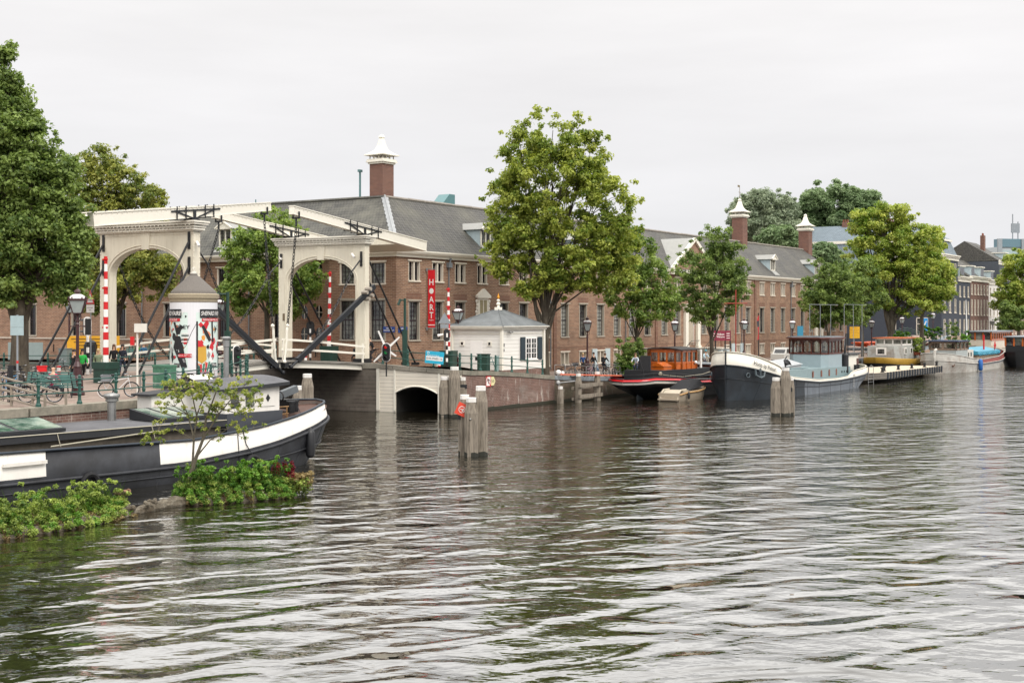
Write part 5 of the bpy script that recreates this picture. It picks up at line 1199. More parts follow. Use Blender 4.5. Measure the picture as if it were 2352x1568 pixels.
# --- small beige tender
TO = fp(10.7, 17.75); td = thing('tender', 'small beige open tender with black cover between the two barges', 'boat', tuple(TO), FA)
tt = [(0, .62), (1, .75), (3, .8), (5, .95), (5.8, 1.0)]
p_t = [(0, .88), (1, .95), (3, 1.0), (4.3, .85), (5.2, .5), (5.8, 0)]
rows = [(mul_h(p_t, .75), [(0, -.2), (5.8, -.2)], (0, .5)), (mul_h(p_t, .92), [(0, .12), (5.8, .15)], (0, .3)), (p_t, add_z(tt, -.12), (0, .03)), (p_t, tt, (0, 0))]
bei = mat('beige_gelcoat', 'a39684', .4, var=.1)
o_, g4 = hull(rows, 5.8, lambda r, x: 0, [bei, bei], n=20, deck=2, deckz=0, parent=td)
rail(g4, 2, .055, mat('rope_edge', 'b08a58', .8), td)
b = MB(); b.quad((0, -.86, -.2), (0, -.88, .62), (0, .88, .62), (0, .86, -.2)); b.box(-.32, 0, -.8, .8, .1, .22); b.build('transom', bei, td)
b = MB()
for i in range(8):
    a0, a1 = PI/2*i/8, PI/2*(i+1)/8
    b.quad((.75-.75*math.cos(a0)+.02, -.62, .22+.6*math.sin(a0)), (.75-.75*math.cos(a1)+.02, -.62, .22+.6*math.sin(a1)), (.75-.75*math.cos(a1)+.02, .62, .22+.6*math.sin(a1)), (.75-.75*math.cos(a0)+.02, .62, .22+.6*math.sin(a0)))
b.box(.7, 1.6, -.85, .85, .7, .82)
for k in range(4): b.box(-.02+.04*k, .0+.04*k, -.4, .4, .34+.08*k, .38+.08*k)
for y in (-.72, .72): b.tube([(.02, y, .2), (.12, y, .6), (.5, y, .84), (1.4, y, .86)], .07, 6)
b.build('engine_hatch', [mat('cream_deck', 'b9ae9a', .5)], td)
b = MB(); b.add([(1.5, -.95, .78), (5.3, -.45, 1.0), (5.3, .45, 1.0), (1.5, .95, .78), (2.8, -.35, 1.55), (4.6, -.3, 1.5), (4.6, .3, 1.5), (2.8, .35, 1.55)], [(0, 1, 5, 4), (1, 2, 6, 5), (2, 3, 7, 6), (3, 0, 4, 7), (4, 5, 6, 7)]); b.build('canvas_cover', mat('black_canvas', '202124', .85, var=.2, bump=.4, bscale=3), td)
b = MB(); fender(b, (1.1, -1.1, .4), .1, .42); b.build('fender', black, td, smooth=True)
# --- worn white barge far right
WO = fp(72.3, 20.6); wb = thing('barge', 'weathered white barge with red-brown side band and bright blue tarpaulin', 'barge', tuple(WO), FA)
wt = [(0, 2.3), (2, 2.0), (6, 1.6), (12, 1.35), (20, 1.5), (25, 2.2), (26, 2.4)]
p_t, p_w = plan(26, 2.6, 4.5, 4), plan(26, 2.5, 7, 6, 1.4)
rows = [(p_w, [(0, -.5), (26, -.5)], (0, 1.5)), (p_w, [(0, 0), (26, 0)], (0, 1)), (mul_h(p_t, .97), [(a, z*.45) for a, z in wt], (0, .4)), (p_t, [(a, z*.62) for a, z in wt], (0, .1)), (mul_h(p_t, .97), wt, (.1, .1))]
wea = mat('weathered_hull_white', 'b9b6ae', .7, var=.25, vscale=1.2, col2='9d8f84', c2scale=.8, c2w=.6); rdb = mat('faded_red_brown', '93504a', .7, var=.3, vscale=2); gyh = mat('grey_blue_bottom', '75797e', .7, var=.25)
o_, g5 = hull(rows, 26, lambda r, x: (1 if r == 3 and x > 11 else 2 if r == 2 and x > 11 else 0), [wea, rdb, gyh, mat('rusty_deck', '6c5a4a', .9, var=.4)], n=40, deck=3, deckz=-.1, parent=wb)
rail(g5, 3, .05, wea, wb); rail(g5, 4, .05, wea, wb, 'gunwale')
b = MB(); b.prism([(3.4, -1.5), (7.8, -1.7), (7.8, 1.7), (3.4, 1.5)], 1.4, 2.6, 0); b.prism([(7.8, -1.6), (11, -1.6), (11, 1.6), (7.8, 1.6)], 1.2, 2.5, 1)
wh = b.build('wheelhouse', [mat('pale_grey_cabin', 'a3aaa8', .6, var=.12), mat('dirty_white_cabin', 'cfcac0', .6, var=.1)], wb)
b = MB(); wnd = mat('worn_wood_frame', '8e7a68', .7, var=.35)
pw = [(3.4, -1.5), (7.8, -1.7), (7.8, 1.7), (3.4, 1.5)]; gl = MB()
for (p, q) in zip(pw, pw[1:]+pw[:1]):
    p, q = Vector((*p, 0)), Vector((*q, 0)); k = 2 if (q-p).length < 3.5 else 3; Z = Vector((0, 0, 1))
    b.beam(p+Z*2.66, q+Z*2.66, .1, .18); b.beam(p+Z*3.48, q+Z*3.48, .1, .2)
    for i in range(k+1): c = p.lerp(q, i/k); b.beam(c+Z*2.6, c+Z*3.55, .24, .12, up=(1, 0, 0))
    gl.add([p+Z*2.7, q+Z*2.7, q+Z*3.45, p+Z*3.45], [(0, 1, 2, 3)])
b.build('window_frame', wnd, wh); gl.build('glass', cg, wh)
b = MB(); b.box(3.0, 8.1, -1.9, 1.9, 3.58, 3.7); b.build('roof', mat('dark_blue_roof', '33405a', .6), wh)
b = MB(); b.box(8.4, 8.9, -1.63, -1.6, 1.7, 2.2); b.box(9.6, 10.1, -1.63, -1.6, 1.7, 2.2); b.build('window', glassb, wh)
b = MB(); b.prism([(11.3, -2.0), (22.3, -2.0), (22.3, 2.0), (11.3, 2.0)], 1.2, 1.95); b.build('hold_coaming', mat('worn_boards', '8a7a68', .9, var=.35, vscale=2), wb)
b = MB(); b.prism([(11.2, -2.1), (22.4, -2.1), (22.6, 2.1), (11.2, 2.1)], 1.85, 2.25); b.add([(11.2, -2.1, 2.25), (22.5, -2.1, 2.25), (22.5, 0, 2.7), (11.2, 0, 2.7), (22.5, 2.1, 2.25), (11.2, 2.1, 2.25)], [(0, 1, 2, 3), (3, 2, 4, 5), (1, 4, 2), (0, 3, 5)])
for i in range(40): b.ball((11.4+i*.28, -2.12, 1.95+.12*math.sin(i*2.3)), (.18, .1, .13), None, 6, 4)
b.build('tarpaulin', mat('blue_tarpaulin', '3c8fa8', .5, var=.25, vscale=1.5, bump=.4, bscale=3), wb)
b = MB(); b.tube([(16.5, .5, 2.5), (15.9, .5, 8.6)], [.1, .05], 6); b.build('mast', white, wb)
b = MB(); fender(b, (9.3, -2.85, .7), .26, 1.3); b.build('fender', mat('blue_fender', '1e5fa8', .5, var=.1), wb, smooth=True)
b = MB(); b.ring((1.2, -1.72, 1.0), .2, .07, (1, 1.2, 0), 12); b.ring((1.0, 1.6, 1.0), .2, .07, (1, -1.2, 0), 12); b.build('hawse_ring', mat('rust', '6a4a3a', .8), wb)
b = MB(); b.tube([(-.1, 0, .2), (-.2, 0, 1.8), (-.05, 0, 2.55), (.5, 0, 2.7)], .16, 8); b.build('stem_head', wea, wb)
b = MB(); b.tube([(17, -1.4, 2.3), (17, -1.4, 4.2)], .1, 6); b.tube([(19.6, -2.1, 2.3), (19.3, -2.2, 3.3)], .06, 5)
for a in range(4): b.ball((19.4+.3*math.cos(a*1.6), -2.2, 2.9+.3*math.sin(a*1.6)), (.25, .06, .2))
b.build('deck_gear', redp, wb)
# --- yellow hulled boat behind the pontoon
YO = fp(67.5, 15.2); yb = thing('houseboat', 'small grey cabined houseboat with yellow hull band and flower boxes', 'houseboat', tuple(YO), FA)
yt = [(0, 1.85), (2, 1.7), (8, 1.5), (16, 1.8)]
p_t, p_w = plan(16, 2.2, 3.5, 3), plan(16, 2.0, 6, 5, 1.7)
rows = [(p_w, [(0, -.5), (16, -.5)], (1.5, 1)), (p_w, [(0, 0), (16, 0)], (1.0, 1)), (mul_h(p_t, .97), add_z(yt, -.7), (.3, .1)), (p_t, add_z(yt, -.1), (0, 0)), (mul_h(p_t, .96), yt, (0, 0))]
hull(rows, 16, lambda r, x: (1 if r >= 2 and x < 12 else 0), [black, mat('yellow_hull', 'a8842f', .5, var=.25), mat('deck_brown', '5a4238')], n=30, deck=3, parent=yb)
b = MB(); b.prism([(2.2, -1.5), (11, -1.8), (11, 1.8), (2.2, 1.6)], 1.5, 3.1, 0); cbn = b.build('cabin', [mat('grey_stucco', 'a7a8a2', .8, var=.15, col2='7d6f62', c2scale=.8, c2w=.6)], yb)
b = MB()
for (y, z) in ((0, 2.6),): b.box(2.12, 2.2, -.6, .6, 2.05, 2.9)
for x in (6, 8.2): b.box(x-.45, x+.45, -1.72, -1.62, 2.1, 2.85)
b.build('window_frame', hwh, cbn); b = MB(); b.box(2.1, 2.12, -.4, .4, 2.2, 2.75)
for x in (6, 8.2): b.box(x-.28, x+.28, -1.74, -1.72, 2.2, 2.75)
b.build('window', glassb, cbn)
b = MB(); b.prism([(5, -1.5), (10.6, -1.6), (10.6, 1.6), (5, 1.5)], 3.1, 3.2, 0)
pw = [(5, -1.5), (10.6, -1.6), (10.6, 1.6), (5, 1.5)]
for (p, q) in zip(pw, pw[1:]+pw[:1]):
    p, q = Vector((*p, 0)), Vector((*q, 0)); Z = Vector((0, 0, 1)); b.beam(p+Z*3.22, q+Z*3.22, .1, .16, m=0); b.beam(p+Z*3.85, q+Z*3.85, .1, .14, m=0)
    for i in range(4): c = p.lerp(q, i/3); b.beam(c+Z*3.15, c+Z*3.9, .14, .12, up=(1, 0, 0), m=0)
    b.add([p+Z*3.25, q+Z*3.25, q+Z*3.85, p+Z*3.85], [(0, 1, 2, 3)], 1)
b.box(4.6, 11, -1.8, 1.8, 3.92, 4.04, 2); b.build('upper_cabin', [hwh, glassb, mat('terracotta_roof', 'b0603a', .6)], yb)
# --- canal boats at the right edge with orange cabins
def canalboat(s, off, L, label, z=2.0, hullm=None, rev=0):
    o = fp(s, off); t = thing('canal_boat', label, 'boat', tuple(o), FA, 'wooden cabined boats at the right edge')
    p_t, p_w = plan(L, 2.3, 4, 4), plan(L, 2.2, 6, 5, 1.4); tt_ = [(0, z), (L*.3, z-.5), (L*.7, z-.5), (L, z)]
    rows = [(p_w, [(0, -.4), (L, -.4)], (1, 1)), (mul_h(p_t, .95), [(0, .7), (L, .7)], (.4, .4)), (p_t, tt_, (0, 0))]
    hull(rows, L, lambda r, x: 0, [hullm or black, mat('deck_brown', '5a4238')], n=26, deck=2, parent=t)
    b = MB(); b.box(L*.1, L*.8, -1.6, 1.6, z-.6, z+.75, 1); k = int(L*.7/1.3)
    for sd in (-1, 1):
        b.box(L*.1, L*.8, sd*1.6-.05, sd*1.6+.05, z+.6, z+.85, 0); b.box(L*.1, L*.8, sd*1.6-.06, sd*1.6+.06, z+1.65, z+1.85, 0)
        for i in range(k+1): x = lerp(L*.1, L*.8, i/k); b.box(x-.1, x+.1, sd*1.6-.06, sd*1.6+.06, z+.7, z+1.8, 0)
    for i in range(4):
        y = lerp(-1.6, 1.6, i/3)
        for x in (L*.1, L*.8): b.box(x-.06, x+.06, y-.1, y+.1, z+.7, z+1.8, 0)
    b.box(L*.1+.05, L*.8-.05, -1.52, 1.52, z+.8, z+1.75, 2); b.box(L*.1-.3, L*.8+.3, -1.85, 1.85, z+1.85, z+1.98, 3)
    b.build('cabin', [org, hullm or black, glassb, greyst], t); return t
canalboat(104, 17.5, 17, 'wooden cabined canal boat with cream hull at the far quay', 2.6, mat('cream_hull', 'd8cfbd', .5))
canalboat(95, 24.5, 20, 'dark hulled canal boat with orange wooden cabin at the right edge', 2.0)
# pontoon
PO = fp(43.2, 21.6); t = thing('pontoon', 'low wooden mooring pontoon with black bollards and a steel ladder', 'pontoon')
pp = [fp(43.2, 21.6), fp(47.9, 22.6), fp(68.8, 22.4), fp(67.5, 18.2), fp(58, 16.5), fp(46, 15.6)]
b = MB(); b.prism([(p.x, p.y) for p in pp], .35, .98, 1, top=0); b.build('platform', [mat('pale_boards', 'b9ad98', .8, var=.1), brickmat('grey_dock_planks', '7c766d', '6c665d', '2e2a26', bw=3, rh=.22, ms=.02)], t)
for k in range(22): b = MB(); p = pp[1].lerp(pp[2], (k+.3)/22); b.beam(p+Vector((0, 0, .3))+FN*.06, p+Vector((0, 0, 1.0))+FN*.06, .16, .1, up=FE); b.build('fender_strip', mat('dark_strip', '3a4149', .7), t)
b = MB()
for k in range(6): p = pp[0].lerp(pp[2], (k+.8)/6)-FN*.4 if k else pp[1]-FN*.4; b.lathe([(.22, .98), (.22, 1.04), (.14, 1.06), (.13, 1.35), (.2, 1.38), (.2, 1.46), (.02, 1.48)], p, 10)
b.build('bollard', black, t)
b = MB()
for u in (.25, .45):
    p = pp[0].lerp(pp[1], u)+FN*.1; b.tube([p+Vector((0, 0, -.3)), p+Vector((0, 0, 1.6)), p+Vector((0, .1, 1.75))-FN*.2, p-FN*.45+Vector((0, 0, 1.5)), p-FN*.45+Vector((0, 0, 1.0))], .03, 5)
for k in range(5): b.tube([pp[0].lerp(pp[1], .25)+FN*.1+Vector((0, 0, -.1+k*.28)), pp[0].lerp(pp[1], .45)+FN*.1+Vector((0, 0, -.1+k*.28))], .02, 4)
b.build('ladder', steel, t)
# ================================================================ white hut, piles, houses
HC = Vector((-.75, 89.7, 2.5)); hl, hr = -UU*4.05, FE*5.5
hut = thing('bridge_keeper_hut', 'small white boarded hut with hipped grey roof and dark shutters', 'hut', tuple(HC))
board = brickmat('white_weatherboard', 'ebe8e1', 'e8e5de', 'c2beb4', bw=60, rh=.27, ms=.014, big=.05, bumpd=.012, rough=.5)
def hp(a, c, z): v = hl*a+hr*c; return (v.x, v.y, z)
b = MB(); cs_ = [(0, 0), (0, 1), (1, 1), (1, 0)]
b.prism([hp(*c, 0)[:2] for c in cs_], -.6, 2.95); b.build('wall', board, hut)
b = MB(); b.prism([hp(a*1.01-.005, c*1.01-.005, 0)[:2] for a, c in cs_], -.8, .0); b.build('brick_plinth', qbrick, hut)
b = MB()
for a, c in cs_: p = Vector(hp(a*1.02-.01, c*1.02-.01, 0)); b.beam(p, p+Vector((0, 0, 2.95)), .2, .2, up=tuple(FE))
for z, e, th in ((2.62, .012, .05), (2.95, .045, .12), (3.05, .06, .1)): b.prism([hp(a*(1+2*e)-e, c*(1+2*e)-e, 0)[:2] for a, c in cs_], z, z+th)
b.build('eaves', creamw, hut)
b = MB(); e = .09; q = [Vector(hp(a*(1+2*e)-e, c*(1+2*e*.75)-e*.75, 3.16)) for a, c in cs_]; ap = Vector(hp(.5, .5, 4.5))
b.add(q+[ap], [(1, 0, 4), (2, 1, 4), (3, 2, 4), (0, 3, 4), (0, 1, 2, 3)])
for i in range(4): b.tube([q[i]+Vector((0, 0, .02)), ap+Vector((0, 0, .02))], .04, 5)
b.prism([(p.x, p.y) for p in q], 3.14, 3.2, 1); b.build('roof', [mat('hut_roof_felt', '636768', .8, var=.18, vscale=2, col2='747879', c2scale=.9, bump=.2), creamw], hut)
b = MB(); b.box(ap.x-.28, ap.x+.28, ap.y-.28, ap.y+.28, 4.38, 4.6); b.lathe([(.12, 4.6), (.08, 4.7), (.18, 4.85), (.06, 4.98), (.14, 5.1), (.05, 5.2)], (ap.x, ap.y, 0), 10)
f_ = b.build('finial', creamw, hut); b = MB(); b.lathe([(.05, 5.2), (.11, 5.32), (.01, 5.65)], (ap.x, ap.y, 0), 8); b.build('finial_tip', mat('gilt', 'd08a20', .4, metal=.3), f_)
nl, nr = -Vector((hl.y, -hl.x, 0)).normalized(), Vector((hr.y, -hr.x, 0)).normalized()
if nl.dot(hr) > 0: nl = -nl
if nr.dot(hl) > 0: nr = -nr
def onface(b, base, n, a0, a1, z0, z1, d, th=.03, m=None):
    p, q = base*a0, base*a1; off = n*(d)
    b.ext([p+off+Vector((0, 0, z0)), q+off+Vector((0, 0, z0)), q+off+Vector((0, 0, z1)), p+off+Vector((0, 0, z1))], -n*th, m)
b = MB(); onface(b, hl, nl, .39, .63, -.05, 2.1, .035); d_ = b.build('door', white, hut)
b = MB(); p = hl*.6+nl*.06; b.tube([p+Vector((0, 0, .95)), p+Vector((0, 0, 1.1))], .03, 5); b.build('handle', steel, d_)
for a in (.24, .8):
    b = MB(); onface(b, hl, nl, a-.045, a+.045, 1.75, 2.1, .06, .06); o = b.build('window_frame', creamw, hut); b = MB(); onface(b, hl, nl, a-.022, a+.022, 1.82, 2.02, .065, .005); b.build('pane', glass, o)
b = MB(); onface(b, hr, nr, .56, .84, .72, 2.35, .04, .04, 0); onface(b, hr, nr, .54, .86, .64, .74, .1, .1, 0)
o = b.build('window_frame', white, hut)
for (a0, a1) in ((.585, .685), (.715, .815)):
    b = MB(); onface(b, hr, nr, a0, a1, .82, 2.25, .05, .01, 0)
    for k in range(1, 4): z = .82+1.43*k/4; onface(b, hr, nr, a0, a1, z-.02, z+.02, .06, .012, 1)
    onface(b, hr, nr, (a0+a1)/2-.005, (a0+a1)/2+.005, .82, 2.25, .06, .012, 1); b.build('pane', [glass, white], o)
for (a0, a1) in ((.43, .545), (.855, .965)):
    b = MB(); onface(b, hr, nr, a0, a1, .68, 2.38, .1, .05); onface(b, hr, nr, a0+.02, a1-.02, .8, 1.45, .11, .02); onface(b, hr, nr, a0+.02, a1-.02, 1.55, 2.25, .11, .02); b.build('shutter', mat('dark_slate_shutter', '22323a', .5, var=.1), hut)
b = MB(); p = hr*.12+nr*.08+Vector((0, 0, 2.75)); b.tube([p, p+nr*.2], .04, 5); b.ball(tuple(p+nr*.25), .09); b.tube([p+FE*.25, p+FE*.25+nr*.3], .07, 6); b.build('floodlight', steel, hut)
b = MB(); onface(b, hr, nr, .04, .06, 1.7, 1.95, .03); onface(b, hr, nr, .04, .06, 1.35, 1.55, .03); onface(b, hl, nl, .47, .53, .7, .95, .05)
b.build('wall_fitting', blackm, hut)
# cabinet beside the hut
b = MB(); p = at(1111, 849, 88.2); solo('cabinet', b.cbox((0, 0, .6), (.8, .5, 1.2), ch=.03).cbox((0, 0, 1.22), (.86, .56, .06)).cbox((-.2, -.26, .6), (.36, .02, 1.0)), dgreen, 'weathered dark green electrical cabinet before the white hut door', 'cabinet', loc=(p.x, p.y, 2.5), rz=UR)
b = MB(); b.box(-.4, -.34, -.25, .25, 0, 1.1).box(.34, .4, -.25, .25, 0, 1.1).box(-.4, .4, -.25, .25, .62, .68)
for s in (-1, 1): b.tube([(s*.37, -.2, .1), (0, -.2, 1.05)], .03, 5)
p = at(1131, 849, 89); solo('cabinet_stand', b, mat('pale_green_frame', '7c9490', .6), 'pale green metal trestle between the cabinet and the white hut', 'trestle', loc=(p.x, p.y, 2.48), rz=UR)
# mooring piles -------------------------------------------------
cap_m = mat('pile_cap_white', 'e3e0da', .6, var=.05); wet = mat('wet_pile_foot', '1d1d12', .6, var=.4)
def pile(b, c, x, y, h, r=.3, taper=True):
    q = [(x+r*a, y+r*e) for a, e in ((-.55, -1), (.55, -1), (1, -.5), (1, .5), (.55, 1), (-.55, 1), (-1, .5), (-1, -.5))]
    q2 = [(x+(a-x)*.68, y+(e-y)*.68) for a, e in q]
    n = 8; g = random.Random(int(x*100+h*10)); ql = [(a+g.uniform(-.02, .02), e+g.uniform(-.02, .02)) for a, e in q]
    vs = [(a, e, -1.0) for a, e in ql]+[(a, e, h-.7) for a, e in q]+[(a, e, h-.18) for a, e in q2]
    b.add(vs, [(i, (i+1) % n, n+(i+1) % n, n+i) for i in range(n)]+[(n+i, n+(i+1) % n, 2*n+(i+1) % n, 2*n+i) for i in range(n)]+[tuple(2*n+i for i in range(n))], 0)
    c.prism([(x+(a-x)*1.06, y+(e-y)*1.06) for a, e in q2], h-.2, h)
def piles(base, lst, label, extra=None, group=None):
    t = thing('mooring_piles', label, 'mooring piles', tuple(base), 0, group)
    for (x, y, h, r) in lst:
        b = MB(); c = MB(); w = MB(); pile(b, c, x, y, h, r); o = b.build('pile', woodg, t, uv=False); c.build('cap', cap_m, o)
        w.prism([(x+r*1.02*a, y+r*1.02*e) for a, e in ((-.55, -1), (.55, -1), (1, -.5), (1, .5), (.55, 1), (-.55, 1), (-1, .5), (-1, -.5))], -.5, [.16+.05*math.sin(i*2) for i in range(8)]); w.build('wet_foot', wet, o)
    return t
pb = at(1083, 1047, 56.5); t = piles((pb.x, pb.y, 0), [(-.32, .25, 2.75, .28), (0, -.25, 2.65, .31), (.42, .15, 3.15, .31)], 'three weathered mooring piles with white caps standing alone in mid-river')
b = MB(); b.box(-.62, .55, -.02, .1, 1.65, 1.95); b.build('iron_band', black, t)
b = MB(); b.ball((-.03, -.58, 1.7), .05); b.build('bolt', steel, t)
b = MB(); b.T = Matrix.Translation((pb.x-.43, pb.y-.12, 2.1)) @ Matrix.Rotation(R(25), 4, 'Y'); b.box(-.26, .26, -.02, .02, -.28, .28, 0); b.ring((0, -.03, 0), .14, .014, (0, 1, 0), 16, 4, 1); b.beam((-.08, -.03, 0), (.09, -.03, -.0), .03, .03, m=1); b.beam((.02, -.03, .07), (.09, -.03, 0), .03, .03, m=1); b.beam((.02, -.03, -.07), (.09, -.03, 0), .03, .03, m=1); b.T = None
solo('notice_board', b, [mat('orange_red_board', 'dc4a33', .5), white], 'tilted orange-red board with a white arrow on the mid-river piles', 'sign')
pb = at(1040, 957, 78.9); t = piles((pb.x, pb.y, 0), [(-.52, .1, 2.55, .36), (.12, -.15, 3.18, .36), (.62, .25, 2.5, .26)], 'three weathered mooring piles beside the cream arch wall')
b = MB(); b.box(-.5, .9, -.0, .12, 1.8, 2.05); b.build('iron_band', black, t)
pb = at(1802, 954, 79.8); t = piles((pb.x, pb.y, 0), [(-.52, .05, 2.45, .33), (.04, -.1, 3.1, .31), (.48, .3, 2.45, .22)], 'three weathered mooring piles in front of the blue grey barge')
b = MB(); b.box(-.3, .5, -.0, .12, 1.55, 1.8); b.build('iron_band', black, t); PILC = Vector((pb.x+.04, pb.y-.1, 3.1))
pb = Vector((-14.6, 69.0, 0)); k = at(706, 857, 66); t = piles((k.x, k.y, 0), [(0, 0, 3.3, .31)], 'single tall mooring pile with white cap under the drawbridge')
k = at(684, 885, 62.5); piles((k.x, k.y, 0), [(0, 0, 2.85, .26)], 'short whitish mooring pile next to the houseboat tiller')
# fender frame by the quay
t = thing('fender_frame', 'grey timber fender frame of posts and rails at the foot of the quay wall', 'fender frame', tuple(fp(4.6, 12.6)), FA)
for x, h in ((-.2, 1.25), (1.4, 2.15), (4.2, 2.2)):
    b = MB(); c = MB(); pile(b, c, x, 0 if x > 0 else .6, h, .22); o = b.build('post', woodg, t, uv=False); c.build('cap', cap_m, o)
b = MB()
for z in (.45, 1.25): b.box(1.1, 4.5, -.32, -.18, z-.12, z+.14); b.box(1.1, 4.5, .3, .42, z-.3, z-.1)
b.build('cross_rail', woodg, t, uv=False); b = MB(); b.tube([(-.3, .7, 1.5), (3, .7, 1.55)], .06, 6); b.ball((-.35, .7, 1.5), .2); b.build('pipe', steel, t)
# ---------------------------------------------------------------- canal houses at the right
slate = brickmat('slate_roof', '7a868e', '6e7a82', '3f474e', bw=.4, rh=.3, ms=.02, big=.15, bumpd=.01)
dkwall = mat('blue_black_wall', '353b45', .7, var=.12, vscale=1); brw = brickmat('brown_house_brick', '6a4a40', '5c4038', '83695c', bw=.4, rh=.14, ms=.016)  # dark wall and slate above lightened, putting distance haze into their colour
palb = brickmat('pale_house_brick', '8e7468', '7c6459', 'a18d80', bw=.4, rh=.14, ms=.016)
SH = 152.0
def house(s0, s1, zt, wall, storeys, nwin, label, roof='gable', rm=None, cz=.7, setb=0, depth=14, sash=None, ww=1.0, rh=4.0, extra=None):
    t = thing('canal_house', label, 'house', tuple(fp(s0, 0, 1.4)), FA); w = s1-s0; H = zt-1.4
    hs = []
    for (z0, z1) in storeys:
        for i in range(nwin): x = w*(i+.5)/nwin; hs.append((x-ww/2, x+ww/2, z0-1.4, z1-1.4))
    b = MB(); holes_wall(b, 0, w, 0, H, hs, setb, TR); b.add([(0, setb, 0), (0, depth, 0), (0, depth, H), (0, setb, H)], [(3, 2, 1, 0)]); b.add([(w, setb, 0), (w, depth, 0), (w, depth, H), (w, setb, H)], [(0, 1, 2, 3)])
    b.build('wall', wall, t)
    b = MB(); b.box(-.1, w+.1, setb-.35, setb+.1, H-cz*.3, H+.1); b.box(-.05, w+.05, setb-.18, setb+.1, H-cz, H-cz*.3); b.box(-.1, w+.1, setb-.55, setb+.1, H+.08, H+.28); b.build('cornice', creamw, t)
    for h in hs:
        f = MB(); x0, x1, z0, z1 = h; y = setb+.12
        for a in ((x0, x0+.11, z0, z1), (x1-.11, x1, z0, z1), (x0, x1, z0, z0+.1), (x0, x1, z1-.1, z1), (x0, x1, (z0+z1)/2-.05, (z0+z1)/2+.05)): f.box(a[0], a[1], y-.14, y+.06, a[2], a[3])
        f.box(x0-.1, x1+.1, setb-.12, setb+.02, z0-.12, z0)
        o = f.build('window', creamf, t); g = MB(); g.add([(x0, y, z0), (x1, y, z0), (x1, y, z1), (x0, y, z1)], [(0, 1, 2, 3)]); g.build('pane', glassb, o)
    b = MB(); rm = rm or tiles
    if roof == 'gable':
        b.add([(0, setb, H+.1), (w, setb, H+.1), (w, depth/2, H+rh), (0, depth/2, H+rh), (w, depth, H), (0, depth, H)], [(0, 1, 2, 3), (3, 2, 4, 5), (0, 3, 5), (1, 4, 2)])
    elif roof == 'mansard':
        i = 1.3; b.prism([(-.0, setb), (w, setb), (w, depth), (0, depth)], H-.02, H); z1 = H+2.9; z2 = H+3.25
        lo = [(0, setb), (w, setb), (w, depth), (0, depth)]; hi = [(i, setb+i), (w-.2, setb+i), (w-.2, depth-i), (i, depth-i)]
        b.add([(x, y, H+.1) for x, y in lo]+[(x, y, z1) for x, y in hi], [(0, 1, 5, 4), (1, 2, 6, 5), (2, 3, 7, 6), (3, 0, 4, 7)], 0)
        h2 = [(i-.3, setb+i-.3), (w, setb+i-.3), (w, depth-i+.3), (i-.3, depth-i+.3)]; b.prism(h2, z1, z2, 1)
        cx = (i+w)/2; b.add([(x, y, z2) for x, y in h2]+[(cx, setb+6, z2+rh), (cx, depth-5, z2+rh)], [(0, 1, 4), (1, 2, 5, 4), (2, 3, 5), (3, 0, 4, 5)], 0)
    b.build('roof', [rm, creamw], t)
    if extra: extra(t, w, H)
    return t
def dorm(t, x, H, w=1.6, h=1.9, y=.4, col=None):
    b = MB(); b.box(x-w/2, x+w/2, y, y+2.6, H+.1, H+h, 0); b.box(x-w/2-.2, x+w/2+.2, y-.2, y+2.8, H+h, H+h+.18, 1); o = b.build('dormer', [mat('pale_blue_paint', 'b4c4c8'), creamw], t)
    b = MB(); b.box(x-w/2+.12, x-.05, y-.03, y-.01, H+.4, H+h-.2); b.box(x+.05, x+w/2-.12, y-.03, y-.01, H+.4, H+h-.2); b.build('pane', glass, o)
def chim(t, x, y, z, w=1.2, h=1.6):
    b = MB(); b.box(x-w/2, x+w/2, y-.4, y+.4, z-2.4, z+h, 0)
    for i in range(3): b.lathe([(.14, z+h), (.11, z+h+.5)], (x-w/3+i*w/3, y, 0), 8, m=1)
    b.build('chimney', [chbrick, mat('clay_pot', '7c4636', .8)], t)
def corner_extra(t, w, H):
    D = 24
    for (y, z0, z1, wd) in [(3.4, 2.0, 5.1, 2.1), (9.2, 2.0, 5.1, 2.3), (15.2, 1.9, 4.9, 2.3), (19.6, 1.9, 4.9, 2.3)]+[(y, z, z+2.2, 1.1) for z in (7.4, 11) for y in (2.4, 6, 9.6, 13.2, 16.8, 20.4)]:
        f = MB(); q = lambda y0, y1, za, zb, d=.08: f.box(-d, .02, y0, y1, za, zb)
        q(y-wd/2, y-wd/2+.14, z0, z1); q(y+wd/2-.14, y+wd/2, z0, z1); q(y-wd/2, y+wd/2, z1-.14, z1); q(y-wd/2, y+wd/2, z0, z0+.14); q(y-wd/2, y+wd/2, z0+1.9, z0+2.0) if z1-z0 > 2.5 else 0
        o = f.build('window', creamf, t); g = MB(); g.box(-.03, .01, y-wd/2+.1, y+wd/2-.1, z0+.1, z1-.1); g.build('pane', glassb, o)
    b = MB(); b.box(-.45, .1, -.1, D, H-.5, H+.3); b.build('side_cornice', creamw, t)
    b = MB(); b.box(-.02, .12, 3, 4.4, H+1.6, H+3.2, 0); b.build('roof_window', mat('sky_blue_rooflight', '93b4d4', .2), t)
    chim(t, 3, 8, H+5.8, 1.2, .8); chim(t, w-1.5, 3, H+4.0, 1.4, 1.0)
house(SH, SH+11, 17.6, dkwall, [(3.2, 6.2), (7.4, 9.9), (11.0, 13.3), (14.4, 16.4)], 3, 'tall blue-black corner house with slate mansard roof facing the humpback bridge', 'mansard', slate, depth=24, rh=2.6, extra=corner_extra, ww=1.3)
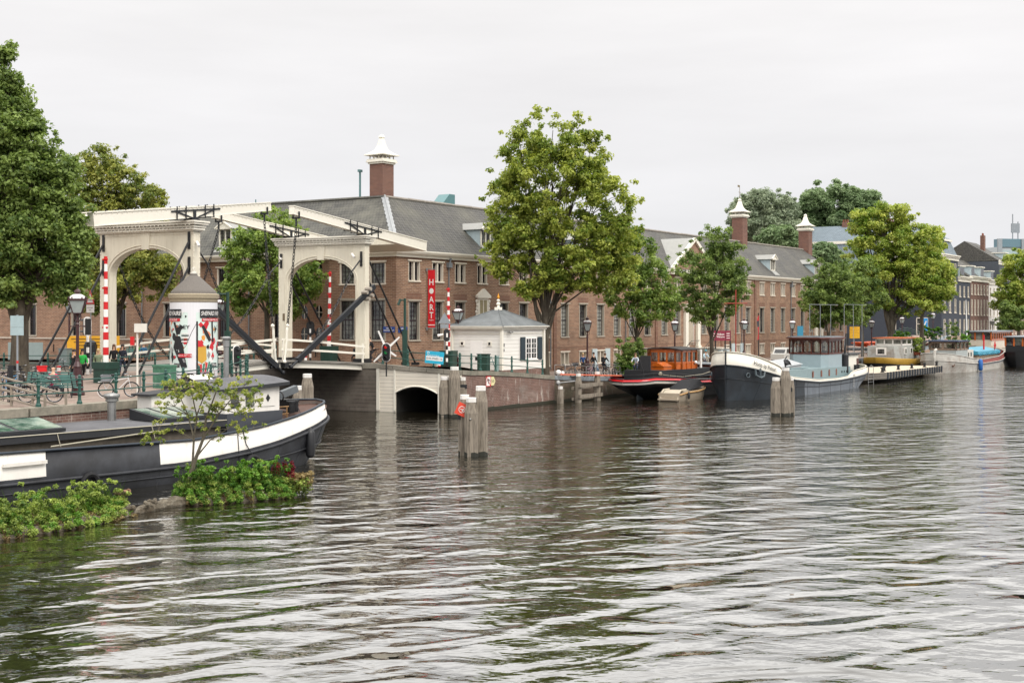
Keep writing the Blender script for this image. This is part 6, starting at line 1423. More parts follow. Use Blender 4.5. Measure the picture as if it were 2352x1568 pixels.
house(SH+11, SH+20, 13.9, dkwall, [(3.0, 6.2), (7.2, 9.6), (10.4, 12.4)], 3, 'narrow black house with white cornice right of the corner house', rm=tiles, rh=4.4, extra=lambda t, w, H: (dorm(t, w/2, H, 3.4, 2.2), chim(t, w*.3, 5, H+4.6)))
house(SH+20, SH+34.5, 14.2, brw, [(2.6, 6.0), (7.0, 10.0), (11.0, 12.9)], 6, 'wide brown brick house with two white dormers in the canal row', rm=tiles, rh=4.6, extra=lambda t, w, H: (dorm(t, w*.25, H, 2.6, 2.2), dorm(t, w*.75, H, 2.6, 2.2), chim(t, w*.5, 6, H+5)))
house(SH+34.5, SH+43.5, 13.9, mat('white_render', 'dedbd4', .6, var=.05), [(2.6, 5.6), (6.8, 9.6), (10.6, 12.6)], 3, 'white plastered house between the brown and the dark grey house', rm=tiles, rh=4.6, extra=lambda t, w, H: dorm(t, w/2, H, 2.4, 2.0))
house(SH+43.5, SH+54, 18.2, mat('dark_grey_render', '454a52', .7, var=.1), [(3.0, 6.0), (7.0, 10.0), (11.0, 13.4), (14.4, 16.4)], 4, 'tall dark grey house with bracketed white cornice', rm=tiles, rh=4.4, extra=lambda t, w, H: (dorm(t, w*.8, H, 2.0, 2.0), chim(t, w*.3, 4, H+4)))
house(SH+54, SH+70, 15.6, palb, [(3.0, 6.0), (7.0, 9.6), (10.6, 13.0)], 5, 'pale brick house partly hidden by the tree at the right edge', rm=slate, rh=4)
house(SH+70, SH+92, 14.4, mat('cream_render', 'c9c1b2', .7, var=.1), [(3.0, 6.0), (7.0, 9.6), (10.6, 12.6)], 7, 'cream house at the far right end of the canal row', rm=slate, rh=4)
# slate roofed house behind the museum end, modern block behind
q = at(1985, 730, 236); t = thing('canal_house', 'long dark house with broad slate mansard roof behind the yellow-green tree', 'house', (q.x, q.y, 1.4), FA+R(95))
b = MB(); b.box(-7, 12, 0, 12, 0, 13.3, 0); b.box(-7.3, 12.3, -.3, 12.3, 13.3, 14.0, 1); b.build('wall', [dkwall, creamw], t)
b = MB(); b.add([(-7, 0, 14), (12, 0, 14), (12, 1.6, 18.6), (-7, 1.6, 18.6), (-7, 12, 14), (12, 12, 14), (12, 10.4, 18.6), (-7, 10.4, 18.6)], [(0, 1, 2, 3), (5, 4, 7, 6), (0, 3, 7, 4), (1, 5, 6, 2)], 0)
b.box(-7, 12, 1.4, 10.6, 18.6, 19.1, 1); b.add([(-7, 1.5, 19.1), (12, 1.5, 19.1), (12, 6, 22.2), (-7, 6, 22.2), (12, 10.5, 19.1), (-7, 10.5, 19.1)], [(0, 1, 2, 3), (3, 2, 4, 5), (0, 3, 5), (1, 4, 2)], 0); b.build('roof', [slate, creamw], t)
chim(t, -6.2, 6, 22.2, 1.2, .6); chim(t, 2, 6, 22.3, 1.2, .6)
q = at(2290, 730, 330); t = thing('office_block', 'modern pale office block with teal glass bands above the far roofs', 'building', (q.x, q.y, 1.4), R(12))
b = MB(); b.box(0, 60, 0, 20, 0, 24, 0)
for x in range(0, 60, 7): b.box(x, x+1.2, -.6, 0, 0, 26.2, 1)
b.build('wall', [mat('office_panel', 'a9b2b4', .5), mat('office_concrete', '8f979b', .8)], t)
b = MB()
for z in (16.5, 20.5): 
    for x in range(0, 60, 7): b.box(x+1.3, x+6.9, -.1, -.02, z, z+2.6)
b.build('window_band', mat('office_teal_glass', '9fb3b4', .2, var=.1), t); b = MB(); b.box(1, 60, -.3, 3, 24, 26.2); b.build('plant_screen', mat('office_teal_dark', '5e7b86', .5), t)
b = MB()
for x in (6, 46): b.tube([(x, 2, 26), (x, 2, 33)], .15, 5); b.tube([(x+1.6, 2, 26), (x+1.6, 2, 31)], .15, 5); b.box(x-.4, x+2, 1.8, 2.2, 28, 30.5)
b.build('antenna_mast', greyst, t)
# ---------------------------------------------------------------- humpback bridge over the side canal
t = thing('humpback_bridge', 'brick humpback bridge with green railings over the side canal', 'bridge', tuple(fp(0, 0)), FA)
hz = lambda s: 1.42+2.3*math.exp(-((s-121)/11.5)**2)
b = MB(); ss = [98+k*1.5 for k in range(34)]
for a, c in zip(ss, ss[1:]):
    for (y0, y1, m) in ((-10.2, -9.2, 1), (-9.2, -3.5, 0), (-3.5, -2.6, 1)): b.quad((a, y0, hz(a)), (c, y0, hz(c)), (c, y1, hz(c)), (a, y1, hz(a)), m=m)
b.build('roadway', [paving, copingb], t)
b = MB(); n = 16; A0, A1 = 114.5, 130.5
arc = [(lerp(A0, A1, i/n), .2+2.6*math.sin(PI*i/n)) for i in range(n+1)]
for y, fl in ((-10.2, 0), (-2.6, 1)):
    for p, q in zip(arc, arc[1:]): v = [(p[0], y, p[1]), (q[0], y, q[1]), (q[0], y, hz(q[0])), (p[0], y, hz(p[0]))]; b.add(v, [(0, 1, 2, 3) if not fl else (3, 2, 1, 0)])
    for (x0, x1) in ((98, A0), (A1, 147)):
        k = 6
        for i in range(k): xa, xb2 = lerp(x0, x1, i/k), lerp(x0, x1, (i+1)/k); v = [(xa, y, -.5), (xb2, y, -.5), (xb2, y, hz(xb2)), (xa, y, hz(xa))]; b.add(v, [(0, 1, 2, 3) if not fl else (3, 2, 1, 0)])
for p, q in zip(arc, arc[1:]): b.quad((p[0], -10.2, p[1]), (p[0], -2.6, p[1]), (q[0], -2.6, q[1]), (q[0], -10.2, q[1]))
b.build('arch_wall', mat('sandstone_arch', 'a68f7c', .85, var=.2), t)
for y in (-10.0, -2.8):
    b = MB(); ss = [100+k*2 for k in range(23)]
    for s in ss: b.tube([(s, y, hz(s)), (s, y, hz(s)+1.15)], .06, 5); b.ball((s, y, hz(s)+1.2), .09, None, 6, 4)
    for h in (.45, .8, 1.1): b.tube([(s, y, hz(s)+h) for s in ss], .035, 4)
    b.build('railing', dgreen, t)
# ================================================================ railings, lamps, signs
rg = mat('railing_green', '1d4a41', .45, var=.2)
POST = MB(); POST.lathe([(.11, 0), (.11, .1), (.075, .16), (.06, .3), (.085, .42), (.055, .5), (.06, .75), (.09, .84), (.06, .9), (.06, .98), (.085, 1.02), (.05, 1.06), (.07, 1.1), (.05, 1.16), (.01, 1.18)], n=10)
POSTo = None
def railing(label, pts, n_per=None, gap=1.9, h=1.0):
    """pts: world points on the ground; posts with two pipe rails"""
    t = thing('railing', label, 'railing', tuple(pts[0])); o = Vector(pts[0]); P = [Vector(p)-o for p in pts]
    seg = [(a, c) for a, c in zip(P, P[1:])]; tot = sum((c-a).length for a, c in seg); n = max(1, round(tot/gap)); d = 0; out = []
    for i in range(n+1):
        u = tot*i/n
        for a, c in seg:
            L = (c-a).length
            if u <= L+1e-6: out.append(a.lerp(c, u/L)); break
            u -= L
    global POSTo
    for p in out:
        if POSTo is None: q = POST.build('post', rg, t, loc=p); POSTo = q
        else: q = POSTo.copy(); COL.objects.link(q); q.parent = t; q.location = p
    b = MB()
    for z in (.5, .98): b.tube([p+Vector((0, 0, z)) for p in out], .03, 6)
    b.build('rails', rg, t); return t
def zlv(x, y): return Vector((x, y, zl(x, y)+.03))
E1 = [(-24.3, 35.6), (-18.3, 46.9), (-16.95, 49.1), (-15.75, 51.4), (-15.1, 54), (-14.55, 58), (-14.3, 63), (-14.25, 67.2), (-14.7, 69.9)]
railing('long green quayside railing behind the houseboat', [zlv(x-.2, y) for x, y in E1])
a = upt(LC, -.6, -.5); c = upt(LC, -2.6, -.6)
railing('short green railing ending in a curl beside the drawbridge deck', [zlv(a.x, a.y), zlv(c.x, c.y)], gap=1.0)
a = upt(LC, -12.3, -.4); c = upt(LC, -45, -.4)
railing('green canal side railing left of the drawbridge', [zlv(a.x, a.y), zlv(*upt(LC, -25, -.4)[:2]), zlv(c.x, c.y)])
g0, g1 = gnd(268, 868, 3.05), gnd(378, 858, 3.2)
railing('green railing between the road and the advertising column', [zlv(*gnd(272, 869, 3.0)[:2]), zlv(*gnd(318, 866, 3.05)[:2]), zlv(*(OL+UU*.5-DD*1.2)[:2])], gap=2.2)
a = upt(W0, .3, .35, 3.16); 
railing('green railing above the cream arch wall', [upt(W0, .3, .3, 3.16), upt(W0, 3.2, .3, 2.98), upt(W0, 6.2, .3, 2.84)])
cor = [upt(W0, 6.2, .35, 2.84), Vector((-2.9, 82.2, 2.78)), fp(-4.2, 11.0, 2.66), fp(-3.2, 10.95, 2.58), fp(0, 10.95, 2.38), fp(3.6, 10.95, 2.08)]
railing('green railing on the quay corner in front of the white hut', cor)
a = ORl; wr = OL+UU*ORl.x+DD*ORl.y
railing('green railing on the far canal bank left of the right portal', [wr-UU*8.2+DD*1+Vector((0, 0, 3.2)), wr-UU*26+DD*1+Vector((0, 0, 3.1))])
# --- street lamps
lampglass = mat('frosted_lamp_glass', '9aa3a2', .25, var=.12); lampcap = mat('white_lamp_cap', 'dcd8d8', .4)
def make_lamp():
    t = thing('street_lamp', '', 'street lamp')
    b = MB(); b.lathe([(.33, 0), (.33, .12), (.27, .2), (.24, .75), (.28, .82), (.2, .95), (.17, 1.3), (.2, 1.36), (.1, 1.6), (.075, 1.75), (.07, 3.3), (.1, 3.34), (.06, 3.42), (.05, 3.72), (.12, 3.8), (.05, 3.86)], n=12)
    b.tube([(-.3, 0, 3.25), (.3, 0, 3.25)], .025, 5); b.ball((-.32, 0, 3.25), .045); b.ball((.32, 0, 3.25), .045)
    for i in range(4): a = PI/4+i*PI/2; b.tube([(.06*math.cos(a), .06*math.sin(a), 3.45), (.22*math.cos(a), .22*math.sin(a), 3.6), (.2*math.cos(a), .2*math.sin(a), 3.84)], .018, 4)
    b.build('post', maroon, t)
    b = MB(); q0 = [(.27*math.cos(PI/4+i*PI/2), .23*math.sin(PI/4+i*PI/2)) for i in range(4)]; q1 = [(x*1.95, y*1.95) for x, y in q0]
    for i in range(4):
        b.tube([(*q0[i], 3.86), (*q1[i], 4.48)], .025, 4); j = (i+1) % 4; b.beam((*q0[i], 3.86), (*q0[j], 3.86), .04, .04); b.beam((*q1[i], 4.5), (*q1[j], 4.5), .06, .08); 
        for k in range(5): x, y = lerp(q1[i][0], q1[j][0], k/5), lerp(q1[i][1], q1[j][1], k/5); b.ball((x, y, 4.58), (.035, .035, .06), None, 5, 3)
    b.lathe([(.14, 4.74), (.1, 4.8), (.16, 4.86), (.13, 4.94), (.02, 5.0), (.02, 5.1)], n=8); la = b.build('lantern_frame', maroon, t)
    b = MB(); b.add([(x*.97, y*.97, 3.87) for x, y in q0]+[(x*.97, y*.97, 4.48) for x, y in q1], [(0, 1, 5, 4), (1, 2, 6, 5), (2, 3, 7, 6), (3, 0, 4, 7)]); b.build('glass', lampglass, la)
    b = MB(); b.lathe([(.38, 4.55), (.33, 4.66), (.2, 4.74), (.12, 4.76)], n=12); b.build('cap', lampcap, la)
    return t
lamp0 = make_lamp(); first = [True]
def lamp(p, label, rz=.3, sc=.95):
    o = lamp0 if first[0] else dup(lamp0)
    first[0] = False; o.location = p; o.rotation_euler = (0, 0, rz); o.scale = (sc,)*3; o['label'] = label; o['group'] = 'crown topped street lamps along the quays'; return o
g = gnd(178, 908, 2.8); lamp((g.x, g.y, 2.8), 'large maroon street lamp on the square left of the drawbridge', .25)
for px, off, lab in ((1349, 9.5, 'maroon street lamp behind the bicycle racks'), (1550, 9.5, 'maroon street lamp beside the museum entrance steps'), (1709, 9.3, 'maroon street lamp behind the bow of the blue grey barge'), (1820, 9.3, 'maroon street lamp behind the brown wheelhouse'), (2002, 9, 'maroon street lamp under the slim tree by the yellow sign')):
    s = s_at(px, off); lamp(fp(s, off, zr(s)), lab, .3+px, .96)
for px, Y, z, lab in ((2072, 186, 1.9, 'street lamp before the foot of the humpback bridge'), (2143, 205, 2.6, 'street lamp before the black side wall with the blue sign'), (2280, 250, 1.4, 'distant street lamp before the white canal house'), (1052, 91.5, 2.6, 'street lamp behind the roof of the white hut'), (159, 96, 3.0, 'smaller looking street lamp on the far canal bank at the left'), (504, 88, 3.0, 'street lamp half hidden by the advertising column')):
    q = at(px, 800, Y); lamp((q.x, q.y, z), lab, px, .96 if px != 1052 else .92)
# --- road barriers
def barrier(base, L, label, lean=0):
    t = thing('road_barrier', label, 'barrier', tuple(base), UR, 'raised red and white road barriers'); b = MB()
    b.cbox((0, 0, .52), (1.05, .9, 1.04), ch=.12); b.cbox((0, 0, 1.0), (1.15, 1.0, .34), ch=.12); b.build('housing', dgreen, t)
    n = 14
    for i in range(n):
        pass
    b = MB()
    for i in range(n):
        z0, z1 = 1.15+L*i/n, 1.15+L*(i+1)/n; r = lerp(.15, .08, i/n); x0, x1 = lean*i/n, lean*(i+1)/n; b.tube([(x0, 0, z0), (x1, 0, z1)], [r, r*(1 if i % 4 else .9)], 8, m=i % 2)
    for k in (.33, .7, .97): b.tube([(lean*k-.16, -.05, 1.15+L*k), (lean*k+.16, -.05, 1.15+L*k)], .05, 6, m=1)
    b.build('boom', [white, redp], t); return t
g = gnd(243, 884, 2.85); barrier((g.x, g.y, 2.85), 5.4, 'raised red and white barrier boom beside the left portal', .0)
q = at(738, 824, 89.5); barrier((q.x+.55, q.y, 3.1), 5.4, 'raised red and white barrier boom seen through the right portal', .1)
q = at(1030, 843, 90.4); barrier((q.x, q.y, 2.75), 4.6, 'raised red and white barrier boom left of the white hut')
# --- bridge traffic lights on oval boards
oval = lambda w, h, n=24: [(w*math.cos(2*PI*i/n), h/2-w+w*math.sin(2*PI*i/n)) if math.sin(2*PI*i/n) >= 0 else (w*math.cos(2*PI*i/n), -h/2+w+w*math.sin(2*PI*i/n)) for i in range(n)]
redl = mat('red_signal_lit', 'c81a12', .3, emit=.5, var=0); grl = mat('green_signal_lit', '1f8f4a', .3, emit=.25, var=0); lens = mat('dark_lens', '141416', .15)
def signal(p, rz, label, n=3, lit=(0, 1), stripes=False, zc=1.6, w=.34, h=1.5):
    t = thing('traffic_light', label, 'traffic light', tuple(p), rz)
    b = MB(); b.ext([(x*1.1, .0, zc+y*1.05) for x, y in oval(w, h)], (0, .06, 0), 1 if n else 0); b.ext([(x*.98, -.02, zc+y*.99) for x, y in oval(w, h)], (0, .07, 0), 0); b.box(-.2, .2, -.12, .1, zc-h*.42, zc+h*.42, 0); b.build('board', [black, white], t)
    for i in range(n):
        z = zc+h*.3-i*h*.6/(max(1, n-1)); m = redl if i == 0 and 0 in lit else grl if i == 1 and 1 in lit else lens
        ls = min(1, w/.3); b = MB(); b.lathe([(.11*ls, 0), (.12*ls, .02), (.01, .04)], n=12); b.v = [(x, -.13-zz, z+y) for x, y, zz in b.v]; o = b.build('lamp', m, t)
        b = MB(); b.v += [(.15*ls*math.cos(a)*k, -.12-d, z+.15*ls*math.sin(a)*k) for a in [PI*j/8 for j in range(9)] for (d, k) in ((0, 1), (.34, .8))]; b.f += [(2*j, 2*j+1, 2*j+3, 2*j+2) for j in range(8)]; b.m += [0]*8; b.build('visor', black, o)
    b = MB()
    if stripes:
        for k in range(8): b.tube([(0, .05, k*.3), (0, .05, (k+1)*.3)], .08, 8, m=k % 2)
    else: b.tube([(0, .06, -.2), (0, .06, zc)], .05, 6)
    b.build('post', [black, white], t); return t
q = at(887, 833, 82.3); s1 = signal((q.x, q.y, 2.6), R(-8), 'oval signal with red and green lights over the arch wall', 3, (0, 1), zc=1.4, w=.27, h=1.2)
b = MB()
for a, L in ((2.0, 1.35), (.75, 1.2), (3.9, 1.2), (-.6, .8)): b.beam((.0, .1, 1.6), (L*math.cos(a), .1, 1.6+L*math.sin(a)), .17, .03, up=(0, 1, 0), w2=.1)
b.build('cross_blade', white, s1)
q = at(544, 860, 69.2); signal((q.x, q.y, 2.9), R(50), 'oval signal beside the green mast at the near bridge end', 3, (1,), zc=1.24, w=.22, h=1.15)
g = gnd(200, 872, 2.85); signal((g.x, g.y, 2.85), R(62)+PI, 'oval signal seen side on with black and white striped post', 2, (), stripes=True, zc=2.94, w=.24, h=1.05)
q = at(713, 835, 90.5); signal((q.x, q.y, 3.1), PI, 'back of an oval signal board through the right portal', 0, (), stripes=True, zc=2.45, w=.27, h=1.0)
q = at(1026, 840, 89.6); signal((q.x, q.y, 2.8), PI+.3, 'back of a signal on striped post beside the hut', 0, (), stripes=True, zc=2.25, w=.2, h=.85)
b = MB(); q = at(655, 846, 73.3)
# --- green camera masts
def mast(px, py, Y, z, H, label, arm):
    q = at(px, py, Y); t = thing('camera_mast', label, 'mast', (q.x, q.y, z)); b = MB(); b.cbox((0, 0, H*.27), (.34, .34, H*.54), ch=.04); b.tube([(0, 0, H*.5), (0, 0, H)], .09, 8); b.tube([(0, 0, H-.12), (arm, 0, H-.12)], .06, 6); b.build('mast', dgreen, t)
    b = MB(); b.tube([(arm, 0, H-.05), (arm*1.5, -.1, H-.45)], .09, 8); b.build('camera', dgreen, t)
mast(523, 852, 70.6, 2.95, 4.8, 'dark green camera mast beside the advertising column', -.5); mast(930, 836, 83.6, 3.0, 4.6, 'dark green camera mast by the museum corner', -.3)
# --- signs
def sign(name, p, rz, label, builder, cat='sign'):
    t = thing(name, label, cat, tuple(p), rz); builder(t); return t
blue = mat('street_sign_blue', '1c3f86', .4); turq = mat('turquoise_board', '2aa9c9', .4)
def s_tri(t, back=False):
    H = 4.2 if not back else 3.1
    b = MB(); b.tube([(0, .04, .0), (0, .04, H+.7)], .035, 6); b.build('post', greyst, t)
    b = MB(); T = lambda k, y, dz=0: [(-.46*k, y, H+.02*(1-k)+.27*(1-k)+dz), (.46*k, y, H+.27*(1-k)+dz), (0, y, H+.8-.53*(1-k)+dz)]
    b.ext(T(1, 0), (0, .02, 0), 2 if back else 0)
    if not back:
        b.ext(T(.68, -.006), (0, .005, 0), 1); b.ext([(-.16, -.012, H+.18), (-.05, -.012, H+.18), (-.05, -.012, H+.26), (-.14, -.012, H+.26)], (0, .004, 0), 3); b.ext([(.05, -.012, H+.18), (.18, -.012, H+.18), (.14, -.012, H+.26), (.05, -.012, H+.26)], (0, .004, 0), 3)
        b.beam((-.1, -.012, H+.27), (.03, -.012, H+.46), .03, .004, up=(0, 1, 0), m=3); b.box(-.42, .42, -.004, .02, H-.48, H-.04, 1)
        b.text('Gemarkeerd wegdek', .075, (0, -.008, H-.2), (1, 0, 0), (0, 0, 1), 3); b.text('vrijlaten', .075, (0, -.008, H-.34), (1, 0, 0), (0, 0, 1), 3)
    else: b.box(-.3, .3, 0, .02, H-.35, H-.05, 2)
    b.build('panel', [redp, white, greyst, black], t)
    b = MB(); b.tube([(-.1, 0, H-.8), (-.5, -.1, H-.9)], [.06, .11], 8); b.build('loudspeaker', white, t)
g = gnd(207, 870, 2.85); sign('warning_sign', (g.x, g.y, 2.85), -.75, 'red bordered triangle with opening bridge symbol by the large lamp', s_tri)
q = at(1021, 840, 90.2); sign('warning_sign', (q.x, q.y, 2.8), .1, 'back of a triangular warning sign left of the hut', lambda t: s_tri(t, True))
def s_back(t):
    b = MB(); b.tube([(0, 0, 0), (0, 0, 3.6)], .045, 6); b.tube([(0, -.0, 1.4), (0, -.0, 1.52)], .05, 6, m=1); b.build('post', [greyst, redp], t)
    b = MB(); b.cbox((0, -.04, 3.3), (.62, .03, .52), ch=.0); b.cbox((0, -.04, 2.85), (.62, .03, .36)); b.build('panel', mat('sign_back_grey', '9db1b5', .5), t)
g = gnd(40, 905, 2.8); sign('traffic_sign', (g.x, g.y, 2.8), -.1, 'back of two grey rectangular sign plates on a pole at the left edge', s_back)
def s_bridge(t):
    b = MB(); b.box(-.62, .62, -.02, .02, -.4, .4, 0); b.box(-.56, .56, -.024, -.02, -.2, .07, 1)
    b.text('Haarlemmerbrug'[:0] or 'Walter Suskindbrug', .1, (-.5, -.026, .13), (1, 0, 0), (0, 0, 1), 1, align='LEFT'); b.text('06-29683113', .17, (.06, -.028, -.07), (1, 0, 0), (0, 0, 1), 2); b.ring((-.44, -.026, .28), .07, .015, (0, 1, 0), 12, 4, 1); b.ring((-.48, -.028, -.07), .05, .012, (0, 1, 0), 10, 4, 2)
    b.build('panel', [turq, white, mat('sign_ink', '20424c', .5)], t)
q = at(998, 821, 80.9); o = sign('information_sign', q, UR+R(-7), 'turquoise information board with phone number tied to the railing', s_bridge); o.rotation_euler = (0, R(5), UR+.3)
def s_street(t, a, c_):
    b = MB(); b.box(-.55, .55, -.02, 0, -.22, .22, 0); b.text(a, .14, (0, -.024, .08), (1, 0, 0), (0, 0, 1), 1); b.text(c_, .14, (0, -.024, -.08), (1, 0, 0), (0, 0, 1), 1); b.build('plate', [blue, white], t)
lwn = Vector((FE.x*0, 0, 0))
q = F0+FE*TLf(.35, 0, 0)[0]-FN*TLf(.35, 0, 0)[1]
A_l = math.atan2(.5124, -.8587)+PI
p = F0+Vector((-.8587, .5124, 0))*.65+Vector((-.5124, -.8587, 0))*.03; sign('street_sign', (p.x, p.y, 5.42), A_l, 'blue street name plate on the museum corner facing the canal', lambda t: s_street(t, 'NIEUWE', 'HERENGRACHT'))
p = fp(.75, .03, 5.4); sign('street_sign', p, FA, 'narrow looking blue street name plate around the museum corner', lambda t: s_street(t, 'AMSTEL', ''))
def s_banner(t):
    b = MB(); b.box(-.42, .42, -.02, .02, -2.75, 2.75, 0); 
    for ch, z in (('H', 1.55), ('A', -.1), ('R', -.85), ('T', -1.6)): b.text(ch, .82 if ch != 'H' else .82, (0, -.026, z), (1, 0, 0), (0, 0, 1), 1)
    n = 16; b.add([(.27*math.cos(2*PI*i/n), -.026, .74+.27*math.sin(2*PI*i/n)) for i in range(n)], [tuple(range(n))], 1)
    b.text('MUSEUM', .13, (0, -.026, -2.05), (1, 0, 0), (0, 0, 1), 1); b.box(-.42, .42, -.026, -.02, -2.55, -2.47, 1)
    b.v = [(x, y, z) for x, y, z in b.v]; b.build('cloth', [mat('banner_red', 'cc1220', .6, var=.05), white], t)
    b = MB()
    for z in (2.82, -2.82): b.tube([(-.5, 0, z), (.45, 0, z)], .035, 5); b.box(-.62, -.5, -.08, .08, z-.18, z+.1)
    b.build('bracket', greyst, t)
q = fp(3.75, .5, 0); q.z = CAMH+(HZ-686)/FPX*q.y; t_b = sign('banner', q, UR+R(4), 'tall red vertical banner reading H ART on the museum wall', s_banner, 'banner')
t_b.scale = (.72, 1, .82)
def s_anchor(t):
    b = MB(); b.box(-.62, .1, -.03, 0, -.5, .5, 0); b.box(-.54, .02, -.035, -.03, -.42, .42, 1); b.tube([(-.26, -.045, .26), (-.26, -.045, -.24)], .03, 5, m=2); b.ring((-.26, -.045, -.02), .2, .03, (0, 1, 0), 12, 4, 2, PI, 2*PI); b.beam((-.54, -.05, .42), (.02, -.05, -.42), .06, .01, up=(0, 1, 0), m=0); b.beam((-.38, -.045, .18), (-.14, -.045, .18), .03, .03, m=2)
    b.ext([(.12, -.03, -.42), (.5, -.03, -.42), (.72, -.03, 0), (.5, -.03, .42), (.12, -.03, .42)], (0, .03, 0), 3); b.text('3.5', .34, (.36, -.034, 0), (1, 0, 0), (0, 0, 1), 2); b.build('panel', [redp, white, black, mat('sign_cream', 'dcd2a0', .5)], t)
q = fp(-3.8, 11.43, 0); q.z = 1.95; sign('no_anchoring_sign', q, FA-R(8), 'no anchoring sign with 3.5 arrow plate on the red brick quay corner', s_anchor).scale = (.72,)*3
def s_yellow(t):
    b = MB(); b.tube([(0, .03, 0), (0, .03, 3.6)], .04, 6); b.build('post', greyst, t)
    b = MB(); b.box(-.68, .68, -.02, .02, 2.5, 3.9, 0)
    for i, w in enumerate((.9, 1.1, 1.0, 1.15, .8, 1.1)): b.box(-w/2, w/2, -.026, -.02, 3.7-i*.2, 3.74-i*.2, 1)
    b.build('panel', [mat('notice_yellow', 'e3ad1c', .5), mat('notice_ink', 'a8872c', .6)], t)
s = s_at(1963, 10.6); sign('notice_sign', fp(s, 10.6, 1.4), FA-R(40), 'yellow notice board on a pole near the far end of the quay', s_yellow)
def s_wel(t):
    b = MB()
    for (x0, x1) in ((-1.5, -.85), (-.8, .45), (.5, 1.15)): b.box(x0, x1, -.03, .0, .9, 2.0, 0)
    b.text('Welkom', .27, (-.18, -.034, 1.6), (1, 0, 0), (0, 0, 1), 1); b.text('Welcome', .27, (-.18, -.034, 1.32), (1, 0, 0), (0, 0, 1), 1)
    for x in (-1.18, .82):
        for z in (1.65, 1.4, 1.15): b.box(x-.22, x+.22, -.034, -.03, z, z+.06, 1)
    b.build('panel', [mat('burgundy_board', '7c2238', .5), white], t)
    b = MB()
    for x in (-1.5, -.82, .48, 1.15): b.box(x-.06, x+.06, 0, .1, -.0, 2.0)
    b.build('frame', black, t)
ent = fp(51, 2.2, 3.0)
t = thing('entrance_steps', 'grey stone entrance staircase with small blue grey porch below the portico', 'steps', tuple(fp(51, 0, 1.45)), FA)
b = MB()
for i in range(8): b.box(-3.6+i*.35, 1.4, -2.6, -.1, .17*i, .17*(i+1))
b.build('steps', stone, t); b = MB(); b.box(1.4, 3.6, -3.0, -.1, 0, 1.5, 0); b.box(1.3, 3.7, -3.1, -.1, 1.5, 1.62, 1); b.box(1.9, 2.7, -3.02, -3.0, 0, 1.35, 2); b.build('porch', [mat('pale_blue_shutter', 'b5c3c6'), creamw, glass], t)
b = MB()
for y in (-2.6, -.4): b.tube([(-3.6, y, .9), (-.6, y, 2.4), (1.4, y, 2.4)], .03, 5)
for i in range(6): b.tube([(-3.4+i*.6, -2.6, .25*i), (-3.4+i*.6, -2.6, 1.0+.25*i)], .025, 4)
b.build('handrail', blackm, t)
sign('welcome_sign', fp(52.3, 3.1, 2.95), FA-R(30), 'burgundy welcome board above the museum entrance steps', s_wel)
q = at(1838, 764, 128); q = fp(s_at(1838, 9.6), 9.6, 1.45)
sign('information_sign', q, FA-R(30), 'tilted teal information panel behind the brown wheelhouse', lambda t: (MB().box(-.4, .4, -.03, .03, 2.4, 4.0).build('panel', mat('teal_panel', '2b7a96', .5), t), MB().box(-.05, .05, 0, .1, 0, 2.6).build('post', greyst, t)))
def s_blue(t):
    b = MB(); b.box(-.5, .5, -.05, 0, -1.1, 1.1, 0); b.beam((-.2, -.06, -.5), (.25, -.06, .6), .2, .02, up=(0, 1, 0), m=1); b.build('panel', [mat('sign_light_blue', '2f8fd0', .5), white], t)
q = fp(SH-.12, 0, 0)-FN*2.9; q.z = CAMH+(HZ-745)/FPX*q.y; sign('blue_sign', (q.x, q.y, q.z), A_l, 'small bright blue sign on the black side wall by the far lamp', s_blue)
# --- masts and flagpoles
t = thing('flagpoles', 'row of white flagpoles joined by a thin crossbar behind the wheelhouse', 'flagpole'); 
for i, px in enumerate((1860, 1884, 1908, 1939, 1960, 1980)):
    b = MB(); s = s_at(px, 15.7); p = fp(s, 15.7, .98); b.tube([p, p+Vector((0, 0, (CAMH-.98)+(HZ-699)/FPX*p.y))], .028, 5); b.build('pole', greyst, t)
b = MB()
for a_, c_ in (((1860), (1925)), ((1939), (1990))): p, q = fp(s_at(a_, 15.7), 15.7), fp(s_at(c_, 15.7), 15.7); p.z = CAMH+(HZ-699)/FPX*p.y; q.z = CAMH+(HZ-700)/FPX*q.y; b.tube([p, q], .02, 5)
b.build('crossbar', greyst, t)
b = MB(); p = fp(s_at(1690, 12), 12, 1.4); b.tube([p, p+Vector((0, 0, 7.6))], .06, 6); b.tube([p+Vector((-1.1, 0, 6.3)), p+Vector((1.1, 0, 6.3))], .05, 5); solo('mast', b, mat('rust_red_mast', '9a3a2c', .6), 'thin rust red mast with a short crossbar behind the white bow', 'mast')
# --- advertising column
g = gnd(445, 884, 2.85); PC = Vector((g.x, 64, 2.85)); PC.x = (445-CX)/FPX*64
col_ = thing('advertising_column', 'round concrete advertising column with cone roof and colourful posters', 'advertising column', tuple(PC))
RC = 1.19
cone_m = mat('speckled_concrete_cap', '5f5a55', .85, var=.15, vscale=20, col2='716b64', c2scale=30, bump=.3, bscale=60)
b = MB(); b.lathe([(RC, 0), (RC, 4.35)], n=48); b.build('drum', mat('drum_concrete', '8a8378', .9, var=.15), col_)
b = MB(); b.lathe([(RC+.01, 4.25), (RC+.03, 4.4), (RC+.08, 4.42), (RC+.1, 4.62), (RC+.08, 4.64), (RC, 4.66)], n=48); b.build('band', mat('tan_concrete_band', 'a39780', .9, var=.12, vscale=12), col_)
b = MB(); b.lathe([(RC-.02, 4.66), (RC-.04, 4.74), (RC-.1, 4.82), (.3, 5.55), (.2, 5.6), (.18, 5.68)], n=48); b.build('cone_roof', cone_m, col_, smooth=False)
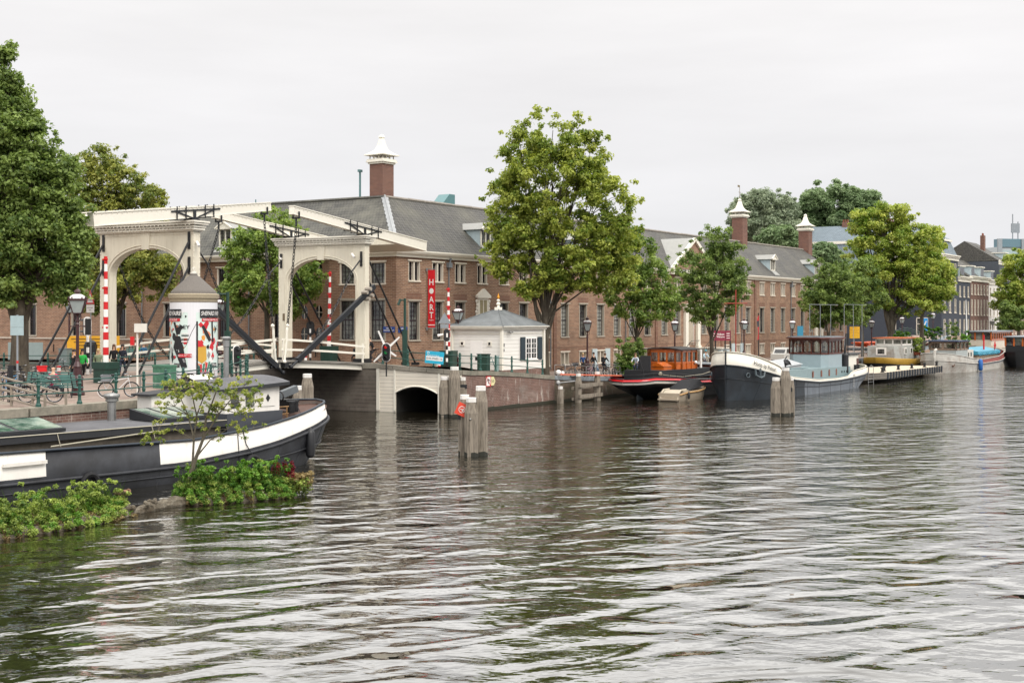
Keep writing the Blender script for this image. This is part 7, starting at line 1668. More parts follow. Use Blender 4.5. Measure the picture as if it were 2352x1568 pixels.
b = MB(); b.lathe([(.18, 5.68), (.2, 5.74), (.08, 5.78)], n=12); b.ring((0, 0, 5.9), .11, .015, (0, 1, 0), 14); b.ring((0, 0, 5.9), .11, .015, (1, 0, 0), 14); b.build('ring_finial', offwhite, col_)
paper = mat('poster_paper', 'dcdcdf', .5, var=.02)
b = MB(); b.lathe([(RC+.006, .35), (RC+.006, 4.2)], n=48); b.f = b.f[:-2]; b.m = b.m[:-2]; b.build('poster_sheet', paper, col_)
a_c = math.atan2(-PC.y, -PC.x)          # towards the camera
def cyl(u, z, d=.012): a = a_c+u/RC; return Vector(((RC+d)*math.cos(a), (RC+d)*math.sin(a), z))
pm = [mat('poster_'+n, c, .5, var=.05) for n, c in (('black', '17171b'), ('red', 'c2202c'), ('mint', 'cfdfd8'), ('orange', 'd9923a'), ('salmon', 'd98a6a'), ('white', 'e6e4e0'), ('grey', '8c8c8c'), ('green', '3f7a66'), ('gold', 'c59a3a'))]
pos = MB()
def patch(pts, m, d=.012):      # pts in (u, z) on the drum, fan with subdivision along u
    us = sorted({p[0] for p in pts}); n = len(pts)
    c = (sum(p[0] for p in pts)/n, sum(p[1] for p in pts)/n)
    for p, q in zip(pts, pts[1:]+pts[:1]):
        k = max(1, int(abs(q[0]-p[0])/.12)); 
        for i in range(k):
            a = (lerp(p[0], q[0], i/k), lerp(p[1], q[1], i/k)); e = (lerp(p[0], q[0], (i+1)/k), lerp(p[1], q[1], (i+1)/k))
            A, E, C_ = cyl(*a, d), cyl(*e, d), cyl(*c, d)
            f = (0, 1, 2) if (E-A).cross(C_-A).dot(Vector((C_.x, C_.y, 0))) > 0 else (2, 1, 0)
            pos.add([A, E, C_], [f], m)
def rect(u0, u1, z0, z1, m, d=.012):
    k = max(1, int((u1-u0)/.12))
    for i in range(k): a, e = lerp(u0, u1, i/k), lerp(u0, u1, (i+1)/k); pos.add([cyl(a, z0, d), cyl(e, z0, d), cyl(e, z1, d), cyl(a, z1, d)], [(0, 1, 2, 3)], m)
gr_ = random.Random(5)
def poster(u0, w, top):
    rect(u0, u0+w, .7, 3.7, 2, .009)
    for i in range(34):
        u, z = u0+gr_.uniform(.08, w-.08), gr_.uniform(.9, 3.55); r = gr_.uniform(.08, .26); m = gr_.choice([1, 1, 0, 3, 4, 4, 5, 5, 2, 6, 0, 1]); k = gr_.randint(3, 6)
        pts = [(min(u0+w, max(u0, u+r*gr_.uniform(.5, 1)*math.cos(2*PI*j/k))), z+r*1.4*gr_.uniform(.5, 1)*math.sin(2*PI*j/k)) for j in range(k)]; patch(pts, m, .011+.0004*i)
def word(s, u, z, size, m, d, shear=.25, sx=.8): pos.text(s, size, 0, (1, 0, 0), (0, 0, 1), m, bend=lambda x, y: cyl(u+x, z+y, d), shear=shear, sx=sx)
poster(-1.75, 1.45, 3.7); poster(.12, 1.6, 3.7)
# bold shapes
patch([(-.98, 2.5), (-.7, 2.5), (-.52, 2.0), (-.42, 1.3), (-.32, .95), (-.6, .85), (-.85, 1.4), (-1.15, 1.9)], 0, .03)
patch([(-1.15, 3.2), (-1.0, 3.2), (-.82, 2.6), (-.9, 2.5)], 0, .03)
patch([(.38, 3.0), (.5, 3.05), (.78, 2.6), (.95, 2.3), (.8, 2.2), (.55, 2.6)], 0, .03); patch([(.95, 3.3), (1.05, 3.3), (1.12, 2.2), (1.0, 2.2)], 0, .03)
patch([(.18, 2.0), (.62, 2.0), (.66, 1.3), (.4, 1.1), (.16, 1.3)], 8, .03); patch([(.16, 2.3), (.35, 2.25), (.55, 1.95), (.2, 1.95)], 1, .033)
for j in range(5): patch([(.14+j*.16, 1.0+.05*j), (.24+j*.16, 1.05+.03*j), (.3+j*.1, .65), (.22+j*.1, .62)], 1 if j % 2 else 7, .034)
for j in range(5): rect(-.62, -.24, 2.6-.1*j, 2.65-.1*j, 0 if j % 2 else 5, .034)
for (u0, u1, z0, z1) in ((-1.75, -.62, 3.42, 3.86), (.3, 1.75, 3.42, 3.86)): rect(u0, u1, z0, z1, 0, .036)
for (u0, u1, z0, z1) in ((-1.75, -.7, 3.24, 3.39), (.4, 1.75, 3.24, 3.39), (-.78, -.1, 1.42, 1.6)): rect(u0, u1, z0, z1, 1, .036)
word('SHEPARD FAIREY', -1.42, 3.64, .3, 5, .04); word('SHEPARD FAIREY', 1.05, 3.64, .3, 5, .04, sx=.62)
word('RAISE THE LEVEL', -1.22, 3.315, .12, 5, .04); word('PRINTED MATTERS: RAISE', 1.0, 3.315, .12, 5, .04)
word('OBEY', -.58, 2.95, .26, 0, .04, 0, 1.2); word('AUG 13 - OCT 1, 2023', -.44, 1.51, .115, 5, .04, sx=.7)
rect(-1.1, -.72, .92, 1.12, 0, .036); word('STRAAT', -1.0, 1.02, .16, 5, .04, 0); rect(.93, 1.4, .92, 1.12, 0, .036); word('STRAAT', 1.2, 1.02, .16, 5, .04, 0)
word('straatmuseum.com', -.62, .55, .14, 0, .02, 0)
pos.build('poster_print', pm, col_)
# box with pennant mast in front: thin black pole with string lights, white meter box post
g = gnd(463, 893, 2.8); b = MB(); b.tube([(0, 0, 0), (0, 0, 3.3)], .045, 6); b.tube([(0, 0, 3.25), (-.25, 0, 2.8), (-.55, 0, 2.1), (-1.2, 0, 1.4)], .012, 4)
solo('thin_pole', b, black, 'thin black pole with a cable in front of the advertising column', 'pole', loc=(-15.1, 59.5, 2.8))
b = MB(); b.tube([(0, 0, 0), (0, 0, 2.9)], .05, 6); b.cbox((.15, 0, 3.0), (.55, .25, .4), ch=.03); b.cbox((-.2, -.1, 2.4), (.16, .16, .4), m=1)
solo('power_post', b, [offwhite, redp], 'white power post with small red lamp left of the advertising column', 'post', loc=(-17.3, 57.3, 2.8))
# wheelie bins / green boxes
b = MB(); b.cbox((0, 0, .55), (.95, .7, 1.1), ch=.05); b.cbox((0, 0, 1.12), (1.0, .76, .1), ch=.05); g = gnd(378, 893, 2.8)
solo('green_cabinet', b, mat('stickered_green', '3f7059', .5, var=.3, vscale=6, col2='86a88e', c2scale=5, c2w=.68), 'light green stickered utility cabinet left of the advertising column', 'cabinet', loc=(g.x, g.y, 2.8), rz=UR)
# ================================================================ people
skin = mat('skin', 'c39a80', .5, var=.05)
def skinmesh(name, J, edges, m, parent, root=0, sub=1):
    me = bpy.data.meshes.new(name); me.from_pydata([j[0] for j in J], edges, []); me.materials.append(m)
    o = bpy.data.objects.new(name, me); COL.objects.link(o); o.parent = parent
    o.modifiers.new('Skin', 'SKIN'); sv = me.skin_vertices[0].data
    for i, j in enumerate(J):
        r = j[1]; sv[i].radius = r if hasattr(r, '__len__') else (r, r); sv[i].use_root = (i == root)
    o.modifiers['Skin'].use_smooth_shade = True
    s = o.modifiers.new('Subsurf', 'SUBSURF'); s.levels = s.render_levels = sub
    return o
def cloth(n, c): return mat('cloth_'+n, c, .85, var=.12, vscale=9)
def person(p, rz, label, top, bottom, hair, pose='walk', H=1.75, longhair=False, extra=None, bald=False, group=None, shoe=None):
    t = thing('person', label, 'person', tuple(p), rz, group); k = H/1.75; s = .11
    sit = pose in ('sit', 'cycle')
    pz = .5 if pose == 'sit' else (.98 if pose == 'cycle' else .93)
    ln = {'cycle': .22, 'sit': .03}.get(pose, .02)
    pel = (0, 0, pz); spi = (0, -ln*.4, pz+.25); che = (0, -ln, pz+.46); nec = (0, -ln*1.15, pz+.58); hd0 = (0, -ln*1.3-.01, pz+.68); hd1 = (0, -ln*1.35, pz+.8)
    hl_ = [(-.17, -ln, pz+.45), (.17, -ln, pz+.45)]
    if pose == 'walk': kn = [(-.09, -.14, .5), (.09, .04, .49)]; an = [(-.09, -.22, .09), (.09, .3, .14)]; el = [(-.25, .08, pz+.2), (.25, -.06, pz+.2)]; ha = [(-.25, -.06, pz-.02), (.26, -.2, pz+.02)]
    elif pose == 'stand': kn = [(-.1, -.02, .49), (.1, -.02, .49)]; an = [(-.11, 0, .08), (.12, 0, .08)]; el = [(-.27, .03, pz+.2), (.27, .03, pz+.2)]; ha = [(-.2, -.14, pz+.05), (.2, -.14, pz+.05)]
    elif pose == 'photo': kn = [(-.1, -.02, .49), (.1, -.02, .49)]; an = [(-.11, 0, .08), (.12, 0, .08)]; el = [(-.28, -.16, pz+.32), (.28, -.16, pz+.32)]; ha = [(-.08, -.26, pz+.66), (.08, -.26, pz+.66)]
    elif pose == 'sit': kn = [(-.1, -.42, .5), (.1, -.42, .5)]; an = [(-.11, -.42, .08), (.12, -.42, .08)]; el = [(-.27, -.08, pz+.22), (.27, -.08, pz+.22)]; ha = [(-.12, -.3, pz+.12), (.12, -.3, pz+.12)]
    else: kn = [(-.1, -.36, .72), (.1, -.25, .58)]; an = [(-.1, -.2, .4), (.1, -.12, .2)]; el = [(-.26, -.3, pz+.26), (.26, -.3, pz+.26)]; ha = [(-.24, -.52, pz+.16), (.24, -.52, pz+.16)]
    J = [(pel, (.13, .09)), (spi, (.11, .085)), (che, (.14, .09)), (nec, .052), (hd0, (.075, .085)), (hd1, (.085, .095))]; E = [(0, 1), (1, 2), (2, 3), (3, 4), (4, 5)]
    for i in (0, 1):
        n = len(J); J += [(hl_[i], .055), (el[i], .04), (ha[i], .03)]; E += [(2, n), (n, n+1), (n+1, n+2)]
        h = Vector(ha[i]); d = (h-Vector(el[i])).normalized(); sx = Vector((1, 0, 0)) if i == 0 else Vector((-1, 0, 0)); m_ = len(J)
        J.append((tuple(h+d*.07), (.032, .018))); E.append((n+2, m_))
        for f in range(4):
            q = len(J); o_ = (f-1.5)*.019; L = (.05, .06, .055, .042)[f]; c1_ = h+d*(.09+.0)+Vector((0, o_, 0)); c2_ = c1_+d*L*.6+sx*.015; c3_ = c2_+d*L*.5+sx*.025
            J += [(tuple(c1_), .0085), (tuple(c2_), .008), (tuple(c3_), .007)]; E += [(m_, q), (q, q+1), (q+1, q+2)]
        q = len(J); J += [(tuple(h+d*.03+Vector((0, -.03, 0))+sx*.01), .01), (tuple(h+d*.065+Vector((0, -.045, 0))+sx*.02), .009)]; E += [(n+2, q), (q, q+1)]
    for i in (0, 1):
        n = len(J); hip = (-.09 if i == 0 else .09, 0, pz-.03); J += [(hip, .085), (kn[i], .055), (an[i], .04), ((an[i][0], an[i][1]-.12, an[i][2]-.05), (.04, .028))]; E += [(0, n), (n, n+1), (n+1, n+2), (n+2, n+3)]
    sc = lambda L_: [((tuple(c*k for c in v)), (r if hasattr(r, '__len__') else (r, r))) for v, r in L_]
    skinmesh('body', sc(J), E, skin, t)
    g = lambda r, d: tuple(x+d for x in (r if hasattr(r, '__len__') else (r, r)))
    Jc = [((0, 0, pz-.06), (.155, .115)), (spi, (.14, .11)), (che, (.165, .115)), ((0, -ln*1.1, pz+.54), .07)]; Ec = [(0, 1), (1, 2), (2, 3)]
    for i in (0, 1): n = len(Jc); w_ = Vector(ha[i]); Jc += [(hl_[i], .075), (el[i], .058), (tuple(w_.lerp(Vector(el[i]), .08)), .045)]; Ec += [(2, n), (n, n+1), (n+1, n+2)]
    skinmesh('jacket', sc(Jc), Ec, top, t)
    Jc = [((0, 0, pz+.02), (.145, .105))]; Ec = []
    for i in (0, 1): n = len(Jc); Jc += [((-.09 if i == 0 else .09, 0, pz-.06), .1), (kn[i], .072), ((an[i][0], an[i][1], an[i][2]+.04), .056)]; Ec += [(0, n), (n, n+1), (n+1, n+2)]
    skinmesh('trousers', sc(Jc), Ec, bottom, t)
    for i in (0, 1):
        b = MB(); a = an[i]; b.ball((a[0]*k, (a[1]-.06)*k, (a[2]-.03)*k), (.05, .13, .055), None, 8, 5); b.build('shoe', shoe or black, t, smooth=True)
    hc = Vector(hd0)*k+Vector((0, 0, .055))
    b = MB(); b.ball((hc.x, hc.y-.093, hc.z-.015), (.014, .02, .022), 0, 6, 4)
    for s_ in (-1, 1): b.ball((s_*.032, hc.y-.085, hc.z+.02), (.014, .01, .009), 1, 6, 4); b.ball((s_*.088, hc.y, hc.z), (.012, .022, .03), 0, 6, 4)
    b.ball((0, hc.y-.086, hc.z-.05), (.026, .008, .007), 2, 6, 4)
    b.build('face', [skin, mat('eye_dark', '2a1d18', .3), mat('lips', '9a5448', .5)], t)
    if not bald:
        b = MB(); b.ball((hc.x, hc.y+.018, hc.z+.045), (.1, .112, .095), None, 12, 8)
        if longhair: b.ball((0, hc.y+.06, hc.z-.12), (.105, .07, .2), None, 10, 7); b.ball((-.07, hc.y+.02, hc.z-.14), (.045, .06, .17), None, 8, 6); b.ball((.07, hc.y+.02, hc.z-.14), (.045, .06, .17), None, 8, 6)
        b.build('hair', hair, t, smooth=True)
    if extra: extra(t, k, hc)
    return t
hb_ = {'blond': mat('hair_blond', 'c9ad7c', .6), 'dark': mat('hair_dark', '1c1512', .6), 'brown': mat('hair_brown', '5a3a22', .6), 'grey': mat('hair_grey', '8a8580', .6)}
jeans = cloth('jeans', '2b3444'); blk = cloth('black', '141417')
def P_(px, py, z): g = gnd(px, py, z); return (g.x, g.y, z)
person(P_(189, 873, 2.85), .5, 'woman in a bright green patterned jacket walking past the large lamp', cloth('green', '2fae4c'), blk, hb_['dark'], 'walk', 1.68, True)
person(P_(171, 882, 2.83), -.6, 'person in dark clothes striding behind the large lamp post', blk, blk, hb_['dark'], 'walk', 1.78)
person(P_(226, 873, 2.85), .2, 'blond woman in a sage green sweater left of the barrier box', cloth('sage', '7d8a6e'), cloth('olive', '4a4f3a'), hb_['blond'], 'walk', 1.7, True)
person(P_(262, 862, 3.1), .1, 'woman with long reddish hair in black top between the portal posts', blk, cloth('moss', '2c3a2a'), hb_['brown'], 'walk', 1.68, True)
person(P_(282, 862, 3.1), -.1, 'woman with black fringe and navy coat beside the reddish haired woman', cloth('navy', '1d2330'), jeans, hb_['dark'], 'walk', 1.68, True)
person((at(121, 830, 54).x, 54, 2.8), PI-.3, 'bald man in a magenta sweater sitting on the bench seen from behind', cloth('magenta', 'b3164e'), jeans, None, 'sit', 1.78, bald=True)
person((at(316, 800, 93).x, 93, 3.1), .3, 'person in a green coat sitting on the far bench beyond the bridge', cloth('leaf', '4e7a3a'), jeans, hb_['dark'], 'sit', 1.7)
person((at(330, 800, 93).x, 93, 3.1), .2, 'person in a blue jacket sitting on the far bench beyond the bridge', cloth('tealblue', '2c5a78'), blk, hb_['dark'], 'sit', 1.7)
s = s_at(1363, 6.5); person(fp(s, 6.5, zr(s)), .8, 'tall man in a long dark coat standing by the bicycle racks', blk, cloth('dkblue', '1c2433'), hb_['dark'], 'walk', 1.85)
s = s_at(1339, 4.5); person(fp(s, 4.5, zr(s)), .3, 'person in a blue jacket before the basement door with pale shutters', cloth('blue', '24477a'), blk, hb_['blond'], 'stand', 1.72)
pack = lambda t, k, hc: (lambda b: b.build('backpack', cloth('dkgrey', '26282c'), t))(MB().cbox((0, .1, 1.3), (.3, .18, .42), ch=.06))
s = s_at(1386, 8); CY1 = fp(s, 8, zr(s)); person(CY1, PI-.6, 'cyclist in black with a backpack riding along the quay', blk, jeans, hb_['brown'], 'cycle', 1.75, extra=pack)
helm = lambda t, k, hc: (lambda b: b.build('helmet', mat('teal_helmet', '4f9aa8', .3), t, smooth=True))(MB().ball((hc.x, hc.y+.01, hc.z+.06), (.12, .15, .1), None, 12, 7))
s = s_at(1617, 9.4); CY2 = fp(s, 9.4, zr(s)); person(CY2, .5, 'cyclist in a pale blue shirt and teal helmet under the round tree', cloth('paleblue', 'b5cfdb'), jeans, hb_['grey'], 'cycle', 1.75, extra=helm)
cap = lambda t, k, hc: (lambda b: b.build('cap', cloth('khaki', '4a4a40'), t, smooth=True))(MB().ball((0, hc.y, hc.z+.06), (.11, .12, .07), None, 10, 6).ball((0, hc.y-.13, hc.z+.04), (.08, .08, .015), None, 8, 4))
q = at(858, 832, 87); CY3 = Vector((q.x, q.y, 3.12)); person(CY3, -1.2, 'cyclist in a cap riding a black cargo bicycle behind the right portal', blk, cloth('shorts', '2a2a2e'), hb_['brown'], 'cycle', 1.78, extra=cap)
person(bpx(RO, FA)(4.0, 1.0, 1.75), -.4, 'man in a pale shirt bending over on the deck of the red banded barge', cloth('pale', 'b9c3cc'), jeans, hb_['brown'], 'cycle', 1.7)
person(bpx(BO, FA)(19.6, -.6, 2.05), .8, 'person in dark clothes standing inside the brown wheelhouse', blk, blk, hb_['dark'], 'stand', 1.7)
s = s_at(2093, 7.5); person(fp(s, 7.5, hz(s)), .5, 'man in black taking a photograph on the humpback bridge', blk, cloth('dkblue', '1c2433'), hb_['grey'], 'photo', 1.78)
# ================================================================ bicycles
chrome = mat('chrome', 'b5b8ba', .25, metal=.9, var=.05)
def make_bike(fm, crate=None):
    t = thing('bicycle', '', 'bicycle'); r = .34
    for x in (-.52, .55):
        b = MB(); b.ring((x, 0, r), r-.02, .02, (0, 1, 0), 26, 6, 0); b.ring((x, 0, r), r-.05, .012, (0, 1, 0), 26, 4, 1)
        for k in range(12): a = k*PI/6; b.beam((x, 0, r), (x+(r-.05)*math.cos(a), 0, r+(r-.05)*math.sin(a)), .005, .005, m=1)
        b.tube([(x, -.04, r), (x, .04, r)], .025, 6, 1); b.build('wheel', [tyre, chrome], t)
    b = MB(); A, B, C_, D = Vector((-.52, 0, r)), Vector((-.05, 0, .3)), Vector((-.18, 0, .85)), Vector((.42, 0, .88))
    b.tube([A, B], .014, 5); b.tube([B, C_], .017, 5); b.tube([B, D-Vector((0, 0, .12))], .02, 6); b.tube([C_, A], .012, 5); b.tube([C_+Vector((.03, 0, -.12)), D+Vector((0, 0, -.04))], .018, 6)
    b.tube([D+Vector((-.02, 0, .1)), D, (.5, 0, .45), (.55, 0, r)], .017, 5)
    for y in (-1, 1): b.tube([(-.84, y*.06, .66), (-.3, y*.06, .68)], .01, 4); b.tube([(-.52, y*.05, r), (-.62, y*.06, .66)], .008, 4)
    b.box(-.84, -.36, -.07, .07, .67, .685); b.ring((-.52, 0, r), r+.035, .014, (0, 1, 0), 16, 4, None, PI*.0, PI*.95) ; b.box(-.14, .0, -.05, -.02, .27, .35); b.build('frame', fm, t)
    b = MB(); h = D+Vector((-.02, 0, .1)); b.tube([(.3, -.3, 1.02), (.4, -.22, 1.04), h+Vector((0, 0, .06)), (.4, .22, 1.04), (.3, .3, 1.02)], .014, 5, 0); b.ball((.52, 0, .9), .045, 0, 7, 5)
    b.tube([(.3, -.3, 1.02), (.2, -.31, 1.0)], .02, 6, 1); b.tube([(.3, .3, 1.02), (.2, .31, 1.0)], .02, 6, 1); b.build('handlebar', [chrome, black], t)
    b = MB(); b.tube([(-.18, 0, .85), (-.2, 0, .94)], .014, 5); b.ball((-.24, 0, .97), (.15, .09, .04), None, 9, 5); b.build('saddle', black, t)
    if crate:
        b = MB(); x0, x1, y0, y1, z0, z1 = crate[1]; b.box(x0, x1, y0, y1, z0, z0+.02)
        for a in ((x0, x1, y0, y0+.02), (x0, x1, y1-.02, y1), (x0, x0+.02, y0, y1), (x1-.02, x1, y0, y1)): b.box(a[0], a[1], a[2], a[3], z0, z1)
        b.box(x0-.02, x1+.02, y0-.02, y0+.02, z1-.04, z1); b.box(x0-.02, x1+.02, y1-.02, y1+.02, z1-.04, z1); b.build('crate', crate[0], t)
    return t
bk_black, bk_white, bk_blue = mat('bicycle_black', '17181b', .35, var=.1), mat('bicycle_white', 'dcdcdc', .35, var=.05), mat('bicycle_blue', '2779a8', .35)
FR = (.5, .95, -.22, .22, .82, 1.1)
bikes = [make_bike(bk_white, (mat('grey_crate', '7c8084', .6), (-.7, -.3, -.2, .2, .7, .98))), make_bike(bk_black), make_bike(bk_black, (mat('red_crate', 'd01a20', .5), FR)), make_bike(bk_blue), make_bike(bk_black, (black, FR)), make_bike(mat('bicycle_pink', '9a7a86', .4))]
used_b = set()
def bike(i, p, rz, label, group=None):
    o = bikes[i] if i not in used_b else dup(bikes[i]); used_b.add(i)
    o.location = p; o.rotation_euler = (R(rnd.uniform(-5, 5)), 0, rz); o['label'] = label
    if group: o['group'] = group
    elif 'group' in o: del o['group']
    return o
G1 = 'bicycles parked on the left square'; G2 = 'bicycles parked along the museum quay racks'
bike(0, P_(272, 912, 2.82), .15, 'white bicycle with grey crate leaning on the near railing', G1)
bike(1, P_(412, 888, 2.82), PI+.1, 'black city bicycle in front of the advertising column', G1)
bike(2, P_(60, 892, 2.82), .3, 'black bicycle with bright red plastic crate on the front', G1)
bike(3, P_(20, 905, 2.82), .9, 'blue bicycle at the left edge of the square', G1)
bike(1, P_(128, 866, 2.82), .25, 'black bicycle standing highest behind the bench', G1); bike(1, P_(62, 902, 2.82), .75, 'dark bicycle right of the blue one at the left edge', G1)
bike(4, P_(5, 893, 2.82), 1.1, 'dark bicycle with black front crate cut by the left edge', G1); bike(1, P_(108, 906, 2.82), -.3, 'dark bicycle leaning before the green bench', G1)
bike(1, P_(92, 925, 2.82), .25, 'dark bicycle parked against the near railing by the gangway', G1); bike(1, P_(30, 915, 2.82), .8, 'dark bicycle between the gate and the blue bicycle', G1)
bike(5, P_(40, 884, 2.82), .5, 'dusty pink bicycle behind the sign post at the left edge', G1)
bike(5, P_(497, 884, 2.85), .6, 'bicycle behind the railing right of the advertising column', G1)
for k, (px, off, i, rz, lab) in enumerate(((1300, 9.8, 1, FA-.7, 'leftmost black bicycle in the racks beside the white hut'), (1322, 10.4, 4, FA+.5, 'bicycle with black front crate standing askew at the racks'), (1345, 10, 1, FA-.3, 'dark bicycle behind the maroon lamp at the racks'), (1356, 10.3, 5, FA+.2, 'greyish bicycle right of the lamp at the racks'), (1374, 10.2, 3, FA+.4, 'blue bicycle below the tall man at the racks'), (1402, 10, 1, FA-.2, 'black bicycle left of the bamboo'), (1413, 10.3, 1, FA+.3, 'black bicycle half hidden by the bamboo'), (2003, 9.2, 5, FA-.5, 'bicycle beside the lamp near the pontoon'), (2012, 9.6, 1, FA-.2, 'dark bicycle right of the lamp near the pontoon'))):
    s = s_at(px, off); bike(i, fp(s, off, zr(s)), rz, lab, G2 if px < 1500 else None)
bike(1, CY1, PI-.6-PI/2, 'bicycle ridden by the cyclist with the backpack'); bike(1, CY2, .5-PI/2, 'bicycle ridden by the helmeted cyclist'); o = bike(4, CY3, -1.2-PI/2, 'cargo bicycle with black box ridden behind the right portal')
b = MB(); b.cbox((0, 0, .75), (.9, .6, .55), ch=.05); b.ring((.3, -.3, .3), .26, .03, (0, 1, 0), 16); b.ring((.3, .3, .3), .26, .03, (0, 1, 0), 16); solo('cargo_box', b, black, 'large black cargo box in front of the cyclist at the right portal', 'cargo box', loc=tuple(CY3+Vector((-1.0, .3, 0))), rz=PI)
def rack(pts, label, grp):
    t = thing('bicycle_rack', label, 'bicycle rack', tuple(pts[0]), 0, grp); o = Vector(pts[0]); b = MB()
    for a, c in zip(pts, pts[1:]):
        a, c = Vector(a)-o, Vector(c)-o; Z = Vector((0, 0, 1)); b.tube([a, a+Z*.8, a.lerp(c, .06)+Z*.88, a.lerp(c, .9)+Z*.88, a.lerp(c, .96)+Z*.8, a.lerp(c, .96)], .028, 6); b.tube([a+Z*.42, a.lerp(c, .96)+Z*.42], .022, 5)
    b.build('hoops', steel, t); return t
for i, (a, c) in enumerate(((1274, 1322), (1322, 1371), (1373, 1425))):
    s0, s1_ = s_at(a, 10.7), s_at(c, 10.7); rack([fp(lerp(s0, s1_, k/2), 10.7, zr(lerp(s0, s1_, k/2))) for k in range(3)], ('first stainless hoop rack from the white hut', 'middle stainless hoop rack in front of the maroon lamp', 'last stainless hoop rack before the bamboo')[i], 'hoop racks along the quay edge')
a = Vector(P_(322, 900, 2.82)); rack([a, a+UU*1.9], 'stainless hoop rack right of the white bicycle', None)
# ================================================================ street furniture left
bench_m = mat('bench_green', '4e7a74', .6, var=.2, vscale=5)
def bench(p, rz, label):
    t = thing('bench', label, 'bench', p, rz)
    b = MB()
    for k in range(5): b.box(-1.05, 1.05, -.45+k*.1, -.38+k*.1, .43, .46)
    b.build('seat', bench_m, t); b = MB()
    for k in range(5): b.box(-1.05, 1.05, .06+k*.03, .085+k*.03, .52+k*.1, .59+k*.1)
    b.build('backrest', bench_m, t)
    for x in (-.85, .85):
        b = MB(); b.tube([(x, -.42, 0), (x, -.38, .42), (x, .05, .42), (x, .2, 1.0)], .03, 5); b.tube([(x, .05, .42), (x, .14, 0)], .03, 5); b.build('leg', blackm, t)
    return t
bench((P_(112, 905, 2.8)), -.05, 'long slatted green bench behind the near railing')
q = at(121, 830, 54); bench((q.x+.2, q.y-.05, 2.8), PI-.3, 'slatted bench under the bald man in magenta'); q = at(323, 800, 93); bench((q.x, q.y, 3.05), .25, 'bench with two seated people on the far canal bank')
def bollard(p, label, h=.78, g=None): 
    b = MB()
    for k in range(4): b.lathe([(.1, h*k/4), (.1, h*(k+1)/4)], n=12, m=k % 2)
    b.lathe([(.1, h), (.12, h+.03), (.11, h+.08), (.02, h+.1)], n=12, m=0); return solo('bollard', b, [redp, white], label, 'bollard', g, loc=p)
GB = 'short red and white street bollards'
bollard(P_(135, 877, 2.82), 'red and white bollard right of the seated bald man', g=GB); bollard(P_(50, 880, 2.82), 'red and white bollard behind the red crate bicycle', g=GB)
for px, Y, z, l in ((702, 87.5, 3.1, 'red and white bollard under the middle of the push bar'), (843, 86.5, 3.0, 'red and white bollard left of the cargo cyclist'), (1009, 87.5, 2.75, 'red and white bollard right of the turquoise board')): q = at(px, 800, Y); bollard((q.x, q.y, z), l, g=GB)
b = MB(); b.tube([(0, 0, 0), (0, 0, 1.0)], .06, 6)
# tall litter bin with black shell and yellow panels on the far bank
q = at(353/1.0*.585+12, 820, 88) if 0 else at(214, 820, 86)
b = MB(); b.box(-1.9, 1.9, 0, .05, .8, 2.1, 0)
for i in range(5): b.box(-1.6+.2*i, 1.0-.1*i, -.01, 0, 1.85-.22*i, 1.92-.22*i, 1)
for x in (-1.7, 1.7): b.box(x-.05, x+.05, .06, .14, 0, 2.0, 2)
solo('notice_board', b, [mat('board_yellow', 'dba01f', .5), mat('board_ink', '7a5a12', .6), greyst], 'long yellow information board on the far canal bank behind the walkers', 'sign', loc=(q.x, q.y, 2.95), rz=UR+.35)
q = at(208, 820, 84); b = MB(); b.cbox((0, 0, .8), (.8, .6, 1.5), ch=.12); b.lathe([(.4, 1.5), (.36, 1.7), (.2, 1.82), (.02, 1.86)], n=14); solo('waste_container', b, black, 'tall black rounded container on the far bank left of the portal', 'container', loc=(q.x, q.y, 2.95))
q = at(58, 820, 86); b = MB(); b.box(-1.3, 1.3, 0, .06, .5, 1.7); b.box(-1.2, -1.1, .06, .12, 0, 1.6); b.box(1.1, 1.2, .06, .12, 0, 1.6); solo('notice_board', b, mat('board_grey', '8d9a98', .6), 'back of a pale grey board behind the railing at the left', 'sign', loc=(q.x, q.y, 2.9), rz=UR+.3)
q = at(150, 820, 86); solo('cabinet', MB().cbox((0, 0, .6), (.8, .5, 1.2), ch=.03).cbox((0, 0, 1.22), (.86, .56, .05)), mat('grey_cabinet', '76817f', .6), 'grey electrical cabinet between the pale board and the yellow board', 'cabinet', loc=(q.x, q.y, 2.95), rz=UR)
# gate and gangway to the houseboat
t = thing('gangway', 'weathered wooden gangway with handrails down to the houseboat roof', 'gangway')
a0, a1 = Vector((-21.2, 49.4, 2.92)), Vector((-17.9, 47.6, 2.32)); wv = Vector((.45, .9, 0))*1.0
b = MB(); n = 14; d = a1-a0
for i in range(n): p, q = a0+d*(i/n), a0+d*((i+.9)/n); b.add([p, q, q+wv, p+wv, p-Vector((0, 0, .06)), q-Vector((0, 0, .06)), q+wv-Vector((0, 0, .06)), p+wv-Vector((0, 0, .06))], [(0, 1, 2, 3), (7, 6, 5, 4), (0, 4, 5, 1), (1, 5, 6, 2), (2, 6, 7, 3), (3, 7, 4, 0)])
for s_ in (0, 1): b.beam(a0+wv*s_-Vector((0, 0, .12)), a1+wv*s_-Vector((0, 0, .12)), .08, .2)
grw = mat('grey_timber', '8a8073', .85, var=.25, vscale=3, bump=.3); b.build('walkway', grw, t)
for s_ in (-.02, 1.02):
    b = MB()
    for k in (0, .5, 1): p = a0+d*k+wv*s_; b.beam(p-Vector((0, 0, .1)), p+Vector((0, 0, .95)), .08, .08)
    for z in (.45, .95): b.beam(a0+wv*s_+Vector((0, 0, z)), a1+wv*s_+Vector((0, 0, z)), .09, .07)
    b.build('handrail', grw, t)
t = thing('gate', 'low black iron bar gate at the top of the gangway', 'gate', (-21.2, 50.6, 2.82), .3)
b = MB()
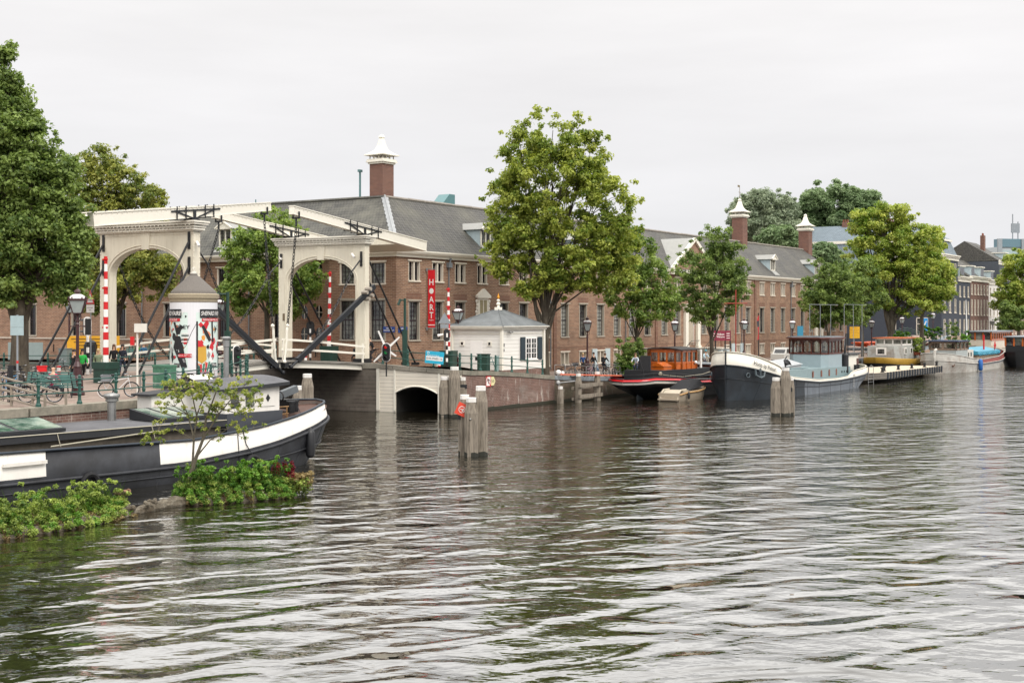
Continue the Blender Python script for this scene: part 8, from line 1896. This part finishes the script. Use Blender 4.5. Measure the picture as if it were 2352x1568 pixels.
for i in range(14): b.tube([(-1.5+i*.16, 0, 0), (-1.5+i*.16, 0, 1.25)], .015, 4)
for z in (.15, 1.2): b.beam((-1.55, 0, z), (.7, 0, z), .04, .03)
b.build('bars', black, t); b = MB(); b.box(.62, .8, -.09, .09, 0, 1.5); b.build('gate_post', black, t)
# ================================================================ plants, islands, birds
leaf_h = leafmat('leaf_herb', '455f20', 'b9c868'); leaf_h2 = leafmat('leaf_herb_fresh', '35601f', '8fb84e'); leaf_dry = leafmat('leaf_dry', '6a5636', 'b8a878'); leaf_red = leafmat('leaf_red', '5a1220', '8a2a30'); leaf_bam = leafmat('leaf_bamboo', '4d6a2a', 'a3b56a')
log_m = mat('mossy_log', '4f4638', .95, var=.5, vscale=9, bump=1, bscale=14, col2='7f786a', c2scale=4, c2w=.56)
def bank(name, label, line, width, h, mats, n, size=.11, seed=1, cat='plants', base_m=None):
    """vegetated floating bank following 'line' on the water"""
    t = thing(name, label, cat); g = random.Random(seed); P = [Vector((x, y, 0)) for x, y in line]
    b = MB(); pts = []
    for a, c in zip(P, P[1:]):
        k = max(2, int((c-a).length/.35))
        for i in range(k): pts.append(a.lerp(c, i/k))
    pts.append(P[-1])
    b.tube([p+Vector((-.1, .2, -.02+.05*math.sin(i*1.3))) for i, p in enumerate(pts)], [max(.05, width*.12*(1+.2*math.sin(i*.9))*min(1, (i+1)/3, (len(pts)-i)/3)) for i in range(len(pts))], 9); b.build('float', base_m or log_m, t, uv=False)
    for m, frac, zz, sz, cr in mats:
        cs = []
        for i in range(int(n*frac)):
            u = g.random()*(len(pts)-1); a = pts[int(u)]; prof = min(1, .35+1.4*math.sin(PI*u/(len(pts)-1))); d_ = g.uniform(-.15, width)
            z = .04+h*prof*zz*(.72+.34*math.sin(u*1.9+1)*math.sin(u*.7+d_*2.3))*min(1, (d_+.25)/(width*.45))*g.uniform(.15, 1)**.6; cs.append((a.x-d_*.55+g.uniform(-.1, .1), a.y+d_*.8, z, cr*g.uniform(.6, 1.2)))
        if cs: leaves('foliage', cs, m, sz*.74, 60, seed+len(cs), t, spread=cr)
    b = MB(); c_ = []
    for i in range(int(n*.5)):
        a = pts[int(g.random()*(len(pts)-1))]; d_ = g.uniform(-.15, width*.9); p = Vector((a.x-d_*.55, a.y+d_*.8, .05 if d_ < .3 else h*.5)); L = g.uniform(.2, .5) if d_ < .3 else g.uniform(.35, .8)*h; q = p+Vector((g.uniform(-.3, .3), g.uniform(-.4, .1), L*g.uniform(.4, 1))); b.tube([p, p.lerp(q, .6)+Vector((0, 0, .08)), q], [.009, .007, .003], 3, 0 if d_ < .3 else 1)
        if d_ > .3 and i % 3 == 0: c_.append((*q, .09))
    b.build('stalks', [leaf_dry, leaf_h], t, uv=False); leaves('tall_leaves', c_, leaf_h if seed % 2 else leaf_h2, .09, 22, seed, t, spread=.09)
    return t
bank('reed_bank', 'bright green weed bank floating at the left edge below the houseboat', [(-17.5, 33.2), (-15.8, 34.1), (-14.3, 35.0), (-13.1, 36.6), (-12.3, 38.2), (-11.9, 39.5)], 2.0, 1.0, ((leaf_h, .6, 1, .085, .15), (leaf_h2, .4, .9, .08, .14), (leaf_dry, .45, .3, .07, .14)), 760, seed=41)
bank('bush_bank', 'lush green bush bank with red plume flowers in front of the houseboat bow', [(-10.6, 41.2), (-9.6, 41.9), (-8.6, 42.5), (-7.9, 43.0), (-7.5, 43.5)], 1.7, 1.15, ((leaf_h2, .8, 1, .08, .12), (leaf_h, .4, 1.05, .07, .13), (leaf_dry, .12, .25, .06, .12)), 760, seed=42)
t = thing('plume_plants', 'dark red plume flowers at the right end of the bush bank', 'flowers'); g_ = random.Random(3)
leaves('red_plumes', [(-8.0+g_.uniform(-.45, .45), 43.6+g_.uniform(-.3, .3), .85+g_.uniform(-.2, .3), .08) for _ in range(15)], leaf_red, .08, 46, 5, t, spread=.1, flat=2.0)
leaves('pale_seed_heads', [(-7.5+g_.uniform(-.4, .4), 43.9+g_.uniform(-.3, .3), .45+g_.uniform(-.2, .3), .13) for _ in range(40)], leaf_dry, .06, 40, 6, t, spread=.13)
leaves('stems', [(-7.6+g_.uniform(-.5, .4), 43.8+g_.uniform(-.3, .3), .3+g_.uniform(-.2, .3), .2) for _ in range(60)], leaf_h, .08, 26, 7, t, spread=.2)
b = MB()
for i in range(90):
    x, y = g_.uniform(-9, 14), g_.uniform(22, 75); a = g_.uniform(0, 6.3); r = g_.uniform(.03, .07); b.add([(x+r*math.cos(a+k*1.57), y+r*.6*math.sin(a+k*1.57), .012) for k in range(4)], [(0, 1, 2, 3)])
solo('floating_leaves', b, leaf_dry, 'small yellowish leaves scattered over the water', 'leaves', kind='stuff')
# floating log with stones
b = MB(); pts = [Vector((-12.4, 38.9, 0)), Vector((-11.9, 39.9, .05)), Vector((-11.5, 40.8, .08)), Vector((-10.9, 41.6, .1)), Vector((-10.2, 42.1, .1)), Vector((-9.6, 42.6, .05))]
rp = []; 
for a, c in zip(pts, pts[1:]):
    for i in range(5): rp.append(a.lerp(c, i/5)+Vector((rnd.uniform(-.05, .05), rnd.uniform(-.05, .05), rnd.uniform(-.03, .04))))
b.tube(rp, [.2+.05*math.sin(i*1.1)+rnd.uniform(-.03, .04) for i in range(len(rp))], 10)
for i in range(30): p = rnd.choice(rp); b.ball((p.x+rnd.uniform(-.25, .25), p.y+rnd.uniform(-.1, .3), .22+rnd.uniform(-.05, .1)), rnd.uniform(.05, .13), None, 6, 4)
solo('floating_log', b, log_m, 'pale mossy floating log between the two green banks', 'log')
# sapling
t = thing('sapling', 'slim young tree with yellowish leaves growing from the floating log', 'tree', (-11.0, 41.9, 0)); g_ = random.Random(12); b = MB(); cl = []; cl2 = []
ksp = 42/FPX
def S(px, py, y=0): return Vector(((px-424)*ksp, y, (1155-py)*ksp))
brs = [([(414, 1158), (432, 1100), (447, 1050), (462, 1010), (470, 960), (482, 930), (500, 880)], .085), ([(425, 1120), (438, 1060), (440, 1000), (446, 960), (432, 900), (420, 880)], .05), ([(447, 1050), (480, 1010), (520, 985), (560, 960)], .03), ([(462, 1010), (500, 950), (530, 915), (560, 885)], .035), ([(440, 1000), (425, 950), (408, 915), (390, 890)], .03), ([(440, 1010), (400, 985), (365, 985), (345, 1010)], .02), ([(470, 960), (500, 930), (545, 925), (580, 905)], .025), ([(446, 960), (470, 900), (478, 880)], .025), ([(482, 930), (540, 950), (575, 935)], .02), ([(425, 950), (395, 935), (385, 910)], .02), ([(500, 1000), (540, 1000), (575, 985)], .012)]
for k, (pts, r) in enumerate(brs):
    y = g_.uniform(-.5, .5); n = len(pts); P3 = [S(px, py, y*i/n) for i, (px, py) in enumerate(pts)]; b.tube(P3, [r*(1-.8*i/(n-1)) for i in range(n)], 6)
    for i in range(n-3 if n > 4 else 1, n):
        for _ in range(5 if r > .015 else 3):
            c = P3[i]+Vector((g_.uniform(-.35, .35), g_.uniform(-.4, .4), g_.uniform(-.12, .3))); cl.append((*c, g_.uniform(.06, .13))); b.tube([P3[i], c], [.01, .004], 4)
b.build('trunk', barkl, t, uv=False)
for (cx, cy, rx, ry, n) in ((420, 895, 52, 22, 34), (390, 925, 25, 22, 12), (510, 895, 70, 20, 30), (570, 925, 28, 24, 12), (490, 925, 40, 20, 10), (470, 975, 25, 22, 6), (355, 1005, 25, 14, 8), (540, 985, 30, 14, 6)):
    for _ in range(n): c = S(cx+g_.uniform(-1, 1)*rx, cy+g_.uniform(-1, 1)*ry, g_.uniform(-.5, .5)); cl.append((*c, g_.uniform(.07, .15)))
leaves('crown', cl, leafmat('leaf_sapling', '56702a', 'c0bf66'), .09, 22, 9, t, spread=.16)
# bamboo and planters on the quay
s = s_at(1445, 10.4); bp0 = fp(s, 10.4, zr(s)); t = thing('bamboo', 'feathery pale green bamboo clump on the quay beside the red banded barge', 'plant', tuple(bp0)); g_ = random.Random(8); cs = []; b = MB()
for i in range(40):
    x, y, h = g_.uniform(-1.0, 1.0), g_.uniform(-.5, .5), g_.uniform(1.6, 3.4); b.tube([(x*.7, y*.7, 0), (x, y, h*.6), (x*1.25, y*1.2, h)], [.015, .012, .005], 4)
    for k in range(6): u = g_.uniform(.35, 1); cs.append((x*(1+.2*u)+g_.uniform(-.15, .15), y, h*u, .22))
b.build('canes', mat('bamboo_cane', '6d7a3c', .6), t, uv=False); leaves('foliage', cs, leaf_bam, .16, 26, 4, t, spread=.22)
leaves('low_foliage', [(g_.uniform(-1.1, .3), g_.uniform(-.4, .4), g_.uniform(.2, 1.1), .28) for _ in range(50)], leafmat('leaf_shrub', '2c4a18', '6f9a3c'), .12, 50, 14, t, spread=.28)
def potplant(p, h, w, label, m, pot='8a4a34', n=30, size=.16):
    t = thing('potted_plant', label, 'plant', tuple(p)); b = MB(); b.lathe([(w*.35, 0), (w*.45, .35), (w*.47, .38), (w*.4, .36)], n=12); b.build('pot', mat('pot_'+pot, pot, .8), t)
    g2 = random.Random(int(p[0]*10)); leaves('foliage', [(g2.uniform(-.5, .5)*w, g2.uniform(-.5, .5)*w, .4+g2.random()*h, .2) for _ in range(n)], m, size, 26, 3, t, spread=.2)
fB = bpx(YO, FA); wB = bpx(WO, FA)
potplant(wB(12.6, 1.3, 2.0), 3.4, 1.5, 'tall dark potted conifer behind the worn white barge wheelhouse', L_dark, n=70); potplant(wB(9.6, -1.0, 2.5), 1.9, 1.0, 'bright potted shrub on the worn white barge cabin', leaf_h2, n=40)
potplant(fB(11.9, .6, 1.8), 2.6, 1.7, 'bushy rosemary in a tub at the end of the yellow hulled houseboat', leafmat('leaf_shrub', '2c4a18', '6f9a3c'), n=80); potplant(fB(9.5, -1.9, 1.9), 1.6, 1.3, 'climbing plant with orange flowers on the side of the grey cabin', leaf_h, n=60)
s = s_at(2137, 9.4); potplant(fp(s, 9.4, 2.3), 2.6, 2.6, 'large grey green shrub in a planter at the foot of the humpback bridge', leafmat('leaf_shrub', '2c4a18', '6f9a3c'), n=90, size=.22)
s = s_at(2195, 9.4); potplant(fp(s, 9.4, 2.0), .9, 1.6, 'small potted plant row before the bridge railing', leaf_h2, n=30)
# birds
t = thing('cormorant', 'black cormorant drying its wings on the tallest pile', 'bird', tuple(PILC), .2); fe = mat('cormorant_black', '17181a', .5, var=.3, vscale=20)
skinmesh('body', [((.08, 0, .1), (.05, .05)), ((0, 0, .22), (.11, .1)), ((-.05, 0, .38), (.09, .08)), ((-.04, 0, .52), .045), ((.02, 0, .62), .035), ((.08, 0, .72), (.04, .045)), ((.14, 0, .73), .02), ((.24, 0, .74), .008)], [(i, i+1) for i in range(7)], fe, t, root=2)
b = MB(); 
for sg in (-1, 1): b.add([(-.03, 0, .48), (.02, 0, .2), (.1*sg+.3, .3*sg+.1, .18), (.62 if sg > 0 else -.25, .42*sg, .12), (.5 if sg > 0 else -.3, .45*sg, .38), (.25 if sg > 0 else -.2, .3*sg, .55)], [(0, 1, 2), (0, 2, 3, 4, 5), (2, 1, 0), (5, 4, 3, 2, 0)])
b.build('wings', fe, t); b = MB(); b.ext([(-.06, -.04, .16), (-.02, -.04, .02), (.02, -.04, .02), (.02, -.04, .18)], (0, .08, 0)); b.build('tail', fe, t)
b = MB()
for y in (-.05, .05): b.tube([(0, y, .0), (0, y, .14)], .015, 5); b.box(-.03, .08, y-.04, y+.04, 0, .012)
b.build('feet', black, t)
gp = Vector((-12.55, 40.15, .3)); t = thing('goose', 'brown goose with head tucked down standing on the floating log', 'bird', tuple(gp), .4); gm = mat('goose_buff', '9a7a5c', .8, var=.25, vscale=12, col2='6a4a38', c2scale=6)
skinmesh('body', [((-.3, 0, .24), (.03, .03)), ((-.16, 0, .27), (.08, .08)), ((0, 0, .29), (.12, .12)), ((.14, 0, .29), (.09, .1)), ((.2, 0, .36), .045), ((.14, 0, .4), .04), ((.08, 0, .38), .035)], [(i, i+1) for i in range(6)], gm, t, root=2)
b = MB()
for y in (-.05, .05): b.tube([(0, y, 0), (0, y, .2)], .014, 5)
b.build('legs', mat('goose_leg', 'b5604a', .6), t); b = MB(); b.ball((-.12, -.1, .3), (.2, .03, .07)); b.ball((-.12, .1, .3), (.2, .03, .07)); b.build('wing', mat('goose_wing', '4a3228', .8), t)
# orange gangplank and swan-white buoy beside the red banded barge
t = thing('gangplank', 'orange painted gangplank from the quay to the red banded barge', 'gangplank'); b = MB(); b.beam(fp(6.0, 10.9, 2.05), fp(10.6, 13.6, 1.85), .5, .07); b.build('plank', mat('orange_plank', 'd5694a', .6), t)
b = MB(); b.ball(tuple(fp(5.9, 10.9, 2.2)), .2, 0, 12, 8); b.ball(tuple(fp(6.2, 11.1, 2.15)), .14, 0, 12, 8); b.build('ball_fender', white, t)
# small white van roof and rowing boats behind the blue grey bow
q = fp(s_at(1800, 8.5), 8.5, 1.45); t = thing('parked_van', 'parked white van seen over the hatch of the blue grey barge', 'van', tuple(q), FA); t.scale = (.85,)*3
b = MB(); b.ext([(-2.2, -.9, .4), (2.0, -.9, .4), (2.0, -.9, 1.9), (-.9, -.9, 1.95), (-1.5, -.9, 1.2), (-2.2, -.9, 1.1)], (0, 1.8, 0)); vb = b.build('body', mat('van_white', 'b9b8b2', .3, var=.05), t)
b = MB(); b.quad((-1.49, -.7, 1.24), (-1.49, .7, 1.24), (-.93, .7, 1.9), (-.93, -.7, 1.9)); b.box(-1.2, -.3, -.92, -.9, 1.25, 1.75); b.build('window', glass, t)
for x in (-1.5, 1.3):
    for y in (-.85, .85): b = MB(); b.tube([(x, y-.1, .33), (x, y+.1, .33)], .33, 16); b.build('wheel', tyre, t)
b = MB(); b.tube([(-.9, -.7, 2.05), (1.9, -.7, 2.05)], .03, 5); b.tube([(-.9, .7, 2.05), (1.9, .7, 2.05)], .03, 5); b.build('roof_rack', black, t)
# orange tarp boats in the side canal, bench dock clutter
q = at(2010, 765, 185); q.z = 1.5
for i in range(3):
    p = at(1985+i*28, 780, 176+i*3); t = thing('kayak', ('left', 'middle', 'right')[i]+'most bright orange kayak laid on the wall below the black house', 'kayak', (p.x, p.y, 2.3), FA+R(60)); b = MB(); b.ball((0, 0, .2), (2.3, .35, .22), None, 14, 6); b.ball((.2, .5, .5), (2.1, .35, .22), None, 14, 6); b.build('hull', mat('kayak_orange', 'e2581c', .4), t, smooth=True)
